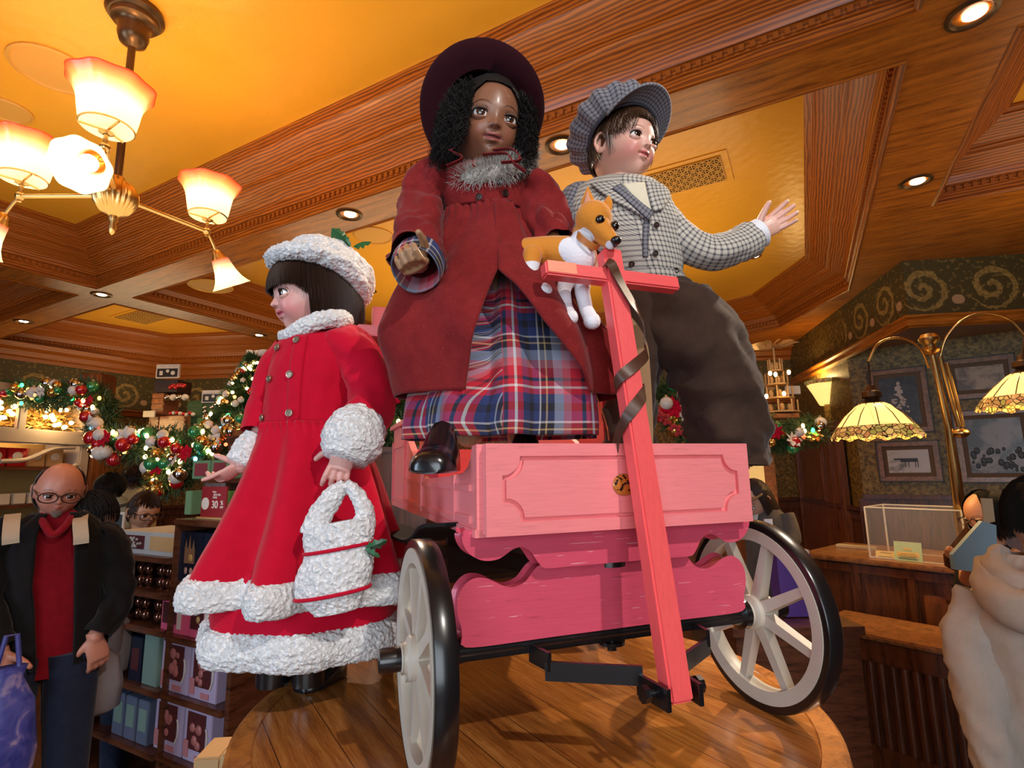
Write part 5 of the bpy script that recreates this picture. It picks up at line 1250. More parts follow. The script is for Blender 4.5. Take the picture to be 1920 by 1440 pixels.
for k, a in enumerate((330, 210, 90)):
    a = math.radians(a); u = Vector((math.cos(a), math.sin(a), 0)); E_ = Vector((CX0, CY0, 3.05))+u*.47
    am = MB(); am.tube([Vector((CX0, CY0, 3.05))+u*.08, E_], .011, 10); am.tube([E_-Z3*.03, E_+Z3*.08], .009, 10); am.ball(E_, .022, 12); am.tube(cr([E_, E_+u*.03-Z3*.04, E_+u*.06-Z3*.09], 5), .008, 8)
    am.lathe([(.012, 0), (.03, .01), (.012, .02)], E_+Z3*.06, 16); am.build('arm', m_brass, chd)
    b0 = E_+Z3*.09; hb3 = MB(); hb3.lathe([(.092, 0), (.098, -.005), (.104, 0), (.098, .006), (.092, 0)], b0+Z3*.005, 36)
    for i in range(3): q = 2*PI*i/3; hb3.tube([b0+Z3*-.01, b0+Vector((math.cos(q), math.sin(q), 0))*.098], .005, 6)
    hb3.build('gallery', m_brass, chd)
    rings = []
    for (r, z) in ((.096, 0), (.105, .03), (.112, .07), (.118, .11), (.125, .14), (.140, .175), (.158, .20), (.165, .208)):
        rings.append([Vector((r*(1+.03*math.cos(8*q)*(z/.2)**2)*math.cos(q), r*(1+.03*math.cos(8*q)*(z/.2)**2)*math.sin(q), z))+b0 for q in [2*PI*j/64 for j in range(64)]])
    sh = MB(); sh.loft(rings, caps=False); so = solid(sh.build('glass_shade', m_shade, chd, loc=b0), .003)
    MB().lathe([(.004, .002), (.05, .002), (.094, .004)], b0, 32).build('shade_base', NT('cream_glass').done((1, .85, .5), .3, emit=(1, .75, .32), es=.9), chd) if k == 0 else MB().lathe([(.004, .002), (.05, .002), (.094, .004)], b0, 32).build('shade_base', bpy.data.materials['cream_glass'], chd)
    d = (u*.52-Z3*.85).normalized() if k else (u*.75-Z3*.62-Vector((0, .2, 0))).normalized(); p0 = E_+u*.06-Z3*.09; Em = frame(p0, Z3, d)
    hc_ = MB(Em); hc_.lathe([(.010, 0), (.022, .008), (.03, .03), (.044, .055), (.047, .06), (.04, .062)], (0, 0, 0), 24); hc_.build('socket_cup', m_brass, chd)
    b1 = p0+d*.055; rings = []
    for (r, z) in ((.045, 0), (.052, .04), (.06, .08), (.074, .12), (.092, .15), (.105, .165)):
        rings.append([Vector((r*(1+.03*math.cos(8*q)*(z/.16)**2)*math.cos(q), r*(1+.03*math.cos(8*q)*(z/.16)**2)*math.sin(q), z)) for q in [2*PI*j/56 for j in range(56)]])
    bl = MB(); bl.loft(rings, caps=False); bo_ = solid(bl.build('glass_bell', m_bell, chd, loc=(0, 0, 0)), .003)
    bo_.rotation_euler = frame((0, 0, 0), Z3, d).to_euler(); bo_.location = b1-chd.location
    MB().ball(b1+d*.08, .034, 16).build('bulb', bulbm, chd); MB().ball(b0+Z3*.07, .03, 14).build('bulb', bulbm, chd)
    light('lamp_light', 'POINT', b0+Z3*.16, None, 5, (1, .72, .40), .05); light('lamp_light', 'POINT', b1+d*.2, None, 3, (1, .72, .40), .04)
m_bell.node_tree  # bell ramp runs from the socket (bright) to the pink rim
# ------------------------------------------------------------------ right: pictures, sconce, door
m_frame = wood('frame_oak', (.30, .13, .045), (.12, .045, .015), sc_=(8, 8, 8)); m_dkframe = plain('frame_edge', (.02, .012, .008), .4); m_mat = plain('picture_mount', (.17, .10, .05), .7)
def photo(name, dark, light_, sc_=9, th=.5, seed=0):
    t = NT(name); v = t.co('Object'); mp = t.n('Mapping'); t.put(mp.inputs['Vector'], v); mp.inputs['Location'].default_value = (seed, seed*.7, seed*.3)
    a = t.noise(mp.outputs[0], sc_, 5, .6, .4); return t.done(t.ramp(a, [(th-.06, dark), (th+.06, light_)]), .3)
nP = (S1-S0).normalized(); nP = Vector((nP.y, -nP.x, 0))
def framed(c4, lb, mph, extra=None, fw=.055):
    q = [online(x, y, S0, S1) for x, y in c4]; x0 = (q[0]+q[3])/2; x1 = (q[1]+q[2])/2; zt_ = (q[0].z+q[1].z)/2; zb = (q[2].z+q[3].z)/2
    u = Vector((x1.x-x0.x, x1.y-x0.y, 0)); W_ = u.length; u.normalize(); Hh = zt_-zb; c = Vector(((x0.x+x1.x)/2, (x0.y+x1.y)/2, 0)); T = Matrix(((u.x, -nP.x, 0, c.x), (u.y, -nP.y, 0, c.y), (0, 0, 1, (zt_+zb)/2), (0, 0, 0, 1)))
    th = thing('framed_photograph', lb, 'picture', (c.x, c.y, zb), 'framed photographs on the wallpaper'); f = MB(T)
    for s in (-1, 1): f.box((s*(W_/2-fw/2), -.018, 0), (fw, .035, Hh), bev=.004); f.box((0, -.018, s*(Hh/2-fw/2)), (W_-2*fw, .035, fw), bev=.004)
    f.build('frame', m_frame, th, ang=30); g = MB(T); e = .012
    for s in (-1, 1): g.box((s*(W_/2), -.02, 0), (e, .045, Hh+e)); g.box((0, -.02, s*(Hh/2)), (W_+e, .045, e))
    g.build('outer_edge', m_dkframe, th, smooth=False)
    mm = MB(T); mm.box((0, -.006, 0), (W_-fw*1.8, .008, Hh-fw*1.8)); mm.build('mount', m_mat, th, smooth=False)
    pm = MB(T); pm.box((0, -.013, 0), (W_-fw*3.6, .006, Hh-fw*3.6)); pm.build('print', mph, th, smooth=False)
    if extra: extra(T, th, W_-fw*3.6, Hh-fw*3.6)
m_pw = plain('print_white', (.62, .57, .50), .4); m_pk = plain('print_black', (.02, .017, .015), .4)
def tree_pic(T, th, w_, h):
    m = MB(T)
    for i in range(90):
        z = random.uniform(-.45, .42); x = random.gauss(0, .16)*(.5-z)*1.1; m.ball((x*w_, -.0175, z*h), random.uniform(.006, .02), 6, (1, .2, 1))
    m.build('printed_tree', m_pw, th)
def horse_pic(T, th, w_, h):
    m = MB(T); m.box((.02*w_, -.017, .05*h), (.42*w_, .002, .16*h)); m.box((-.25*w_, -.017, .1*h), (.2*w_, .002, .07*h))
    for x in (-.08, .0, .16, .22): m.box((x*w_, -.017, -.12*h), (.02*w_, .002, .3*h))
    m.build('printed_figures', m_pk, th, smooth=False)
def crowd_pic(T, th, w_, h):
    m = MB(T)
    for i in range(34): m.ball((random.uniform(-.45, .45)*w_, -.0175, random.uniform(-.45, -.05)*h), random.uniform(.012, .03), 8, (1, .1, 1.4))
    m.build('printed_figures', m_pk, th)
framed([(1627, 699), (1737, 685), (1749, 809), (1640, 814)], 'framed black and white photograph of a decorated tree, behind the left lamp', photo('print_dark', (.015, .012, .01), (.05, .04, .035), 8, .5, 1), tree_pic)
framed([(1643, 831), (1759, 824), (1768, 902), (1650, 903)], 'framed photograph of a bright street with a dark horse, lower left', photo('print_street', (.10, .09, .08), (.62, .62, .62), 3, .45, 2), horse_pic)
framed([(1768, 680), (1902, 660), (1910, 741), (1777, 752)], 'framed sepia landscape photograph at upper right', photo('print_sepia', (.14, .08, .04), (.48, .33, .19), 4, .5, 3))
framed([(1784, 775), (1938, 760), (1950, 904), (1803, 905)], 'large framed photograph of a dark crowd at lower right', photo('print_grey', (.03, .026, .024), (.24, .20, .18), 4, .5, 4), crowd_pic)
# wall sconce on the corner wall
m_tiff = NT('stained_glass_lit'); v = m_tiff.co('Object'); X = m_tiff.xyz(v)
m_tiff = m_tiff.done(m_tiff.mix(m_tiff.M('LESS_THAN', m_tiff.vor(v, 7, 'DISTANCE_TO_EDGE'), .02), (1, .78, .30), (.12, .06, .02)), .3, emit=(1, .62, .18), es=1.3)
def border_mat():
    t = NT('stained_glass_border'); v = t.co('Object'); f = t.vor(v, 34, 'F1', 'Color'); e = t.M('LESS_THAN', t.vor(v, 34, 'DISTANCE_TO_EDGE'), .07)
    c = t.ramp(t.xyz(f)[0], [(0, (.50, .20, .06)), (.4, (.85, .55, .16)), (.75, (.35, .30, .06)), (1, (.7, .18, .08))]); c = t.mix(e, c, (.04, .02, .01))
    t.done(c, .3, emit=c, es=.5); return t.m
m_tiffb = border_mat()
def sconce(px, py, lb):
    p = online(px, py, P2, S0); d = (P3-P2).normalized(); u = Vector((d.x, d.y, 0)); n = Vector((d.y, -d.x, 0)); th = thing('sconce_lamp', lb, 'wall lamp', tuple(p))
    T = Matrix(((u.x, n.x, 0, p.x), (u.y, n.y, 0, p.y), (0, 0, 1, p.z), (0, 0, 0, 1)))
    rings = []
    for (r, z) in ((.10, -.16), (.12, -.13), (.20, .02), (.27, .13)): rings.append([T @ Vector((r*math.cos(q), r*math.sin(q)*.8, z)) for q in [PI*j/12 for j in range(13)]])
    m = MB(); m.loft(rings, closed=False); solid(m.build('glass_shade', m_tiff, th, ang=20), .004)
    rings = [[T @ Vector((r*math.cos(q), r*math.sin(q)*.8, z)) for q in [PI*j/24 for j in range(25)]] for (r, z) in ((.27, .131), (.285, .15), (.30, .185))]
    m = MB(); m.loft(rings, closed=False); solid(m.build('border', m_tiffb, th), .004)
    m = MB(T); m.box((0, .01, 0), (.16, .02, .3), bev=.004); m.build('back_plate', m_bronze, th)
    light('sconce_light', 'POINT', T @ Vector((0, .14, .20)), None, 16, (1, .66, .25), .05)
sconce(1548, 738, 'lit stained glass wall sconce in the corner beyond the boy doll\'s knee')
# door and its frame under the sconce
def on2(px, py): return online(px, py, P2, S0)
a = on2(1496, 900); b = on2(1592, 900); u = (b-a); u.z = 0; W_ = u.length; u.normalize(); n = Vector((u.y, -u.x, 0)); c = (a+b)/2; T = Matrix(((u.x, -n.x, 0, c.x), (u.y, -n.y, 0, c.y), (0, 0, 1, 0), (0, 0, 0, 1)))
if n.dot(CAMP-c) < 0: T = Matrix(((u.x, n.x, 0, c.x), (u.y, n.y, 0, c.y), (0, 0, 1, 0), (0, 0, 0, 1)))
dm = MB(T); Hd = 2.15; dm.box((0, -.05, Hd/2), (W_, .04, Hd))
for s in (-1, 1):
    dm.box((s*W_/2, -.07, Hd/2), (.12, .08, Hd), bev=.01); dm.box((s*W_/2, -.10, Hd/2), (.04, .04, Hd), bev=.01); dm.box((s*(W_/2-.35), -.08, Hd/2), (.06, .03, Hd))
dm.box((0, -.08, Hd), (W_+.25, .1, .12), bev=.02)
for z, h in ((.55, .8), (1.5, .8)): dm.box((0, -.075, z), (W_*.45, .02, h), bev=.008); dm.box((0, -.085, z), (W_*.38, .02, h*.86), bev=.008)
struct(dm.build('door_1', m_cherry, ang=30))
# ------------------------------------------------------------------ twin-arm floor lamp with stained glass shades
lp = thing('floor_lamp', 'tall brass lamp with two curved arms and stained glass shades', 'lamp', (at(1812, 1060, 3.3).x, at(1812, 1060, 3.3).y, 0))
m = MB(); LD = 3.3; lb_ = at(1812, 1060, LD)
m.tube([lb_, (lb_.x+.02, lb_.y, .03)], .032, 16); m.lathe([(.001, .05), (.05, .05), (.06, .03), (.16, .02), (.17, 0)], (lb_.x+.02, lb_.y, 0), 32)
m.tube([at(1748, 665, LD), at(1778, 800, LD), at(1790, 880, LD), at(1812, 1060, LD)], [.016, .02, .03, .032], 16); m.tube([at(1762, 668, LD-.03), at(1798, 800, LD-.03)], .013, 12); m.tube([at(1775, 680, LD+.02), at(1806, 800, LD+.02)], .012, 12)
m.lathe([(.02, -.02), (.05, 0), (.055, .01), (.03, .03), (.035, .05), (.05, .065), (.055, .085), (.04, .11), (.001, .12)], at(1745, 660, LD), 24); m.ball(at(1800, 812, LD), .05, 16, (1, 1, .6)); m.build('pole', m_brass, lp)
def arm_shade(pts, top, r, lb, sd):
    m = MB(); m.tube(cr(pts, 10), .007, 10); m.build('arm', m_brass, lp)
    t0 = Vector(top); m = MB(); m.lathe([(.001, .12), (.02, .11), (.03, .08), (.05, .07), (.055, .04), (.035, .03), (.05, .01), (.075, 0)], t0, 20); m.tube([t0+Z3*.1, pts[-1]], .006, 8); m.build('shade_cap', m_bronze, lp)
    m = MB(); m.lathe([(.07, 0), (.09, -.012), (.15, -.07), (r*.84, -.135)], t0, 12); so = m.build('lamp_shade', m_tiff, lp, ang=20)
    rings = []
    for (q_, z) in ((.84, -.135), (.93, -.17), (1, -.205)): rings.append([t0+Vector((r*q_*(1+.02*math.sin(14*q))*math.cos(q), r*q_*(1+.02*math.sin(14*q))*math.sin(q), z+(.010*math.sin(14*q)) if q_ == 1 else z)) for q in [2*PI*j/72 for j in range(72)]])
    m = MB(); m.loft(rings, caps=False); m.build('shade_border', m_tiffb, so)
    ri = MB()
    for i in range(12): q = 2*PI*i/12; ri.tube([t0+Vector((.07*math.cos(q), .07*math.sin(q), .001)), t0+Vector((.152*math.cos(q), .152*math.sin(q), -.069)), t0+Vector((r*.85*math.cos(q), r*.85*math.sin(q), -.134))], .0028, 5)
    ri.build('shade_leading', m_bronze, so); light('lamp_light', 'POINT', t0-Z3*.16, None, 9, (1, .70, .32), .05)
arm_shade([at(1742, 690, LD), at(1727, 655, LD-.03), at(1700, 637, LD-.06), at(1672, 634, LD-.08), at(1645, 646, LD-.1), at(1628, 678, LD-.1)], at(1636, 757, LD-.1), .235, '', 1)
arm_shade([at(1762, 672, LD), at(1775, 632, LD-.02), at(1805, 600, LD-.05), at(1845, 587, LD-.08), at(1890, 597, LD-.1), at(1922, 628, LD-.12)], at(1922, 700, LD-.15), .25, '', 2)
# ------------------------------------------------------------------ counter with glass case
dC = Vector((.909, -.40)).normalized(); c0 = at(1512, 1036, 3.85); C0 = Vector((c0.x, c0.y)); C1 = C0+dC*2.6; zc0 = c0.z; nC = Vector((dC.y, -dC.x)); 
def TT(o): return Matrix(((dC.x, -nC.x, 0, o.x), (dC.y, -nC.y, 0, o.y), (0, 0, 1, 0), (0, 0, 0, 1)))   # x along the front, y away
ct = thing('shop_counter', 'dark panelled shop counter carrying the clear display case at right', 'counter', (C0.x, C0.y, 0)); T = TT(C0); L = (online(1792, 1060, C0, C1).to_2d()-C0).length
m = MB(T); m.box((L/2, .35, zc0-.015), (L+.06, .78, .035), bev=.008); m.build('countertop', m_frame, ct)
m = MB(T); m.box((L/2, .36, (zc0-.03)/2), (L-.04, .66, zc0-.03))
for x in (.06, .30, .62, L-.05): m.box((x, .02, zc0/2), (.055, .05, zc0-.05), bev=.008)
m.box((L/2, .015, zc0-.07), (L-.02, .05, .05)); m.box((L/2, .01, .1), (L, .06, .2))
m.build('body', m_panel, ct, ang=30)
m = MB(T)
for x, w_ in ((.95, .55),): m = MB(T); m.box((x, .01, zc0-.30), (w_, .03, .24), bev=.008); m.box((x, -.005, zc0-.30), (w_-.08, .02, .17), bev=.006); m.build('raised_panel', m_cherry, ct, ang=30)
# low cabinet in front, tambour front
b0_ = at(1532, 1168, 3.25); B0 = Vector((b0_.x, b0_.y)); zb0 = b0_.z; lc = thing('low_cabinet', 'low dark cabinet with ribbed front below the shop counter', 'cabinet', (B0.x, B0.y, 0)); T = TT(B0); L2 = (online(1860, 1240, B0, B0+dC).to_2d()-B0).length
m = MB(T); m.box((L2/2, .2, zb0-.012), (L2+.04, .48, .03), bev=.008); m.build('top', m_frame, lc)
m = MB(T); m.box((L2/2, .22, (zb0-.03)/2), (L2, .40, zb0-.03)); m.box((L2/2, .01, zb0-.09), (L2, .04, .12), bev=.006); m.box((L2/2, .01, .06), (L2, .05, .12)); m.build('body', m_panel, lc, ang=30)
m = MB(T)
for i in range(int(L2/.055)-1): m.cyl((.04+i*.055, .015, .12), (.04+i*.055, .015, zb0-.15), .022, n=8)
m.build('ribbed_front', m_panel, lc, ang=60)
# clear case
zq = zc0+.003
def onC(px, py, z=zq): return onz(px, py, z)
q0 = onC(1632, 1045); TTc = TT(Vector((q0.x, q0.y))); Wc, Dc, Hc = .52, .34, .33
cs = thing('display_case', 'empty clear acrylic display case on the shop counter', 'display case', (q0.x, q0.y, zq))
m_acr = NT('acrylic').done((.9, .9, .9), .05, alpha=.05); m_acre = plain('acrylic_edge', (.75, .70, .62), .2)
m = MB(TTc)
for (c, d) in (((0, Dc/2, Hc/2), (.004, Dc, Hc)), ((Wc, Dc/2, Hc/2), (.004, Dc, Hc)), ((Wc/2, 0, Hc/2), (Wc, .004, Hc)), ((Wc/2, Dc, Hc/2), (Wc, .004, Hc)), ((Wc/2, Dc/2, Hc), (Wc, Dc, .004))): m.box((c[0], c[1], c[2]+zq), d)
m.build('panes', m_acr, cs, smooth=False); m = MB(TTc)
for x in (0, Wc):
    for y in (0, Dc): m.box((x, y, zq+Hc/2), (.009, .009, Hc))
    m.box((x, Dc/2, zq+Hc), (.008, Dc, .008))
for y in (0, Dc): m.box((Wc/2, y, zq+Hc), (Wc, .008, .008)); m.box((Wc/2, y, zq+.005), (Wc, .008, .008))
m.build('edges', m_acre, cs, smooth=False)
def card(name, px, py, w_, h, mat_, lb, cat, lean=.15, front=-.03, extra=None):
    p = onC(px, py); o = Vector((p.x, p.y)); T = TT(o) @ Matrix.Translation((0, front, zq)) @ rotm(rx=-lean); m = MB(T); m.box((0, 0, h/2), (w_, .006, h)); 
    o = m.build(name, mat_, smooth=False); tag(o, lb, cat); 
    if extra: extra(T, o, w_, h)
    return o
def lines(T, o, w_, h, mt=None, n=4):
    m = MB(T)
    for i in range(n): m.box((0, -.005, h*(.25+.5*i/(n-1))), (w_*(.7-.15*(i % 2)), .001, h*.05))
    m.build('printed_lines', mt or m_pk, o, smooth=False)
m_yel = plain('yellow_card', (.80, .62, .25), .5); m_mint = plain('mint_card', (.52, .72, .50), .5)
card('price_card', 1668, 1046, .12, .05, m_yel, 'small yellow price card in front of the clear case', 'sign', .3, -.06, lambda T, o, w_, h: lines(T, o, w_, h, None, 2))
def castle(T, o, w_, h):
    m = MB(T); m.box((0, -.005, h*.35), (w_*.8, .001, h*.25)); m.box((0, -.005, h*.62), (w_*.3, .001, h*.12)); m.build('printed_block', m_yel, o, smooth=False); lines(T, o, w_, h*.5)
card('counter_card', 1712, 1050, .15, .12, m_mint, 'pale green printed card leaning on the clear case', 'sign', .12, -.08, castle)
p = onC(1600, 1030); T = TT(Vector((p.x, p.y))); m = MB(T @ Matrix.Translation((0, 0, zq))); m.box((0, .05, .012), (.26, .05, .024), bev=.004); tag(m.build('pen_tray', plain('ivory_plastic', (.62, .52, .36), .4)), 'long ivory tray lying on the counter left of the clear case', 'tray')
# ------------------------------------------------------------------ people
def glasses(M, parent, k, col=m_bbtn, r=.021):
    m = MB(M)
    for sx in (-1, 1):
        pts = [Vector((sx*.027*k+r*k*1.1*math.cos(q), .080*k, -.006*k+r*k*.75*math.sin(q))) for q in [2*PI*i/20 for i in range(21)]]; m.tube(pts, .0018*k, 6, caps=False); m.tube([Vector((sx*(.027+r*1.1)*k, .08*k, 0)), Vector((sx*.062*k, .0, .002))], .0016*k, 6)
    m.tube([Vector((-.006*k, .081*k, 0)), Vector((.006*k, .081*k, 0))], .0018*k, 6); m.build('glasses', col, parent)
def setview(A_):
    global HH, RR
    HH = Vector((A_.x, A_.y, 0)).normalized(); RR = Vector((HH.y, -HH.x, 0))
def resetview():
    global HH, RR
    HH = Vector((FW.x, FW.y, 0)).normalized(); RR = Vector((HH.y, -HH.x, 0))
def adult(name_lb, cat, A_, hx, hy, yaw, pitch, k, base, hairfn=None, limbs=(), gl=False, lip=(.45, .16, .12), hair=m_hair_br, group=None, roll=0, vox=.0045, eye=True):
    th = thing('person', name_lb, cat, (A_.x, A_.y, 0), group); hc = pv(hx, hy, A_); y_ = fdir(yaw, pitch); up_ = (Z3+RR*roll).normalized(); M = frame(hc, y_.cross(up_), up_-y_*up_.dot(y_))
    sk = MB(); head(sk, M, {'cheek': .35, 'chin': .8}, k); neck(sk, M, hc-Z3*.24+HH*.02, .055)
    capsule(sk, [hc-Z3*.24+HH*.02, Vector((A_.x, A_.y, hc.z-.5)), Vector((A_.x, A_.y, hc.z-.52))], [.05, .06, .05], 20)
    for L_ in limbs: L_(sk)
    skin_build('body', sk, th, m_pskin, vox, face_paint(M, base, lip, mixc(base, (.6, .15, .1), .3), (.06, .035, .02), k), 2)
    if eye: eyes(th, M, tuple(c*.92 for c in base), (0, 0), k)
    if gl: glasses(M, th, k)
    if hairfn: hairfn(th, M, k, hair)
    return th, M
def shorthair(cov=.1, top=1.5, lift=1.06, n=1500, bald=False, L=.3):
    def f(th, M, k, mt):
        m = MB()
        def s_(i):
            az = random.uniform(-PI, PI); lim = cov if abs(az) < .9 else (-.05 if abs(az) < 1.6 else -.45)
            if bald and abs(az) < 1.5: return None
            el = random.uniform(lim, (.75 if bald else top)); P = []
            for q in range(5):
                e = el-L*q/4; a = az; d = Vector((math.sin(a)*math.cos(e), math.cos(a)*math.cos(e), math.sin(e)))
                P.append(M @ (Vector((d.x*HS[0], d.y*HS[1], d.z*HS[2]))*k*(lift+.03*math.sin(q*.8))))
            return P
        strands(m, s_, n, .0022*k)
        rings = []
        for i in range(12):
            el = (.85 if bald else PI/2)-((1.2 if bald else 1.9))*i/11; rings.append([M @ (Vector((math.cos(el)*math.cos(q)*HS[0], min(math.cos(el)*math.sin(q), (.12 if not bald else -.1) if el < (.8 if not bald else 2) else .7)*HS[1], math.sin(el)*HS[2]))*k*1.045) for q in [2*PI*j/36 for j in range(36)]])
        m.loft(rings, caps=False); m.build('hair', mt, th)
    return f
def loose(L_=.2, n=1500, lift=1.1, front=.5):
    def f(th, M, k, mt):
        m = MB()
        def s_(i):
            az = random.choice((-1, 1))*random.uniform(front, PI); P = []; ln = L_*random.uniform(.7, 1.1)
            for q in range(9):
                t_ = q/8; e = 1.3*(1-min(1, t_*2)); d = Vector((math.sin(az)*math.cos(e)*HS[0], math.cos(az)*math.cos(e)*HS[1], math.sin(e)*HS[2]))*k*lift; dn = max(0, t_-.5)*2; P.append(M @ (d+Vector((0, 0, -ln*dn))))
            return P
        strands(m, s_, n, .003); m.ball(M @ Vector((0, -.012*k, .018*k)), .07*k, 20, (.9, 1, 1)); m.build('hair', mt, th)
    return f
# hooded shopper at the right edge, seen from behind
m_hood = felt('beige_sweatshirt', (.60, .53, .46), (.50, .44, .38), .3)
HA = at(1945, 1060, 1.75); setview(HA); ph, Mx = adult('person in a beige hooded sweatshirt seen from behind at the right edge', 'person', HA, 1952, 965, 150, 0, 1.42, (.45, .26, .18), loose(.05, 1400, 1.12, .0), hair=m_hair_bk, eye=False)
m = MB(); body_loft(m, HA, [(1040, 1880, 2010), (1075, 1850, 2050), (1120, 1822, 2095), (1180, 1812, 2110), (1260, 1838, 2105), (1340, 1852, 2095), (1440, 1866, 2090), (1640, 1872, 2090)], .62, 90, 8, disp=wrinkle(.012, 6)); m.build('sweatshirt', m_hood, ph, ang=80)
m = MB(); sleeve(m, [pv(1858, 1062, HA, -.02), pv(1856, 1098, HA, .07), pv(1890, 1135, HA, .15), pv(1945, 1150, HA, .17), pv(2005, 1125, HA, .13), pv(2035, 1080, HA, 0)], [.05, .06, .07, .075, .07, .05], 40, .008, 3, 8, .75)
sleeve(m, [pv(1872, 1035, HA, -.02), pv(1868, 1062, HA, .06), pv(1900, 1090, HA, .12), pv(1950, 1098, HA, .13), pv(2000, 1080, HA, .09), pv(2020, 1045, HA, -.02)], [.03, .036, .04, .042, .04, .03], 36, .005, 8, 8); m.build('hood', m_hood, ph, ang=80)
m = MB(); sleeve(m, [pv(1838, 1110, HA), pv(1822, 1200, HA, .02), pv(1845, 1330, HA, .06), pv(1880, 1460, HA, .10)], [.06, .075, .07, .06], 30, .012, 3, 8); m.build('sleeve', m_hood, ph, ang=80)
def legs_(th, A_, zt_, m_, w_=.09):
    for sx in (-1, 1):
        m = MB(); m.tube([Vector((A_.x, A_.y, zt_))+RR*sx*.09, Vector((A_.x, A_.y, .5))+RR*sx*.11, Vector((A_.x, A_.y, .1))+RR*sx*.12], [.10, .075, .06], 16); m.build('trouser_leg', m_, th)
        m = MB(); shoe(m, Vector((A_.x, A_.y, .0))+RR*sx*.12-HH*.16, -HH+RR*sx*.2, .27, .05, .07); m.build('shoe', m_shoe, th)
m_denim = felt('dark_denim', (.02, .025, .05), None, .1)
legs_(ph, HA, .60, m_denim)
# person behind the counter with glasses
QA = at(1862, 1000, 2.95); setview(QA); pg, Mg = adult('person with black hair and glasses looking down behind the blue folder', 'person', QA, 1850, 962, -48, -20, 1.42, (.62, .30, .17), loose(.12, 1400, 1.12, .95), [lambda sk: (capsule(sk, [pv(1820, 1040, QA), pv(1815, 1085, QA, .15), at(1826, 1050, 2.42)], [.05, .04, .026]), hand(sk, frame(at(1826, 1050, 2.42), RR, -HH*.6-RR*.8), .15, (.7, .7, .7, .7)), capsule(sk, [pv(1900, 1045, QA), pv(1915, 1090, QA, .15), at(1880, 1040, 2.42)], [.05, .04, .026]), hand(sk, frame(at(1880, 1040, 2.42), RR, -RR*.9-HH*.2), .15, (.7, .7, .7, .7)))], gl=True, hair=m_hair_bk)
m = MB(); body_loft(m, QA, [(1020, 1830, 1890), (1050, 1800, 1925), (1100, 1790, 1940), (1200, 1795, 1930), (1300, 1800, 1925)], .6, 60, 6, disp=wrinkle(.01, 6)); m.build('shirt', plain('black_shirt', (.015, .013, .014), .8), pg, ang=80)
legs_(pg, QA, .8, m_denim); resetview()
# blue folder, brown tray, tag held between them
fo = MB(); z_ = 2.35; poly = [(1786, 1040), (1790, 1068), (1826, 1072), (1870, 1035), (1868, 985), (1842, 977)]; P = [at(x, y, z_) for x, y in poly]; n_ = (P[1]-P[0]).cross(P[3]-P[0]).normalized(); nn = len(P)
fo.add(P+[p+HH*.02 for p in P], [tuple(range(nn)), tuple(reversed(range(nn, 2*nn)))]+[(j, nn+j, nn+(j+1) % nn, (j+1) % nn) for j in range(nn)]); tag(fo.build('folder', plain('pale_blue_plastic', (.35, .58, .72), .35), smooth=False), 'pale blue plastic folder held up in front of the person with glasses', 'folder')
tr_ = MB(); 
for (a_, b_, c_, d_) in (((1768, 1040), (1790, 1052), (1832, 1010), (1812, 985)),):
    P = [at(x, y, 2.5) for x, y in (a_, b_, c_, d_)]; tr_.add(P+[p-Z3*.05 for p in P], [(0, 1, 2, 3), (7, 6, 5, 4)]+[(j, 4+j, 4+(j+1) % 4, (j+1) % 4) for j in range(4)])
tag(tr_.build('wooden_tray', m_cherry, smooth=False), 'brown wooden tray beside the pale blue folder', 'tray')
tg = MB(); P = [at(x, y, 2.4) for x, y in ((1840, 934), (1861, 935), (1866, 978), (1846, 982))]; tg.add(P+[p+HH*.006 for p in P], [(3, 2, 1, 0), (4, 5, 6, 7)]+[(j, (j+1) % 4, 4+(j+1) % 4, 4+j) for j in range(4)]); tag(tg.build('price_tag', plain('tan_card', (.62, .48, .30), .6), smooth=False), 'tan card tag standing in front of the glasses wearer\'s cheek', 'tag')
# woman in grey jacket and visor behind the cart
WA = at(1440, 1000, 3.3); setview(WA); pw, Mw = adult('person in a grey jacket, visor and name badge behind the cart wheel', 'person', WA, 1416, 935, -40, -30, 1.38, (.55, .30, .20), loose(.22, 1500, 1.14, 1.1))
m_grey = felt('grey_jacket', (.12, .10, .085), None, .1); m = MB(); body_loft(m, WA, [(955, 1425, 1462), (975, 1405, 1480), (1010, 1398, 1488), (1060, 1400, 1487), (1200, 1400, 1490)], .65, 60, 6, disp=wrinkle(.008, 8)); bw = bvh(m); m.build('jacket', m_grey, pw, ang=80)
m = MB(); sleeve(m, [pv(1472, 965, WA), pv(1484, 1000, WA, .03), pv(1478, 1022, WA, .08), pv(1462, 1028, WA, .14)], [.05, .05, .045, .04], 24, .006, 5, 6); m.build('sleeve', m_grey, pw, ang=80)
drape('white_scarf', m_pw, pw, bw, [(1410, 962), (1412, 985)], [(1424, 962), (1420, 985)], .01); drape('name_badge', plain('badge_white', (.75, .73, .78), .4), pw, bw, [(1432, 974), (1434, 984)], [(1448, 974), (1449, 985)], .012)
vz = MB(Mw); rings = [[Vector((math.cos(q)*(.07+.0*t_)*1.4, (.02+math.sin(q)*(.065+.05*t_))*1.4, .045*1.4-.012*t_)) for q in [PI*j/20 for j in range(21)]] for t_ in (0, .5, 1)]; vz.loft(rings, closed=False); solid(vz.build('visor', m_mat, pw), .006)
legs_(pw, WA, .8, m_denim); resetview()
gb = at(1482, 1075, 2.75); bgm = MB(); u = RR*.085; v_ = HH*.05; Z0 = gb.z-.2; 
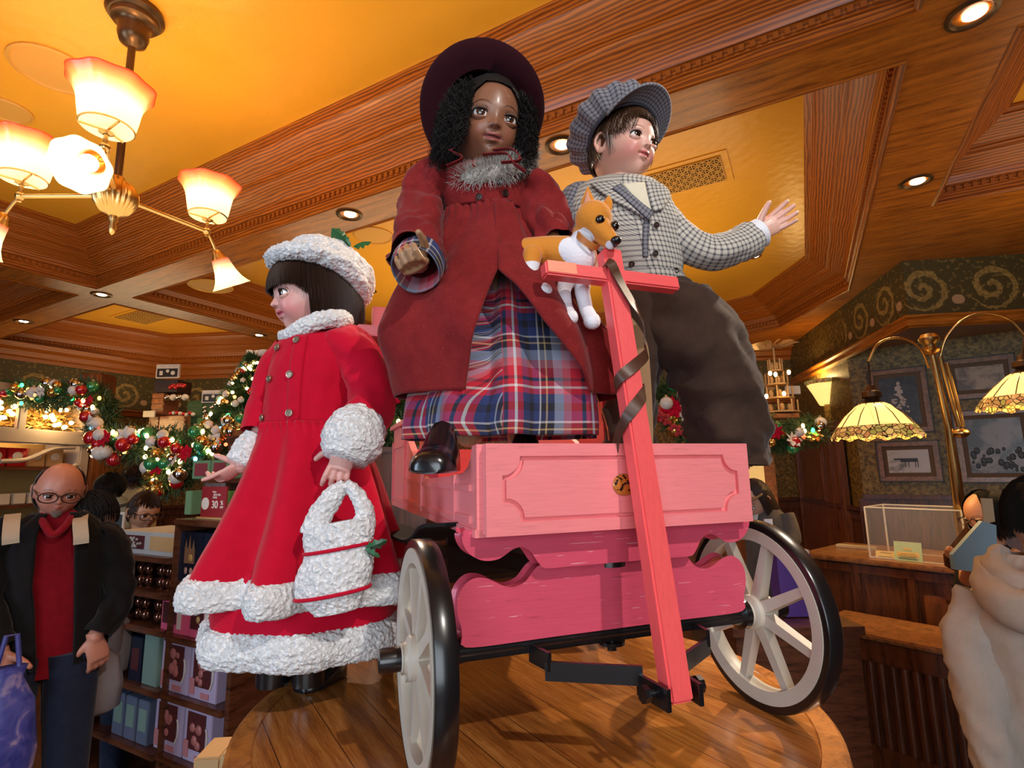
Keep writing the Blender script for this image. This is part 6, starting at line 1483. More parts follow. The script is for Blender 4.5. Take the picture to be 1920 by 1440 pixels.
bgm.loft([[Vector((gb.x, gb.y, z))+(u*a+v_*b)*s for a, b in ((-1, -1), (1, -1), (1, 1), (-1, 1))] for z, s in ((Z0, .9), (gb.z-.05, 1), (gb.z+.10, 1.02))]); gbt = bgm.build('gift_bag', plain('purple_foil', (.10, .05, .26), .3, coat=.5), smooth=False); tag(gbt, 'shiny purple gift bag beside the grey jacketed person', 'bag')
m = MB(); m.box((gb.x, gb.y, gb.z+.112), (.16, .1, .02), rotm(rz=YAW)); m.build('tissue_paper', m_pw, gbt)
st = at(1455, 1060, 2.72); m = MB(); m.box((st.x, st.y, Z0-.025), (.62, .34, .04), rotm(rz=YAW)); m.box((st.x, st.y, (Z0-.04)/2), (.58, .30, Z0-.05), rotm(rz=YAW)); tag(m.build('wrapping_table', m_shelf, smooth=False), 'low dark table under the purple gift bag behind the right wheel', 'table')
# ------------------------------------------------------------------ left: shelf unit with boxed gifts
p_ = at(392, 1205, 2.45); YS = p_.y
def sx_(px, py, y=None): return onYp(px, py, YS if y is None else y)
def onYp(px, py, Y): d = ray(px, py); return CAMP+d*(Y/d.y)
def zpx(px, py): return sx_(px, py).z
XR = sx_(436, 1100).x; XM = sx_(327, 1100).x; XL = sx_(176, 1100).x; DP = .34
zt_ = zpx(395, 976); z2 = zpx(395, 1099); z3 = zpx(395, 1206); z4 = zpx(390, 1322); z5 = zpx(390, 1448)
un = thing('shelf_unit', 'dark wooden shelf unit of boxed gifts behind the red coated doll', 'shelves', ((XR+XM)/2, YS+DP/2, 0))
def slab(name, x0, x1, z, par, th_=.03, y0=None, d=DP, m=None):
    q = MB(); y0 = YS if y0 is None else y0; q.box(((x0+x1)/2, y0+d/2-.01, z-th_/2), (x1-x0, d+.02, th_), bev=.006); q.build(name, m or m_shelf, par, ang=30)
for z in (zt_, z2, z3, z4, z5): slab('shelf', XM-.02, XR, z, un)
for x in (XR+.015, XM-.02): m = MB(); m.box((x, YS+DP/2, zt_/2), (.03, DP, zt_)); m.build('side_panel', m_shelf, un, smooth=False)
m = MB(); m.box(((XM+XR)/2, YS+DP+.01, zt_/2), (XR-XM, .02, zt_)); m.build('back_panel', m_shelf, un, smooth=False)
zb1, zb2, zb3, zb4, zb5 = zpx(280, 1042), zpx(280, 1108), zpx(280, 1176), zpx(280, 1290), zpx(260, 1400)
un2 = thing('shelf_unit', 'lower dark shelf unit of clear bauble packs left of the gift boxes', 'shelves', ((XL+XM)/2, YS+DP/2, 0))
for z in (zb1, zb2, zb3, zb4, zb5): slab('shelf', XL, XM-.04, z, un2)
m = MB(); m.box((XL-.015, YS+DP/2, zb1/2), (.03, DP, zb1)); m.build('side_panel', m_shelf, un2, smooth=False)
m = MB(); m.box(((XM+XL)/2-.02, YS+DP+.01, zb1/2), (XM-XL-.04, .02, zb1)); m.build('back_panel', m_shelf, un2, smooth=False)
def flatc(n, c, r=.5, **k): return plain(n, c, r, **k)
m_wpr = plain('window_print', (.12, .03, .035), .25, nz=.7, ns=60, coat=.5); m_lil = flatc('lilac_card', (.46, .38, .55)); m_pkb = flatc('pink_card', (.68, .10, .20)); m_navy = flatc('navy_card', (.010, .014, .03), .35); m_grn = flatc('green_card', (.13, .24, .12)); m_dred = flatc('dark_red_card', (.30, .02, .025)); m_kraft = flatc('kraft_card', (.52, .32, .14)); m_sage = flatc('sage_card', (.16, .24, .20)); m_silv = flatc('silver_card', (.42, .42, .40)); m_goldp = flatc('gold_print', (.50, .32, .12), .35)
def gift(name, lb, x0, x1, z, h, mbody, deco, group=None, d=.15, y0=None, cat='box', tilt=0):
    y0 = YS+.015 if y0 is None else y0; c = ((x0+x1)/2, y0+d/2, z); th = thing(name, lb, cat, c, group)
    m = MB(); m.box((c[0], c[1], z+h/2), (x1-x0, d, h), bev=.003); m.build('carton', mbody, th, ang=30); deco(th, x0, x1, z, h, y0); return th
def lil_deco(th, x0, x1, z, h, y):
    w_ = x1-x0; m = MB(); m.box((x0+w_*.46, y-.001, z+h*.56), (w_*.66, .004, h*.66)); m.build('window', m_wpr, th, smooth=False)
    m = MB()
    for i in range(7): m.ball((x0+w_*random.uniform(.3, .6), y-.004, z+h*random.uniform(.3, .75)), w_*random.uniform(.06, .12), 8, (1, .3, 1))
    m.build('ornaments_inside', plain('rose_ornament', (.42, .14, .13), .3), th)
    m = MB(); m.tube([(x0+w_*(.78+.1*math.sin(q)), y-.004, z+h*(.22+.5*q/3)) for q in [i*.3 for i in range(10)]], .004, 6); m.build('loop', m_pw, th)
    m = MB(); m.box((x0+w_*.12, y-.002, z+h*.22), (w_*.18, .004, h*.3)); m.build('printed_block', plain('dusty_pink', (.50, .2, .22), .5), th, smooth=False); m = MB(); m.box((x0+w_*.6, y-.002, z+h*.09), (w_*.3, .004, h*.1)); m.build('printed_block', bpy.data.materials['dusty_pink'], th, smooth=False)
xx = [sx_(p, 1210).x for p in (296, 348, 351, 402)]
gift('gift_box', 'left lilac window box of ornaments on the middle shelf', xx[0], xx[1], z3-0*.02+0, 0, m_lil, lambda *a: None) if False else None
hb1 = zpx(320, 1200)-zpx(320, 1300)
for k, (a, b, zz, lb) in enumerate(((296, 349, 'M', 'left one of two lilac window boxes on the upper lilac shelf'), (351, 402, 'M', 'right one of two lilac window boxes on the upper lilac shelf'), (282, 335, 'L', 'left one of two lilac window boxes on the bottom shelf'), (338, 390, 'L', 'right one of two lilac window boxes on the bottom shelf'))):
    z = z4 if zz == 'M' else z5; xa, xb = (sx_(a, 1260).x, sx_(b, 1260).x) if zz == 'M' else (sx_(a, 1385).x, sx_(b, 1385).x); gift('gift_box', lb, xa, xb, z, .235, m_lil, lil_deco, 'lilac window boxes')
def pink_deco(th, x0, x1, z, h, y):
    w_ = x1-x0; m = MB(); m.box((x0+w_*.32, y-.001, z+h*.58), (w_*.5, .004, h*.62)); m.build('window', m_wpr, th, smooth=False); m = MB(); m.box((x0+w_*.68, y-.001, z+h*.55), (w_*.14, .004, h*.8)); m.build('label_strip', m_pw, th, smooth=False)
    m = MB(); m.ball((x0+w_*.38, y-.004, z+h*.6), w_*.07, 10, (1, .4, 1.2)); m.build('heart_charm', m_goldp, th)
gift('gift_box', 'pink window box with a small heart charm, left of its pair', sx_(297, 1150).x, sx_(348, 1150).x, z3, .155, m_pkb, pink_deco, 'pink window boxes'); gift('gift_box', 'pink window box half hidden by the doll\'s white coat hem', sx_(350, 1150).x, sx_(398, 1150).x, z3, .14, m_pkb, pink_deco, 'pink window boxes')
def navy_deco(th, x0, x1, z, h, y):
    w_ = x1-x0; c = (x0+x1)/2; m = MB()
    m.box((c, y-.002, z+h*.52), (w_*.42, .003, h*.3)); 
    for i, (dx, hh) in enumerate(((-.16, .2), (0, .3), (.16, .2))): m.add([(c+dx*w_-.02*w_*3, y-.003, z+h*.66), (c+dx*w_+.02*w_*3, y-.003, z+h*.66), (c+dx*w_, y-.003, z+h*(.66+hh))], [(0, 1, 2)])
    m.build('printed_turrets', plain('bronze_print', (.24, .13, .08), .5), th, smooth=False)
    m = MB(); m.ball((c+w_*.06, y-.003, z+h*.48), w_*.1, 12, (1, .2, 1)); m.build('gold_disc', m_goldp, th); m = MB()
    for s in (-1, 1): m.ball((c+s*w_*.11, y-.003, z+h*.22), w_*.07, 10, (1, .2, 1.3))
    m.build('printed_figures', plain('pale_print', (.45, .28, .24), .5), th)
gift('gift_box', 'navy box printed with gold turrets, left of its pair', sx_(329, 1040).x, sx_(372, 1040).x, z2, .235, m_navy, navy_deco, 'navy boxes'); gift('gift_box', 'navy box printed with gold turrets, right of its pair', sx_(374, 1040).x, sx_(420, 1040).x, z2, .235, m_navy, navy_deco, 'navy boxes')
def long_deco(th, x0, x1, z, h, y):
    w_ = x1-x0; m = MB(); m.box((x0+w_*.30, y-.001, z+h*.52), (w_*.36, .004, h*.6)); m.build('window', m_wpr, th, smooth=False); m = MB()
    for i in range(16): m.ball((x0+w_*random.uniform(.14, .46), y-.004, z+h*random.uniform(.3, .75)), .007, 6)
    m.build('beads_inside', m_silv, th); m = MB(); m.box((x0+w_*.78, y-.001, z+h*.52), (w_*.40, .003, h*.62)); m.build('printed_band', m_kraft, th, smooth=False)
gift('gift_box', 'long pale box with clear window and hearts on top of the lower shelf unit', sx_(216, 1010).x, sx_(325, 1010).x, zb1, .115, m_silv, long_deco, d=.28)
gift('gift_box', 'sage green carton at the end of the bauble shelf', sx_(262, 1240).x, sx_(290, 1240).x, zb4, .235, m_sage, lambda *a: None)
gift('gift_box', 'dark carton standing left of the sage green carton', sx_(236, 1240).x, sx_(259, 1240).x, zb4, .21, m_navy, lambda th, x0, x1, z, h, y: MB().box(((x0+x1)/2, y-.001, z+h*.5), ((x1-x0)*.6, .003, h*.5)).build('printed_panel', m_wpr, th, smooth=False))
for i, px in enumerate((205, 228, 252)): gift('gift_box', ('blue grey carton on the bottom left shelf, ' + ('leftmost', 'middle', 'rightmost')[i] + ' of three'), sx_(px, 1340).x, sx_(px+21, 1340).x, zb5, .20, plain('blue_grey_card', (.10, .12, .18), .5), lambda th, x0, x1, z, h, y: MB().box(((x0+x1)/2, y-.001, z+h*.55), ((x1-x0)*.7, .003, h*.5)).build('printed_panel', m_sage, th, smooth=False), 'blue grey cartons')
m_choc = plain('bronze_bauble', (.20, .09, .06), .12, .9)
def bauble(c, r, m, lb, group, cat='bauble', cap=True):
    o = MB(); o.ball(c, r, 14); o = o.build('bauble', m); tag(o, lb, cat, group)
    if cap: k_ = MB(); k_.cyl(Vector(c)+Z3*r*.95, Vector(c)+Z3*r*1.25, r*.22, n=8); k_.build('cap', m_goldp, o)
    return o
for zz, lb in ((zb2, 'bronze bauble in the packs on the second shelf'), (zb3, 'bronze bauble in the packs on the third shelf')):
    for px in (246, 284):
        for i in range(2):
            for j in range(3):
                c = sx_(px+i*14, 1080); bauble((c.x, YS+.06+.0*j, zz+.034+.062*j*.95), .031, m_choc, lb, 'bronze baubles on the lower shelves', cap=False)
# counter sign and boxes above the counter, hutch post
po = MB(); a = sx_(335, 975); po.box((a.x, YS+DP-.06, zt_+.21), (.07, .05, .42), bev=.01); po.box((a.x, YS+DP-.06, zt_+.41), (.09, .07, .04), bev=.008)
hu = thing('hutch', 'wooden hutch with carved post on top of the gift shelf unit', 'hutch', (a.x, YS+DP, zt_)); po.build('carved_post', m_shelf, hu, ang=30)
zh = zt_+(zpx(395, 907)-zt_)*1.13; YH = YS+.20
m = MB(); m.box(((a.x+XR)/2+.05, YH+.06, zh-.012), (XR-a.x+.3, .13, .024)); m.build('hutch_shelf', m_shelf, hu, smooth=False); m = MB(); m.box(((a.x+XR)/2+.05, YH+.135, zt_+.24), (XR-a.x+.3, .02, .46)); m.build('hutch_back', m_cherry, hu, smooth=False)
def green_deco(th, x0, x1, z, h, y):
    m = MB(); w_ = x1-x0; m.box(((x0+x1)/2, y-.001, z+h*.5), (w_*.7, .003, h*.7)); m.build('window', plain('berry_print', (.28, .05, .06), .4, nz=.5, ns=50), th, smooth=False)
for i, (p, q) in enumerate(((360, 393), (395, 428))): gift('gift_box', ('green card box with red window, ' + ('left' if i == 0 else 'right') + ' one on the hutch shelf'), onYp(p, 890, YH).x, onYp(q, 890, YH).x, zh, .10, m_grn, green_deco, 'green boxes on the hutch', .12, YH)
gift('gift_box', 'bright green box behind the red sale sign', onYp(402, 950, YH).x, onYp(430, 950, YH).x, zt_, .13, plain('leaf_green_card', (.15, .36, .08), .5), green_deco, None, .10, YH)
gift('gift_box', 'pale green box left of the red sale sign', onYp(346, 950, YH).x, onYp(358, 950, YH).x, zt_, .13, m_grn, lambda *a: None, None, .10, YH)
# sale sign with its writing
s0, s1 = sx_(358, 970).x, sx_(405, 970).x; hS = zpx(380, 913)-zpx(380, 972); sg = thing('sale_sign', 'dark red sale sign reading 30% off on the shelf unit counter', 'sign', ((s0+s1)/2, YS+.05, zt_))
m = MB(); m.box(((s0+s1)/2, YS+.05, zt_+hS/2+.008), (s1-s0, .008, hS), bev=.001); m.build('board', m_dred, sg, smooth=False); m = MB(); m.box(((s0+s1)/2, YS+.06, zt_+.005), (s1-s0+.03, .06, .01), bev=.003); m.build('foot', m_kraft, sg, smooth=False)
m_txt = plain('white_print', (.85, .80, .74), .5)
def text(s, x, z, size, name, par, y=None, ext=.0008, mt=None, rz=0, T=None):
    c = bpy.data.curves.new(name, 'FONT'); c.body = s; c.size = size; c.extrude = ext; c.align_x = 'CENTER'; c.offset = size*.012; o = bpy.data.objects.new('tmp', c); C.objects.link(o)
    dg = bpy.context.evaluated_depsgraph_get(); dg.update(); me = bpy.data.meshes.new_from_object(o.evaluated_get(dg)); bpy.data.objects.remove(o); me.name = name; me.materials.clear(); me.materials.append(mt or m_txt)
    R = (T or Matrix.Translation((x, y, z)) @ rotm(rx=PI/2)); me.transform(R); q = sum((v.co for v in me.vertices), Vector())/max(1, len(me.vertices))
    for v in me.vertices: v.co -= q
    return link(name, me, q, par)
ws = s1-s0; xs_ = s0+ws*.63
text('30', s0+ws*.56, zt_+hS*.36, hS*.34, 'number', sg, YS+.0455); text('%', s0+ws*.84, zt_+hS*.47, hS*.19, 'percent_sign', sg, YS+.0455); text('OFF', s0+ws*.84, zt_+hS*.36, hS*.10, 'off_word', sg, YS+.0455)
text('Enjoy', s0+ws*.52, zt_+hS*.86, hS*.085, 'small_text', sg, YS+.0455); text('ANNUAL PASS', xs_, zt_+hS*.76, hS*.075, 'small_text', sg, YS+.0455) if False else text('SELECTED', xs_, zt_+hS*.76, hS*.085, 'small_text', sg, YS+.0455); text('ITEMS', s0+ws*.55, zt_+hS*.67, hS*.085, 'small_text', sg, YS+.0455)
m = MB(); m.cyl((s0+ws*.18, YS+.0458, zt_+hS*.5), (s0+ws*.18, YS+.044, zt_+hS*.5), ws*.15, n=24); m.build('round_badge', m_txt, sg, smooth=False)
# tan cartons below the table edge at bottom left
for i, (a, b, c, lb) in enumerate(((385, 428, 1400, 'plain tan carton under the table edge, left one of two'), (432, 478, 1392, 'plain tan carton under the table edge, right one of two'))):
    p = at((a+b)/2, c, 1.25); m = MB(); m.box((p.x, p.y, p.z/2), (.058, .10, p.z), rotm(rz=YAW+.1), bev=.004); tag(m.build('tan_carton', m_kraft, ang=30), lb, 'box', 'tan cartons')
# ------------------------------------------------------------------ garlands, tree, baubles and lights
m_pine = NT('pine_needles'); m_pine = m_pine.done(m_pine.mix(m_pine.noise(m_pine.co(), 40, 2), (.015, .05, .02), (.07, .13, .03)), .6)
def col(n, c, e=10): return NT(n).done(c, .3, emit=c, es=e)
FL = {'warm': col('fairy_warm', (1, .62, .22), 14), 'red': col('fairy_red', (1, .08, .03), 8), 'green': col('fairy_green', (.05, .9, .25), 5), 'blue': col('fairy_blue', (.15, .6, 1), 6), 'orange': col('fairy_orange', (1, .32, .06), 9)}
BM = {'gold': plain('gold_bauble', (.75, .45, .12), .18, .9), 'red': plain('red_bauble', (.55, .01, .02), .15, .3, coat=1), 'white': plain('pearl_bauble', (.75, .70, .62), .25), 'silver': plain('silver_bauble', (.65, .63, .6), .12, 1), 'green': plain('green_bauble', (.03, .30, .10), .15, .3, coat=1)}
def needles(mb, c, R_, n, l, sq=(1, 1, 1)):
    for i in range(n):
        d = Vector((random.gauss(0, 1), random.gauss(0, 1), random.gauss(0, 1))).normalized(); p = Vector(c)+Vector((d.x*sq[0], d.y*sq[1], d.z*sq[2]))*R_*random.uniform(.3, 1)
        d = (d+Vector((random.gauss(0, .5), random.gauss(0, .5), random.gauss(0, .5)))).normalized(); s_ = d.orthogonal().normalized()*l*.09; mb.add([p+s_, p-s_, p+d*l], [(0, 1, 2)])
def flower(c, n, r, m, name, lb, cat, group):
    E = frame(c, Z3 if abs(n.z) < .9 else RR, n); mb = MB()
    for i in range(7):
        a = 2*PI*i/7; d = E.to_3x3() @ Vector((math.cos(a), math.sin(a), .25)); leaf(mb, Vector(c), d, E.to_3x3() @ Vector((0, 0, 1)), r, r*.3, False)
    mb.ball(Vector(c)+n*r*.12, r*.14, 6); tag(solid(mb.build(name, m, smooth=False), .002, 0), lb, cat, group)
def garland(pts, R_, lb, where, cols, nb=14, nf=14, l=.06, dens=90, fl=3):
    P = cr(pts, 6); g = MB(); g.tube(P, R_*.25, 6)
    for p in P: needles(g, p, R_, int(dens*1.5), l)
    o = g.build('garland', m_pine, smooth=False); tag(o, lb, 'garland')
    nrm = -HH
    for i in range(nf):
        p = random.choice(P); d = (nrm+Vector((random.gauss(0, .7), 0, random.gauss(0, .8)))).normalized(); c = p+d*R_*1.0; k = cols[i % len(cols)]; e = MB(); e.ball(c, .0145*(R_/.12)**.5, 8, (1, 1, 1.3)); e.build('fairy_light', FL[k], o, label=k+' fairy light' if k != 'warm' else 'warm white fairy light')
    ks = list(BM)
    for i in range(nb):
        p = random.choice(P); d = (nrm+Vector((random.gauss(0, .8), 0, random.gauss(0, .8)))).normalized(); r = random.uniform(.25, .42)*R_; k = ks[i % 5]; nm = {'gold': 'gold', 'red': 'red', 'white': 'pearl white', 'silver': 'silver', 'green': 'green'}[k]
        bauble(p+d*R_*1.02, r, BM[k], nm+' bauble hanging in the garland '+where, nm+' baubles '+where)
    for i in range(fl):
        p = P[int((i+.5)*len(P)/fl)]; flower(p+nrm*R_*.95+Z3*random.uniform(-.5, .5)*R_, (nrm+Z3*random.uniform(-.3, .6)+RR*random.uniform(-.5, .5)).normalized(), R_*.55, (m_redfelt, BM['white'], BM['gold'])[i % 3], 'artificial_flower', ('red', 'cream', 'gold')[i % 3]+' artificial flower in the garland '+where, 'flower', ('red', 'cream', 'gold')[i % 3]+' flowers '+where)
    return o
GD = 4.6
garland([at(-15, 740, GD), at(40, 738, GD), at(95, 745, GD), at(150, 735, GD), at(175, 745, GD)], .12, 'mixed green garland with coloured lights over the white display cabinet', 'over the cabinet', ['blue', 'green', 'warm', 'orange', 'warm'], 20, 20)
garland([at(176, 738, GD), at(194, 770, GD), at(190, 810, GD-.1), at(215, 838, GD-.1)], .12, 'garland hanging down the cabinet post at left', 'down the post', ['warm', 'orange', 'blue', 'warm'], 14, 12)
garland([at(205, 830, GD-.1), at(250, 835, GD-.1), at(310, 832, GD-.1), at(370, 838, GD-.1), at(430, 815, GD), at(485, 790, GD), at(560, 800, GD+.1)], .15, 'long lit garland below the wall crates', 'below the wall crates', ['warm', 'red', 'warm', 'orange', 'warm', 'green', 'blue'], 44, 40, .07, 90, 7)
garland([at(300, 862, GD-.1), at(340, 880, GD-.1), at(300, 905, GD-.1)], .15, 'cluster of gold lit greenery under the long garland', 'in the gold cluster', ['warm'], 10, 14, .07, 110, 3)
garland([at(1425, 800, 4.4), at(1455, 822, 4.4), at(1490, 815, 4.4), at(1530, 805, 4.5)], .13, 'garland over the door frame at right with green and red lights', 'over the right door', ['warm', 'red', 'warm', 'green', 'red'], 10, 8, .06, 110, 3)
garland([at(1235, 745, 4.2), at(1262, 760, 4.2), at(1290, 790, 4.2), at(1330, 830, 4.2)], .17, 'garland seen between the boy doll\'s legs', 'between the doll\'s legs', ['warm', 'blue', 'warm', 'red'], 10, 8, .07, 120, 3)
garland([at(700, 720, 3.6), at(735, 745, 3.6), at(742, 790, 3.6), at(735, 830, 3.6)], .12, 'green garland with red berries left of the plaid skirt', 'left of the plaid skirt', ['warm'], 2, 2, .06, 160, 1)
be = MB()
for i in range(34): t_ = i/33; p = at(1225+90*t_, 770+70*t_+6*math.sin(i*1.7), 3.6); be.ball(p+Z3*random.uniform(-.02, .02), .016, 8)
be.tube([at(1225+90*k/8, 770+70*k/8, 3.6) for k in range(9)], .004, 5); tag(be.build('berry_strand', plain('berry_red', (.50, .04, .05), .3)), 'strand of dusty red berries between the boy doll\'s legs', 'berry strand')
be = MB()
for i in range(22): p = at(722+random.uniform(-14, 14), 705+random.uniform(-20, 22), 3.4); be.ball(p, .014, 8)
tag(be.build('berry_cluster', plain('berry_orange', (.55, .10, .06), .3)), 'cluster of orange red berries beside the red coated doll\'s shoulder', 'berry cluster')
# Christmas tree on an added cabinet against the back wall
TD = 4.9; tb_ = at(455, 862, TD); tt_ = at(488, 665, TD)
tree = thing('christmas_tree', 'decorated tree with coloured lights left of the red coated doll', 'christmas tree', (tb_.x+.1, tb_.y, tb_.z))
m = MB(); TH = tt_.z-tb_.z; tc = Vector((tb_.x+.1, tb_.y, tb_.z))
for i in range(6500):
    u_ = random.random()**.7; r_ = .52*(1-u_)*random.uniform(.35, 1)+.02; q = random.uniform(0, 2*PI); p = tc+Vector((r_*math.cos(q), r_*math.sin(q), u_*TH)); d = (Vector((math.cos(q), math.sin(q), random.gauss(.1, .4)))).normalized(); s_ = d.orthogonal().normalized()*.009; m.add([p+s_, p-s_, p+d*.09], [(0, 1, 2)])
m.build('branches', m_pine, tree, smooth=False); m = MB(); m.cyl(tc, tc+Z3*TH*.95, .03); m.build('trunk', m_shelf, tree)
m = MB(); 
for a in (-1, 1): leaf(m, tc+Z3*TH, RR*a*.8+Z3*.6, -HH, .12, .04, False)
m.ball(tc+Z3*(TH+.02), .03, 10, (1, 1, 1.6)); solid(m.build('angel_topper', BM['white'], tree, smooth=False), .004)
for i in range(60):
    u_ = random.random()**.8*.95; q = random.uniform(PI, 2*PI)+YAW; r_ = .52*(1-u_)+.05; p = tc+Vector((r_*math.cos(q), r_*math.sin(q), u_*TH)); k = random.choice(['warm']*5+['red', 'green', 'blue', 'orange']); e = MB(); e.ball(p, .015, 8); e.build('fairy_light', FL[k], tree)
for i in range(46):
    u_ = random.random()**.8*.9; q = random.uniform(PI, 2*PI)+YAW; r_ = .52*(1-u_)+.06; p = tc+Vector((r_*math.cos(q), r_*math.sin(q), u_*TH)); k = list(BM)[i % 4]; nm = {'gold': 'gold', 'red': 'red', 'white': 'pearl white', 'silver': 'silver', 'green': 'green'}[k]; bauble(p, random.uniform(.022, .04), BM[k], nm+' bauble hanging on the decorated tree', nm+' baubles on the tree')
def cabinet(name, lb, cat, x0, x1, pxy, D, h, m_=None, d=.5):
    a, b = at(x0, pxy, D), at(x1, pxy, D); c = (a+b)/2+HH*d/2; W_ = (b-a).length; zt2 = (a.z+b.z)/2; th = thing(name, lb, cat, (c.x, c.y, 0)); m = MB(); m.box((c.x, c.y, zt2/2-.02), (W_, d, zt2-.04), rotm(rz=YAW)); m.build('body', m_ or m_panel, th, smooth=False)
    m = MB(); m.box((c.x, c.y, zt2-.02), (W_+.06, d+.05, .04), rotm(rz=YAW), bev=.008); m.build('top', m_shelf, th); return th
cabinet('added_cabinet', 'added dark cabinet carrying the decorated tree', 'cabinet', 385, 640, 862, TD-.3, 1, d=.7)  # added stand for the tree, whose base is hidden
cabinet('added_cabinet', 'dark sideboard under the garland between the boy doll\'s legs', 'cabinet', 1180, 1395, 852, 4.1, 1, d=.4)  # assumed piece, added for the garland to rest on
cabinet('added_cabinet', 'added dark cabinet behind the cart, under the garland with red berries', 'cabinet', 690, 800, 838, 3.5, 1, d=.35)  # made-up support, added so the berry garland does not float
# crates and signs on the high wall shelf
WD = 5.6
def wbox(name, lb, cat, x0, x1, y0, y1, m_, D=WD, d=.2, group=None, deco=None, rz=YAW):
    a, b, c_ = at(x0, y1, D), at(x1, y1, D), at((x0+x1)/2, y0, D); c = (a+b)/2+HH*d/2; W_ = (b-a).length; Hh = c_.z-(a.z+b.z)/2; z0 = (a.z+b.z)/2; th = thing(name, lb, cat, (c.x, c.y, z0), group)
    m = MB(); m.box((c.x, c.y, z0+Hh/2), (W_, d, Hh), rotm(rz=rz), bev=.004); m.build('body', m_, th, ang=30)
    if deco: deco(th, Matrix.Translation((c.x, c.y, z0)) @ rotm(rz=rz), W_, d, Hh)
    return th
def slats(mt): 
    def f(th, T, w_, d, h):
        m = MB(T)
        for i in range(4): m.box((0, -d/2-.006, h*(i+.5)/4), (w_*.94, .012, h*.17))
        m.build('slats', mt, th, smooth=False)
    return f
m_crate = wood('crate_orange', (.42, .15, .05), (.22, .07, .02)); m_crate2 = wood('crate_brown', (.26, .10, .05), (.14, .05, .02)); m_crg = plain('crate_green', (.06, .22, .06), .5); m_crgd = plain('crate_dark_green', (.02, .09, .035), .5)
ws_ = wbox('display_shelf', 'long wooden wall shelf carrying orange and green crates', 'shelf', 270, 470, 812, 820, m_shelf, WD, .4)
wbox('crate', 'brown slatted crate at the left of the wall shelf', 'crate', 283, 306, 736, 778, m_crate2, WD, .25, 'slatted crates', slats(m_crate)); wbox('crate', 'lower left orange slatted crate on the wall shelf', 'crate', 278, 296, 781, 812, m_crate, WD, .25, 'slatted crates', slats(m_crate2)); wbox('crate', 'bright orange crate on the wall shelf', 'crate', 297, 346, 779, 812, m_crate, WD, .25, 'slatted crates', slats(m_crate))
wbox('crate', 'bright green slatted crate on the wall shelf', 'crate', 368, 406, 783, 812, m_crg, WD, .25, 'slatted crates', slats(m_crg)); wbox('crate', 'dark green crate behind the bright green crate', 'crate', 348, 378, 750, 810, m_crgd, WD+.1, .25, 'slatted crates', slats(m_crgd)); wbox('crate', 'dark green display block under the right sign', 'crate', 380, 412, 757, 782, m_crgd, WD, .2)
wbox('crate', 'dark block under the left sign', 'crate', 288, 332, 711, 735, plain('dark_block', (.03, .015, .02), .5), WD, .25)
def wsign(lb, x0, x1, y0, y1):
    def f(th, T, w_, d, h):
        m = MB(T); m.box((0, -d/2-.002, h*.38), (w_*.86, .004, h*.6)); m.build('dark_panel', m_pk, th, smooth=False)
        m = MB(T); m.box((-w_*.25, -d/2-.006, h*.36), (w_*.14, .003, h*.3)); m.cyl((w_*.02, -d/2-.004, h*.5), (w_*.02, -d/2-.008, h*.5), w_*.07, n=16); m.cyl((w_*.25, -d/2-.004, h*.36), (w_*.25, -d/2-.008, h*.36), w_*.09, n=16)
        m.build('printed_shapes', m_pw, th); m = MB(T)
        for i in range(7): m.ball(((i-3)*w_*.11, -d/2-.004, h*.82), w_*.035, 8, (1, .3, 1))
        m.build('printed_ornaments', m_pw, th)
    wbox('shop_sign', lb, 'sign', x0, x1, y0, y1, plain('sign_card', (.58, .50, .46), .5), WD-.05, .03, None, f)
wsign('small printed sign with ornament pictures, the upper left one', 291, 335, 682, 709); wsign('small printed sign with ornament pictures, right one near the tree', 377, 420, 731, 755)
wbox('price_sign', 'blank cream price sign left of the crates', 'sign', 267, 290, 770, 782, m_pw, WD-.1, .02)
def added_stick(th, T, w_, d, h): m = MB(T); m.box((0, .012, -.13), (.02, .01, .30)); m.build('added_stick', m_crate, th, smooth=False)  # support added below the sign so it does not float
wbox('price_sign', 'blank cream price sign beside the wooden pyramid at right', 'sign', 1474, 1502, 723, 739, m_pw, 4.9, .02, None, added_stick)
for i in range(9): p = at(384+(i % 3)*13, 764+(i//3)*8, WD-.06); bauble(p, .022, BM['silver'], 'silver bauble on the dark green display block', 'silver baubles on the display block', cap=False)
for i in range(8): p = at(320+i*6, 776+random.uniform(-2, 2), WD-.1); bauble(p, .02, BM['white' if i % 2 else 'red'], ('pearl' if i % 2 else 'red')+' figure ball along the crate shelf', ('pearl' if i % 2 else 'red')+' balls on the crates', cap=False)
for i in range(6): p = at(320+i*5, 724+random.uniform(-3, 3), WD-.05); bauble(p, .024, BM['red'], 'red bauble on the dark block under the left sign', 'red baubles under the left sign', cap=False)
for i in range(4): p = at(314+i*11, 745, WD-.1); bauble(p, .034, BM['white' if i % 2 else 'silver'], ('pearl' if i % 2 else 'silver')+' bauble above the orange crate', ('pearl' if i % 2 else 'silver')+' baubles above the crate', cap=False)
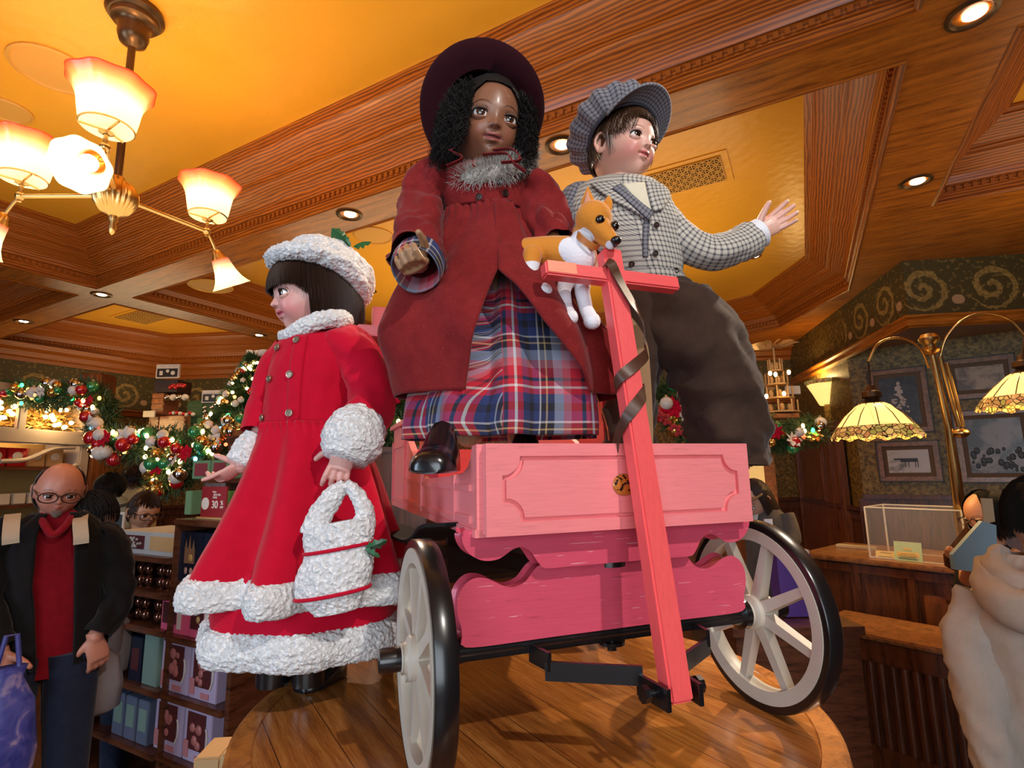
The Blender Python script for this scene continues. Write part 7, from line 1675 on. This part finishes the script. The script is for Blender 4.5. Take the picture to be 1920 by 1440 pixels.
# wooden candle pyramid at right
pyr = thing('candle_pyramid', 'tiered wooden candle pyramid with lit bulbs on the right wall shelf', 'decoration', tuple(at(1462, 775, 4.9))); p0 = at(1462, 775, 4.9); zt3 = at(1458, 668, 4.9).z; HP = zt3-p0.z; m = MB(); m_py = plain('pale_limewood', (.62, .38, .14), .5)
for i in range(4):
    r_ = .17-.035*i; z = p0.z+HP*i/4; m.lathe([(.001, z), (r_, z), (r_, z+.015), (.001, z+.015)], (p0.x, p0.y, 0), 8)
    for j in range(8): q = 2*PI*j/8; m.cyl((p0.x+r_*.9*math.cos(q), p0.y+r_*.9*math.sin(q), z), (p0.x+r_*.9*math.cos(q), p0.y+r_*.9*math.sin(q), z+HP/4*.9), .007, n=6)
    for j in range(5): q = 2*PI*j/5; m.ball((p0.x+r_*.5*math.cos(q), p0.y+r_*.5*math.sin(q), z+.05), .022, 8, (1, 1, 1.8))
m.cyl((p0.x, p0.y, p0.z), (p0.x, p0.y, zt3+.1), .009, n=8); m.build('tiers', m_py, pyr); m = MB()
for j in range(10): q = 2*PI*j/10; d = Vector((math.cos(q), math.sin(q), .12)); leaf(m, Vector((p0.x, p0.y, zt3+.1)), d, Z3+d.cross(Z3)*.6, .22, .035, False)
solid(m.build('fan_blades', m_py, pyr, smooth=False), .004)
for j, (px, py) in enumerate(((1444, 700), (1479, 698), (1454, 702), (1470, 738), (1437, 743))): e = MB(); e.ball(at(px, py, 4.75), .016, 8, (1, 1, 1.4)); e.build('candle_bulb', FL['warm'], pyr)
wbox('display_shelf', 'wooden shelf under the candle pyramid at right', 'shelf', 1405, 1500, 775, 784, m_crate, 4.75, .45)
wbox('lit_poster', 'yellow lit display panel with sketched figures behind the jacketed person', 'display panel', 1400, 1468, 862, 1266, NT('lit_panel').done((.9, .6, .2), .5, emit=(1, .60, .20), es=.55), 4.3, .05, None,
     lambda th, T, w_, d, h: [MB(T).box((random.uniform(-.4, .4)*w_, -d/2-.003, h*random.uniform(.75, .98)), (w_*random.uniform(.04, .14), .004, h*random.uniform(.01, .03)), rotm(ry=random.uniform(-.7, .7))).build('sketch_mark', m_crate2, th, smooth=False) for i in range(14)])
wbox('door_post', 'orange brown wooden post right of the lit yellow panel', 'post', 1468, 1490, 850, 1262, m_crate, 4.35, .15)
# ------------------------------------------------------------------ white display cabinet at far left
A0, A1 = at(-60, 820, 4.2), at(162, 828, 5.2); dA = (A1-A0); dA.z = 0; LA = dA.length; dA.normalize(); nA = Vector((-dA.y, dA.x, 0))
if nA.dot(HH) < 0: nA = -nA
m_tau = plain('taupe_white_paint', (.42, .33, .28), .5); wc = thing('display_cabinet', 'tall pale painted display cabinet filled with gold lights at far left', 'cabinet', (A0.x, A0.y, 0)); TA = Matrix(((dA.x, nA.x, 0, A0.x), (dA.y, nA.y, 0, A0.y), (0, 0, 1, 0), (0, 0, 0, 1)))
def onA(px, py): p = online(px, py, A0, A1); return (p-A0).dot(dA), p.z
zr = onA(120, 822)[1]; ztop = onA(120, 742)[1]; zs1 = onA(60, 878)[1]
m = MB(TA); m.box((LA, .2, ztop/2), (.10, .4, ztop), bev=.01); m.box((LA/2, .0, zr), (LA, .06, .13), bev=.012); m.box((LA/2, .2, ztop), (LA+.1, .46, .08), bev=.015); m.box((onA(45, 740)[0], .0, (zr+ztop)/2), (.07, .05, ztop-zr), bev=.01); m.build('frame', m_tau, wc, ang=30)
m = MB(TA)
for s_ in range(2):
    u0 = onA(140, 850)[0]-s_*1.3
    m.tube([Vector((u0-.03*a*math.cos(a*1.6), -.01, zr-.28+.03*a*math.sin(a*1.6))) for a in [i*.15 for i in range(26)]], .018, 8)
m.build('scrolled_bracket', m_tau, wc); m = MB(TA); m.tube(cr([Vector((onA(140, 835)[0], 0, zr-.08)), Vector((onA(100, 838)[0], 0, zr-.10)), Vector((onA(50, 860)[0], 0, zr-.20)), Vector((onA(0, 862)[0], 0, zr-.22))], 6), .02, 8); m.build('scrolled_bracket', m_tau, wc)
m = MB(TA); m.box((LA/2, .42, ztop/2), (LA, .03, ztop)); m.build('back', plain('gold_backing', (.55, .33, .10), .6), wc, smooth=False)
m = MB(TA)
for z in (zs1, zs1-.32, zs1-.6, zs1-.9, zr+.0): m.box((LA/2, .2, z), (LA-.05, .4, .03))
m.box((LA/2, .1, (zs1-.95)/2), (LA, .3, zs1-.95)); m.build('inner_shelf', m_shelf, wc, smooth=False)
gm = MB(TA)
for i in range(2600):
    u_, z = random.uniform(.1, LA-.08), random.uniform(zr+.08, ztop-.08); p = Vector((u_, random.uniform(.05, .35), z)); d = Vector((random.gauss(0, 1), random.gauss(0, 1), random.gauss(0, 1))).normalized(); s_ = d.orthogonal().normalized()*.012; gm.add([p+s_, p-s_, p+d*.06], [(0, 1, 2)])
tag(gm.build('gold_foliage', plain('gold_foil_leaf', (.72, .50, .18), .35, .5), smooth=False), 'mass of gold foil leaves inside the pale display cabinet', 'foliage', kind='stuff')
for i in range(26): e = MB(TA); e.ball((random.uniform(.15, LA-.1), .02, random.uniform(zr+.1, ztop-.1)), .020, 8); e.build('cabinet_light', FL['warm'], wc)
light('cabinet_glow', 'POINT', TA @ Vector((LA*.6, -.1, (zr+ztop)/2)), None, 14, (1, .7, .3), .15); light('cabinet_glow', 'POINT', TA @ Vector((LA*.6, .15, zs1+.2)), None, 6, (1, .7, .35), .08)
def abox(u0, u1, z0, h, m_, lb, grp, name='ornament_box', d=.14, y=.08):
    q = MB(TA); q.box(((u0+u1)/2, y+d/2, z0+h/2), (u1-u0, d, h), bev=.004); o = q.build(name, m_, ang=30); tag(o, lb, 'box', grp); return o
zz = zs1+.016; u_ = onA(-10, 860)[0]
for i in range(4):
    o = abox(u_+i*.17, u_+i*.17+.15, zz, .16, BM['red'] if i < 2 else m_kraft, ('glossy red' if i < 2 else 'tan')+' ornament box lit on the cabinet shelf', ('red' if i < 2 else 'tan')+' boxes on the cabinet shelf'); q = MB(TA); q.ball((u_+i*.17+.075, .078, zz+.09), .045, 12, (1, .15, .8)); q.build('round_label', m_pw, o)
for r_ in range(3):
    for i in range(7): abox(u_+i*.13, u_+i*.13+.10, zs1-.32-.29*r_+.016+(.0), .09, m_pw, 'small cream packet in the rows under the red boxes', 'cream packets in rows', 'packet')
wcol = at(165, 880, 5.35); m = MB(); m.box((wcol.x, wcol.y, 1.35), (.24, .24, 2.7), rotm(rz=YAW), bev=.02); struct(m.build('trim_30', m_cherry, ang=30))
# ------------------------------------------------------------------ people at left
MA = at(108, 1000, 2.25); m_blk = felt('black_jacket', (.010, .008, .008), None, .05); m_rpolo = felt('red_polo', (.28, .006, .015), None, .05)
setview(MA)
def mlimb(sk):
    capsule(sk, [pv(5, 1030, MA), pv(-20, 1130, MA), pv(0, 1225, MA, .08)], [.05, .04, .028]); hand(sk, frame(pv(0, 1225, MA, .08), RR, -Z3+RR*.2), .17, (.4, .5, .5, .5), 1)
    capsule(sk, [pv(205, 1030, MA), pv(215, 1120, MA), pv(178, 1195, MA, .10)], [.05, .04, .028]); hand(sk, frame(pv(178, 1195, MA, .1), -RR-HH*.3, -Z3+RR*.25), .17, (.5, .6, .6, .6), 1)
pm, Mm = adult('man in glasses, red polo shirt and black jacket at far left', 'person', MA, 112, 918, 2, -13, 1.36, (.50, .20, .13), shorthair(.62, 1.5, 1.05, 1800, True, .35), [mlimb], True, hair=plain('greying_brown_hair', (.05, .03, .02), .6), roll=.05)
gt = MB()
def goat(i):
    x = random.gauss(0, .17); z = random.uniform(-.86, -.64); y = .85; d = Vector((x*.6, y, z)).normalized(); p = head_pt((d.x, d.y, d.z), {})*1.365; return [Mm @ p, Mm @ (p*1.02+Vector((0, .001, -.004))), Mm @ (p*1.02+Vector((0, 0, -.010)))]
strands(gt, goat, 420, .0008); gt.build('goatee', plain('grey_beard', (.20, .13, .10), .8), pm)
m = MB(); body_loft(m, MA, [(962, 60, 160), (985, 25, 185), (1020, 5, 200), (1080, 0, 200), (1150, 5, 198), (1240, 8, 195)], .62, 80, 7, th=lambda s_, c, a: (.36-.05*s_, 2*PI-.42+.05*s_), disp=wrinkle(.012, 6)); solid(m.build('jacket', m_blk, pm, ang=80), .006)
m = MB(); body_loft(m, MA, [(955, 85, 135), (970, 62, 155), (1000, 40, 170), (1080, 25, 178), (1160, 25, 178), (1262, 25, 178)], .50, 70, 7, disp=wrinkle(.008, 6)); bm_ = bvh(m); m.build('polo_shirt', m_rpolo, pm, ang=80)
m = MB(); m.tube(cr([pv(76, 968, MA, .03), pv(84, 985, MA, .09), pv(100, 1003, MA, .12), pv(124, 985, MA, .10), pv(138, 962, MA, .03)], 6), .014, 8); m.build('polo_collar', m_rpolo, pm)
for P_ in ([(0, 1010), (-22, 1090), (-20, 1150), (-2, 1215)], [(200, 1010), (222, 1090), (212, 1140), (182, 1190)]):
    m = MB(); sleeve(m, [pv(P_[0][0]+(12 if P_[0][0] < 100 else -10), P_[0][1]-6, MA), pv(*P_[0], MA), pv(*P_[1], MA, .02), pv(*P_[2], MA, .05), pv(*P_[3], MA, .09)], [.05, .066, .060, .056, .050], 36, .014, P_[0][0], 7); m.build('sleeve', m_blk, pm, ang=80)
m_strap = plain('beige_strap', (.42, .34, .24), .7)
for k in (1, -1):
    m = MB(); x = 22 if k > 0 else 150; ribbon(m, [pv(x+2, 966, MA, .02), pv(x, 980, MA, .10), pv(x-k*2, 1005, MA, .145), pv(x-k*2, 1020, MA, .15)], .05, (-HH.x, -HH.y, .5), .012); m.build('shoulder_strap', m_strap, pm)
legs_(pm, MA, .95, m_denim)
BA = at(196, 1080, 2.95); setview(BA); pb, Mb = adult('person in a black printed jacket bending beside the man in glasses', 'person', BA, 178, 962, -120, -20, 1.4, (.35, .18, .12), shorthair(.2, 1.5, 1.1, 1200), hair=m_hair_bk, eye=False)
m = MB(); body_loft(m, BA, [(1000, 160, 215), (1025, 148, 238), (1070, 142, 246), (1120, 145, 242), (1180, 148, 232), (1260, 150, 228)], .7, 60, 7, disp=wrinkle(.012, 6)); bb_ = bvh(m); m.build('jacket', m_blk, pb, ang=80)
o = drape('printed_patch', m_goldp, pb, bb_, [(196, 1046), (198, 1078)], [(226, 1040), (229, 1070)], .006); legs_(pb, BA, .85, m_denim)
def bagm(lb, px, py, D, w_, h, m_, name='shopping_bag', cat='bag'):
    c = at(px, py, D); m = MB(); rings = []
    for z, s_ in ((0, .7), (.06, .95), (.4, 1), (.75, .85), (.92, .45), (1, .55)):
        rings.append([c+RR*(math.cos(q)*w_*s_*(1+.12*noise.noise(Vector((q*1.5, z*4, px)))))+HH*(math.sin(q)*w_*.5*s_*(1+.2*noise.noise(Vector((q*2, z*6, px)))))+Z3*(h*(z-1)) for q in [2*PI*j/40 for j in range(40)]])
    m.loft(rings); o = m.build(name, m_, ang=80); tag(o, lb, cat); k_ = MB(); k_.tube([c+RR*w_*.3, c+RR*w_*.15+Z3*h*.22, c-RR*w_*.15+Z3*h*.22, c-RR*w_*.3], .008, 6); k_.build('handle', m_, o); return o
m_plast = NT('grey_plastic_film').done((.30, .27, .27), .25, alpha=.82, coat=.5)
bagm('crumpled grey plastic bag held low by the man in glasses', 165, 1205, 2.35, .14, .30, m_plast); bagm('shiny grey plastic bag beside the shelf unit', 205, 1135, 2.75, .11, .34, m_plast)
t = NT('blue_foil_print'); m_bluef = t.done(t.ramp(t.noise(t.co(), 9, 3, .6, 1), [(.35, (.012, .02, .16)), (.55, (.06, .06, .25)), (.66, (.28, .20, .32))]), .3, coat=.5); bagm('large glossy blue carrier bag at the bottom left corner', 15, 1250, 1.9, .10, .48, m_bluef)
FA = at(270, 990, 3.5); setview(FA); pf, Mf = adult('person with glasses and brown hair looking over the long pale box', 'person', FA, 270, 957, 25, -14, 1.42, (.60, .30, .17), shorthair(.6, 1.5, 1.06, 1400), gl=True, hair=m_hair_br)
m = MB(); body_loft(m, FA, [(990, 250, 292), (1010, 225, 315), (1080, 218, 320), (1200, 220, 318)], .6, 50, 5, disp=wrinkle(.01, 6)); m.build('shirt', m_blk, pf, ang=80); legs_(pf, FA, .8, m_denim)
GA = at(205, 960, 4.35); setview(GA); pg2, Mg2 = adult('person in a black cap and grey green top with back turned', 'person', GA, 207, 915, 165, 0, 1.42, (.35, .2, .14), shorthair(.3, 1.5, 1.1, 900), hair=m_hair_bk, eye=False)
m = MB(); m.ball(Mg2 @ Vector((0, 0, .02)), .12, 20, (.85, 1.0, .9)); m.build('cap', m_blk, pg2); m = MB(); body_loft(m, GA, [(925, 195, 220), (938, 178, 240), (965, 168, 250), (1100, 165, 252)], .6, 50, 5, disp=wrinkle(.01, 6)); bg_ = bvh(m); m.build('top', felt('sage_top', (.36, .38, .30), None, .05), pg2, ang=80); drape('back_lettering', plain('dark_print', (.05, .05, .045), .6), pg2, bg_, [(196, 950), (225, 946), (246, 940)], [(197, 955), (227, 951), (247, 945)], .004); legs_(pg2, GA, .8, m_denim)
YA = at(258, 940, 4.8); setview(YA); py_, My = adult('person in a pale yellow top with back turned near the gold greenery', 'person', YA, 252, 897, 150, 0, 1.42, (.40, .2, .12), shorthair(.3, 1.5, 1.1, 900), hair=m_hair_br, eye=False)
m = MB(); body_loft(m, YA, [(908, 240, 266), (918, 228, 282), (940, 220, 292), (1100, 220, 292)], .6, 50, 5, disp=wrinkle(.01, 6)); m.build('top', felt('yellow_top', (.70, .52, .25), None, .05), py_, ang=80); legs_(py_, YA, .8, m_denim)
resetview()
wbox('framed_sign', 'small white framed sign beside the person with glasses at left', 'sign', 203, 231, 961, 995, m_pw, 3.78, .02, None, lambda th, T, w_, d, h: MB(T).box((0, -d/2-.001, h*.52), (w_*.72, .004, h*.7)).build('dark_panel', m_pk, th, smooth=False))
cabinet('added_table', 'added table under the small framed sign behind the man in glasses', 'table', 197, 238, 995, 3.75, 1, d=.2)  # added to hold up the framed sign
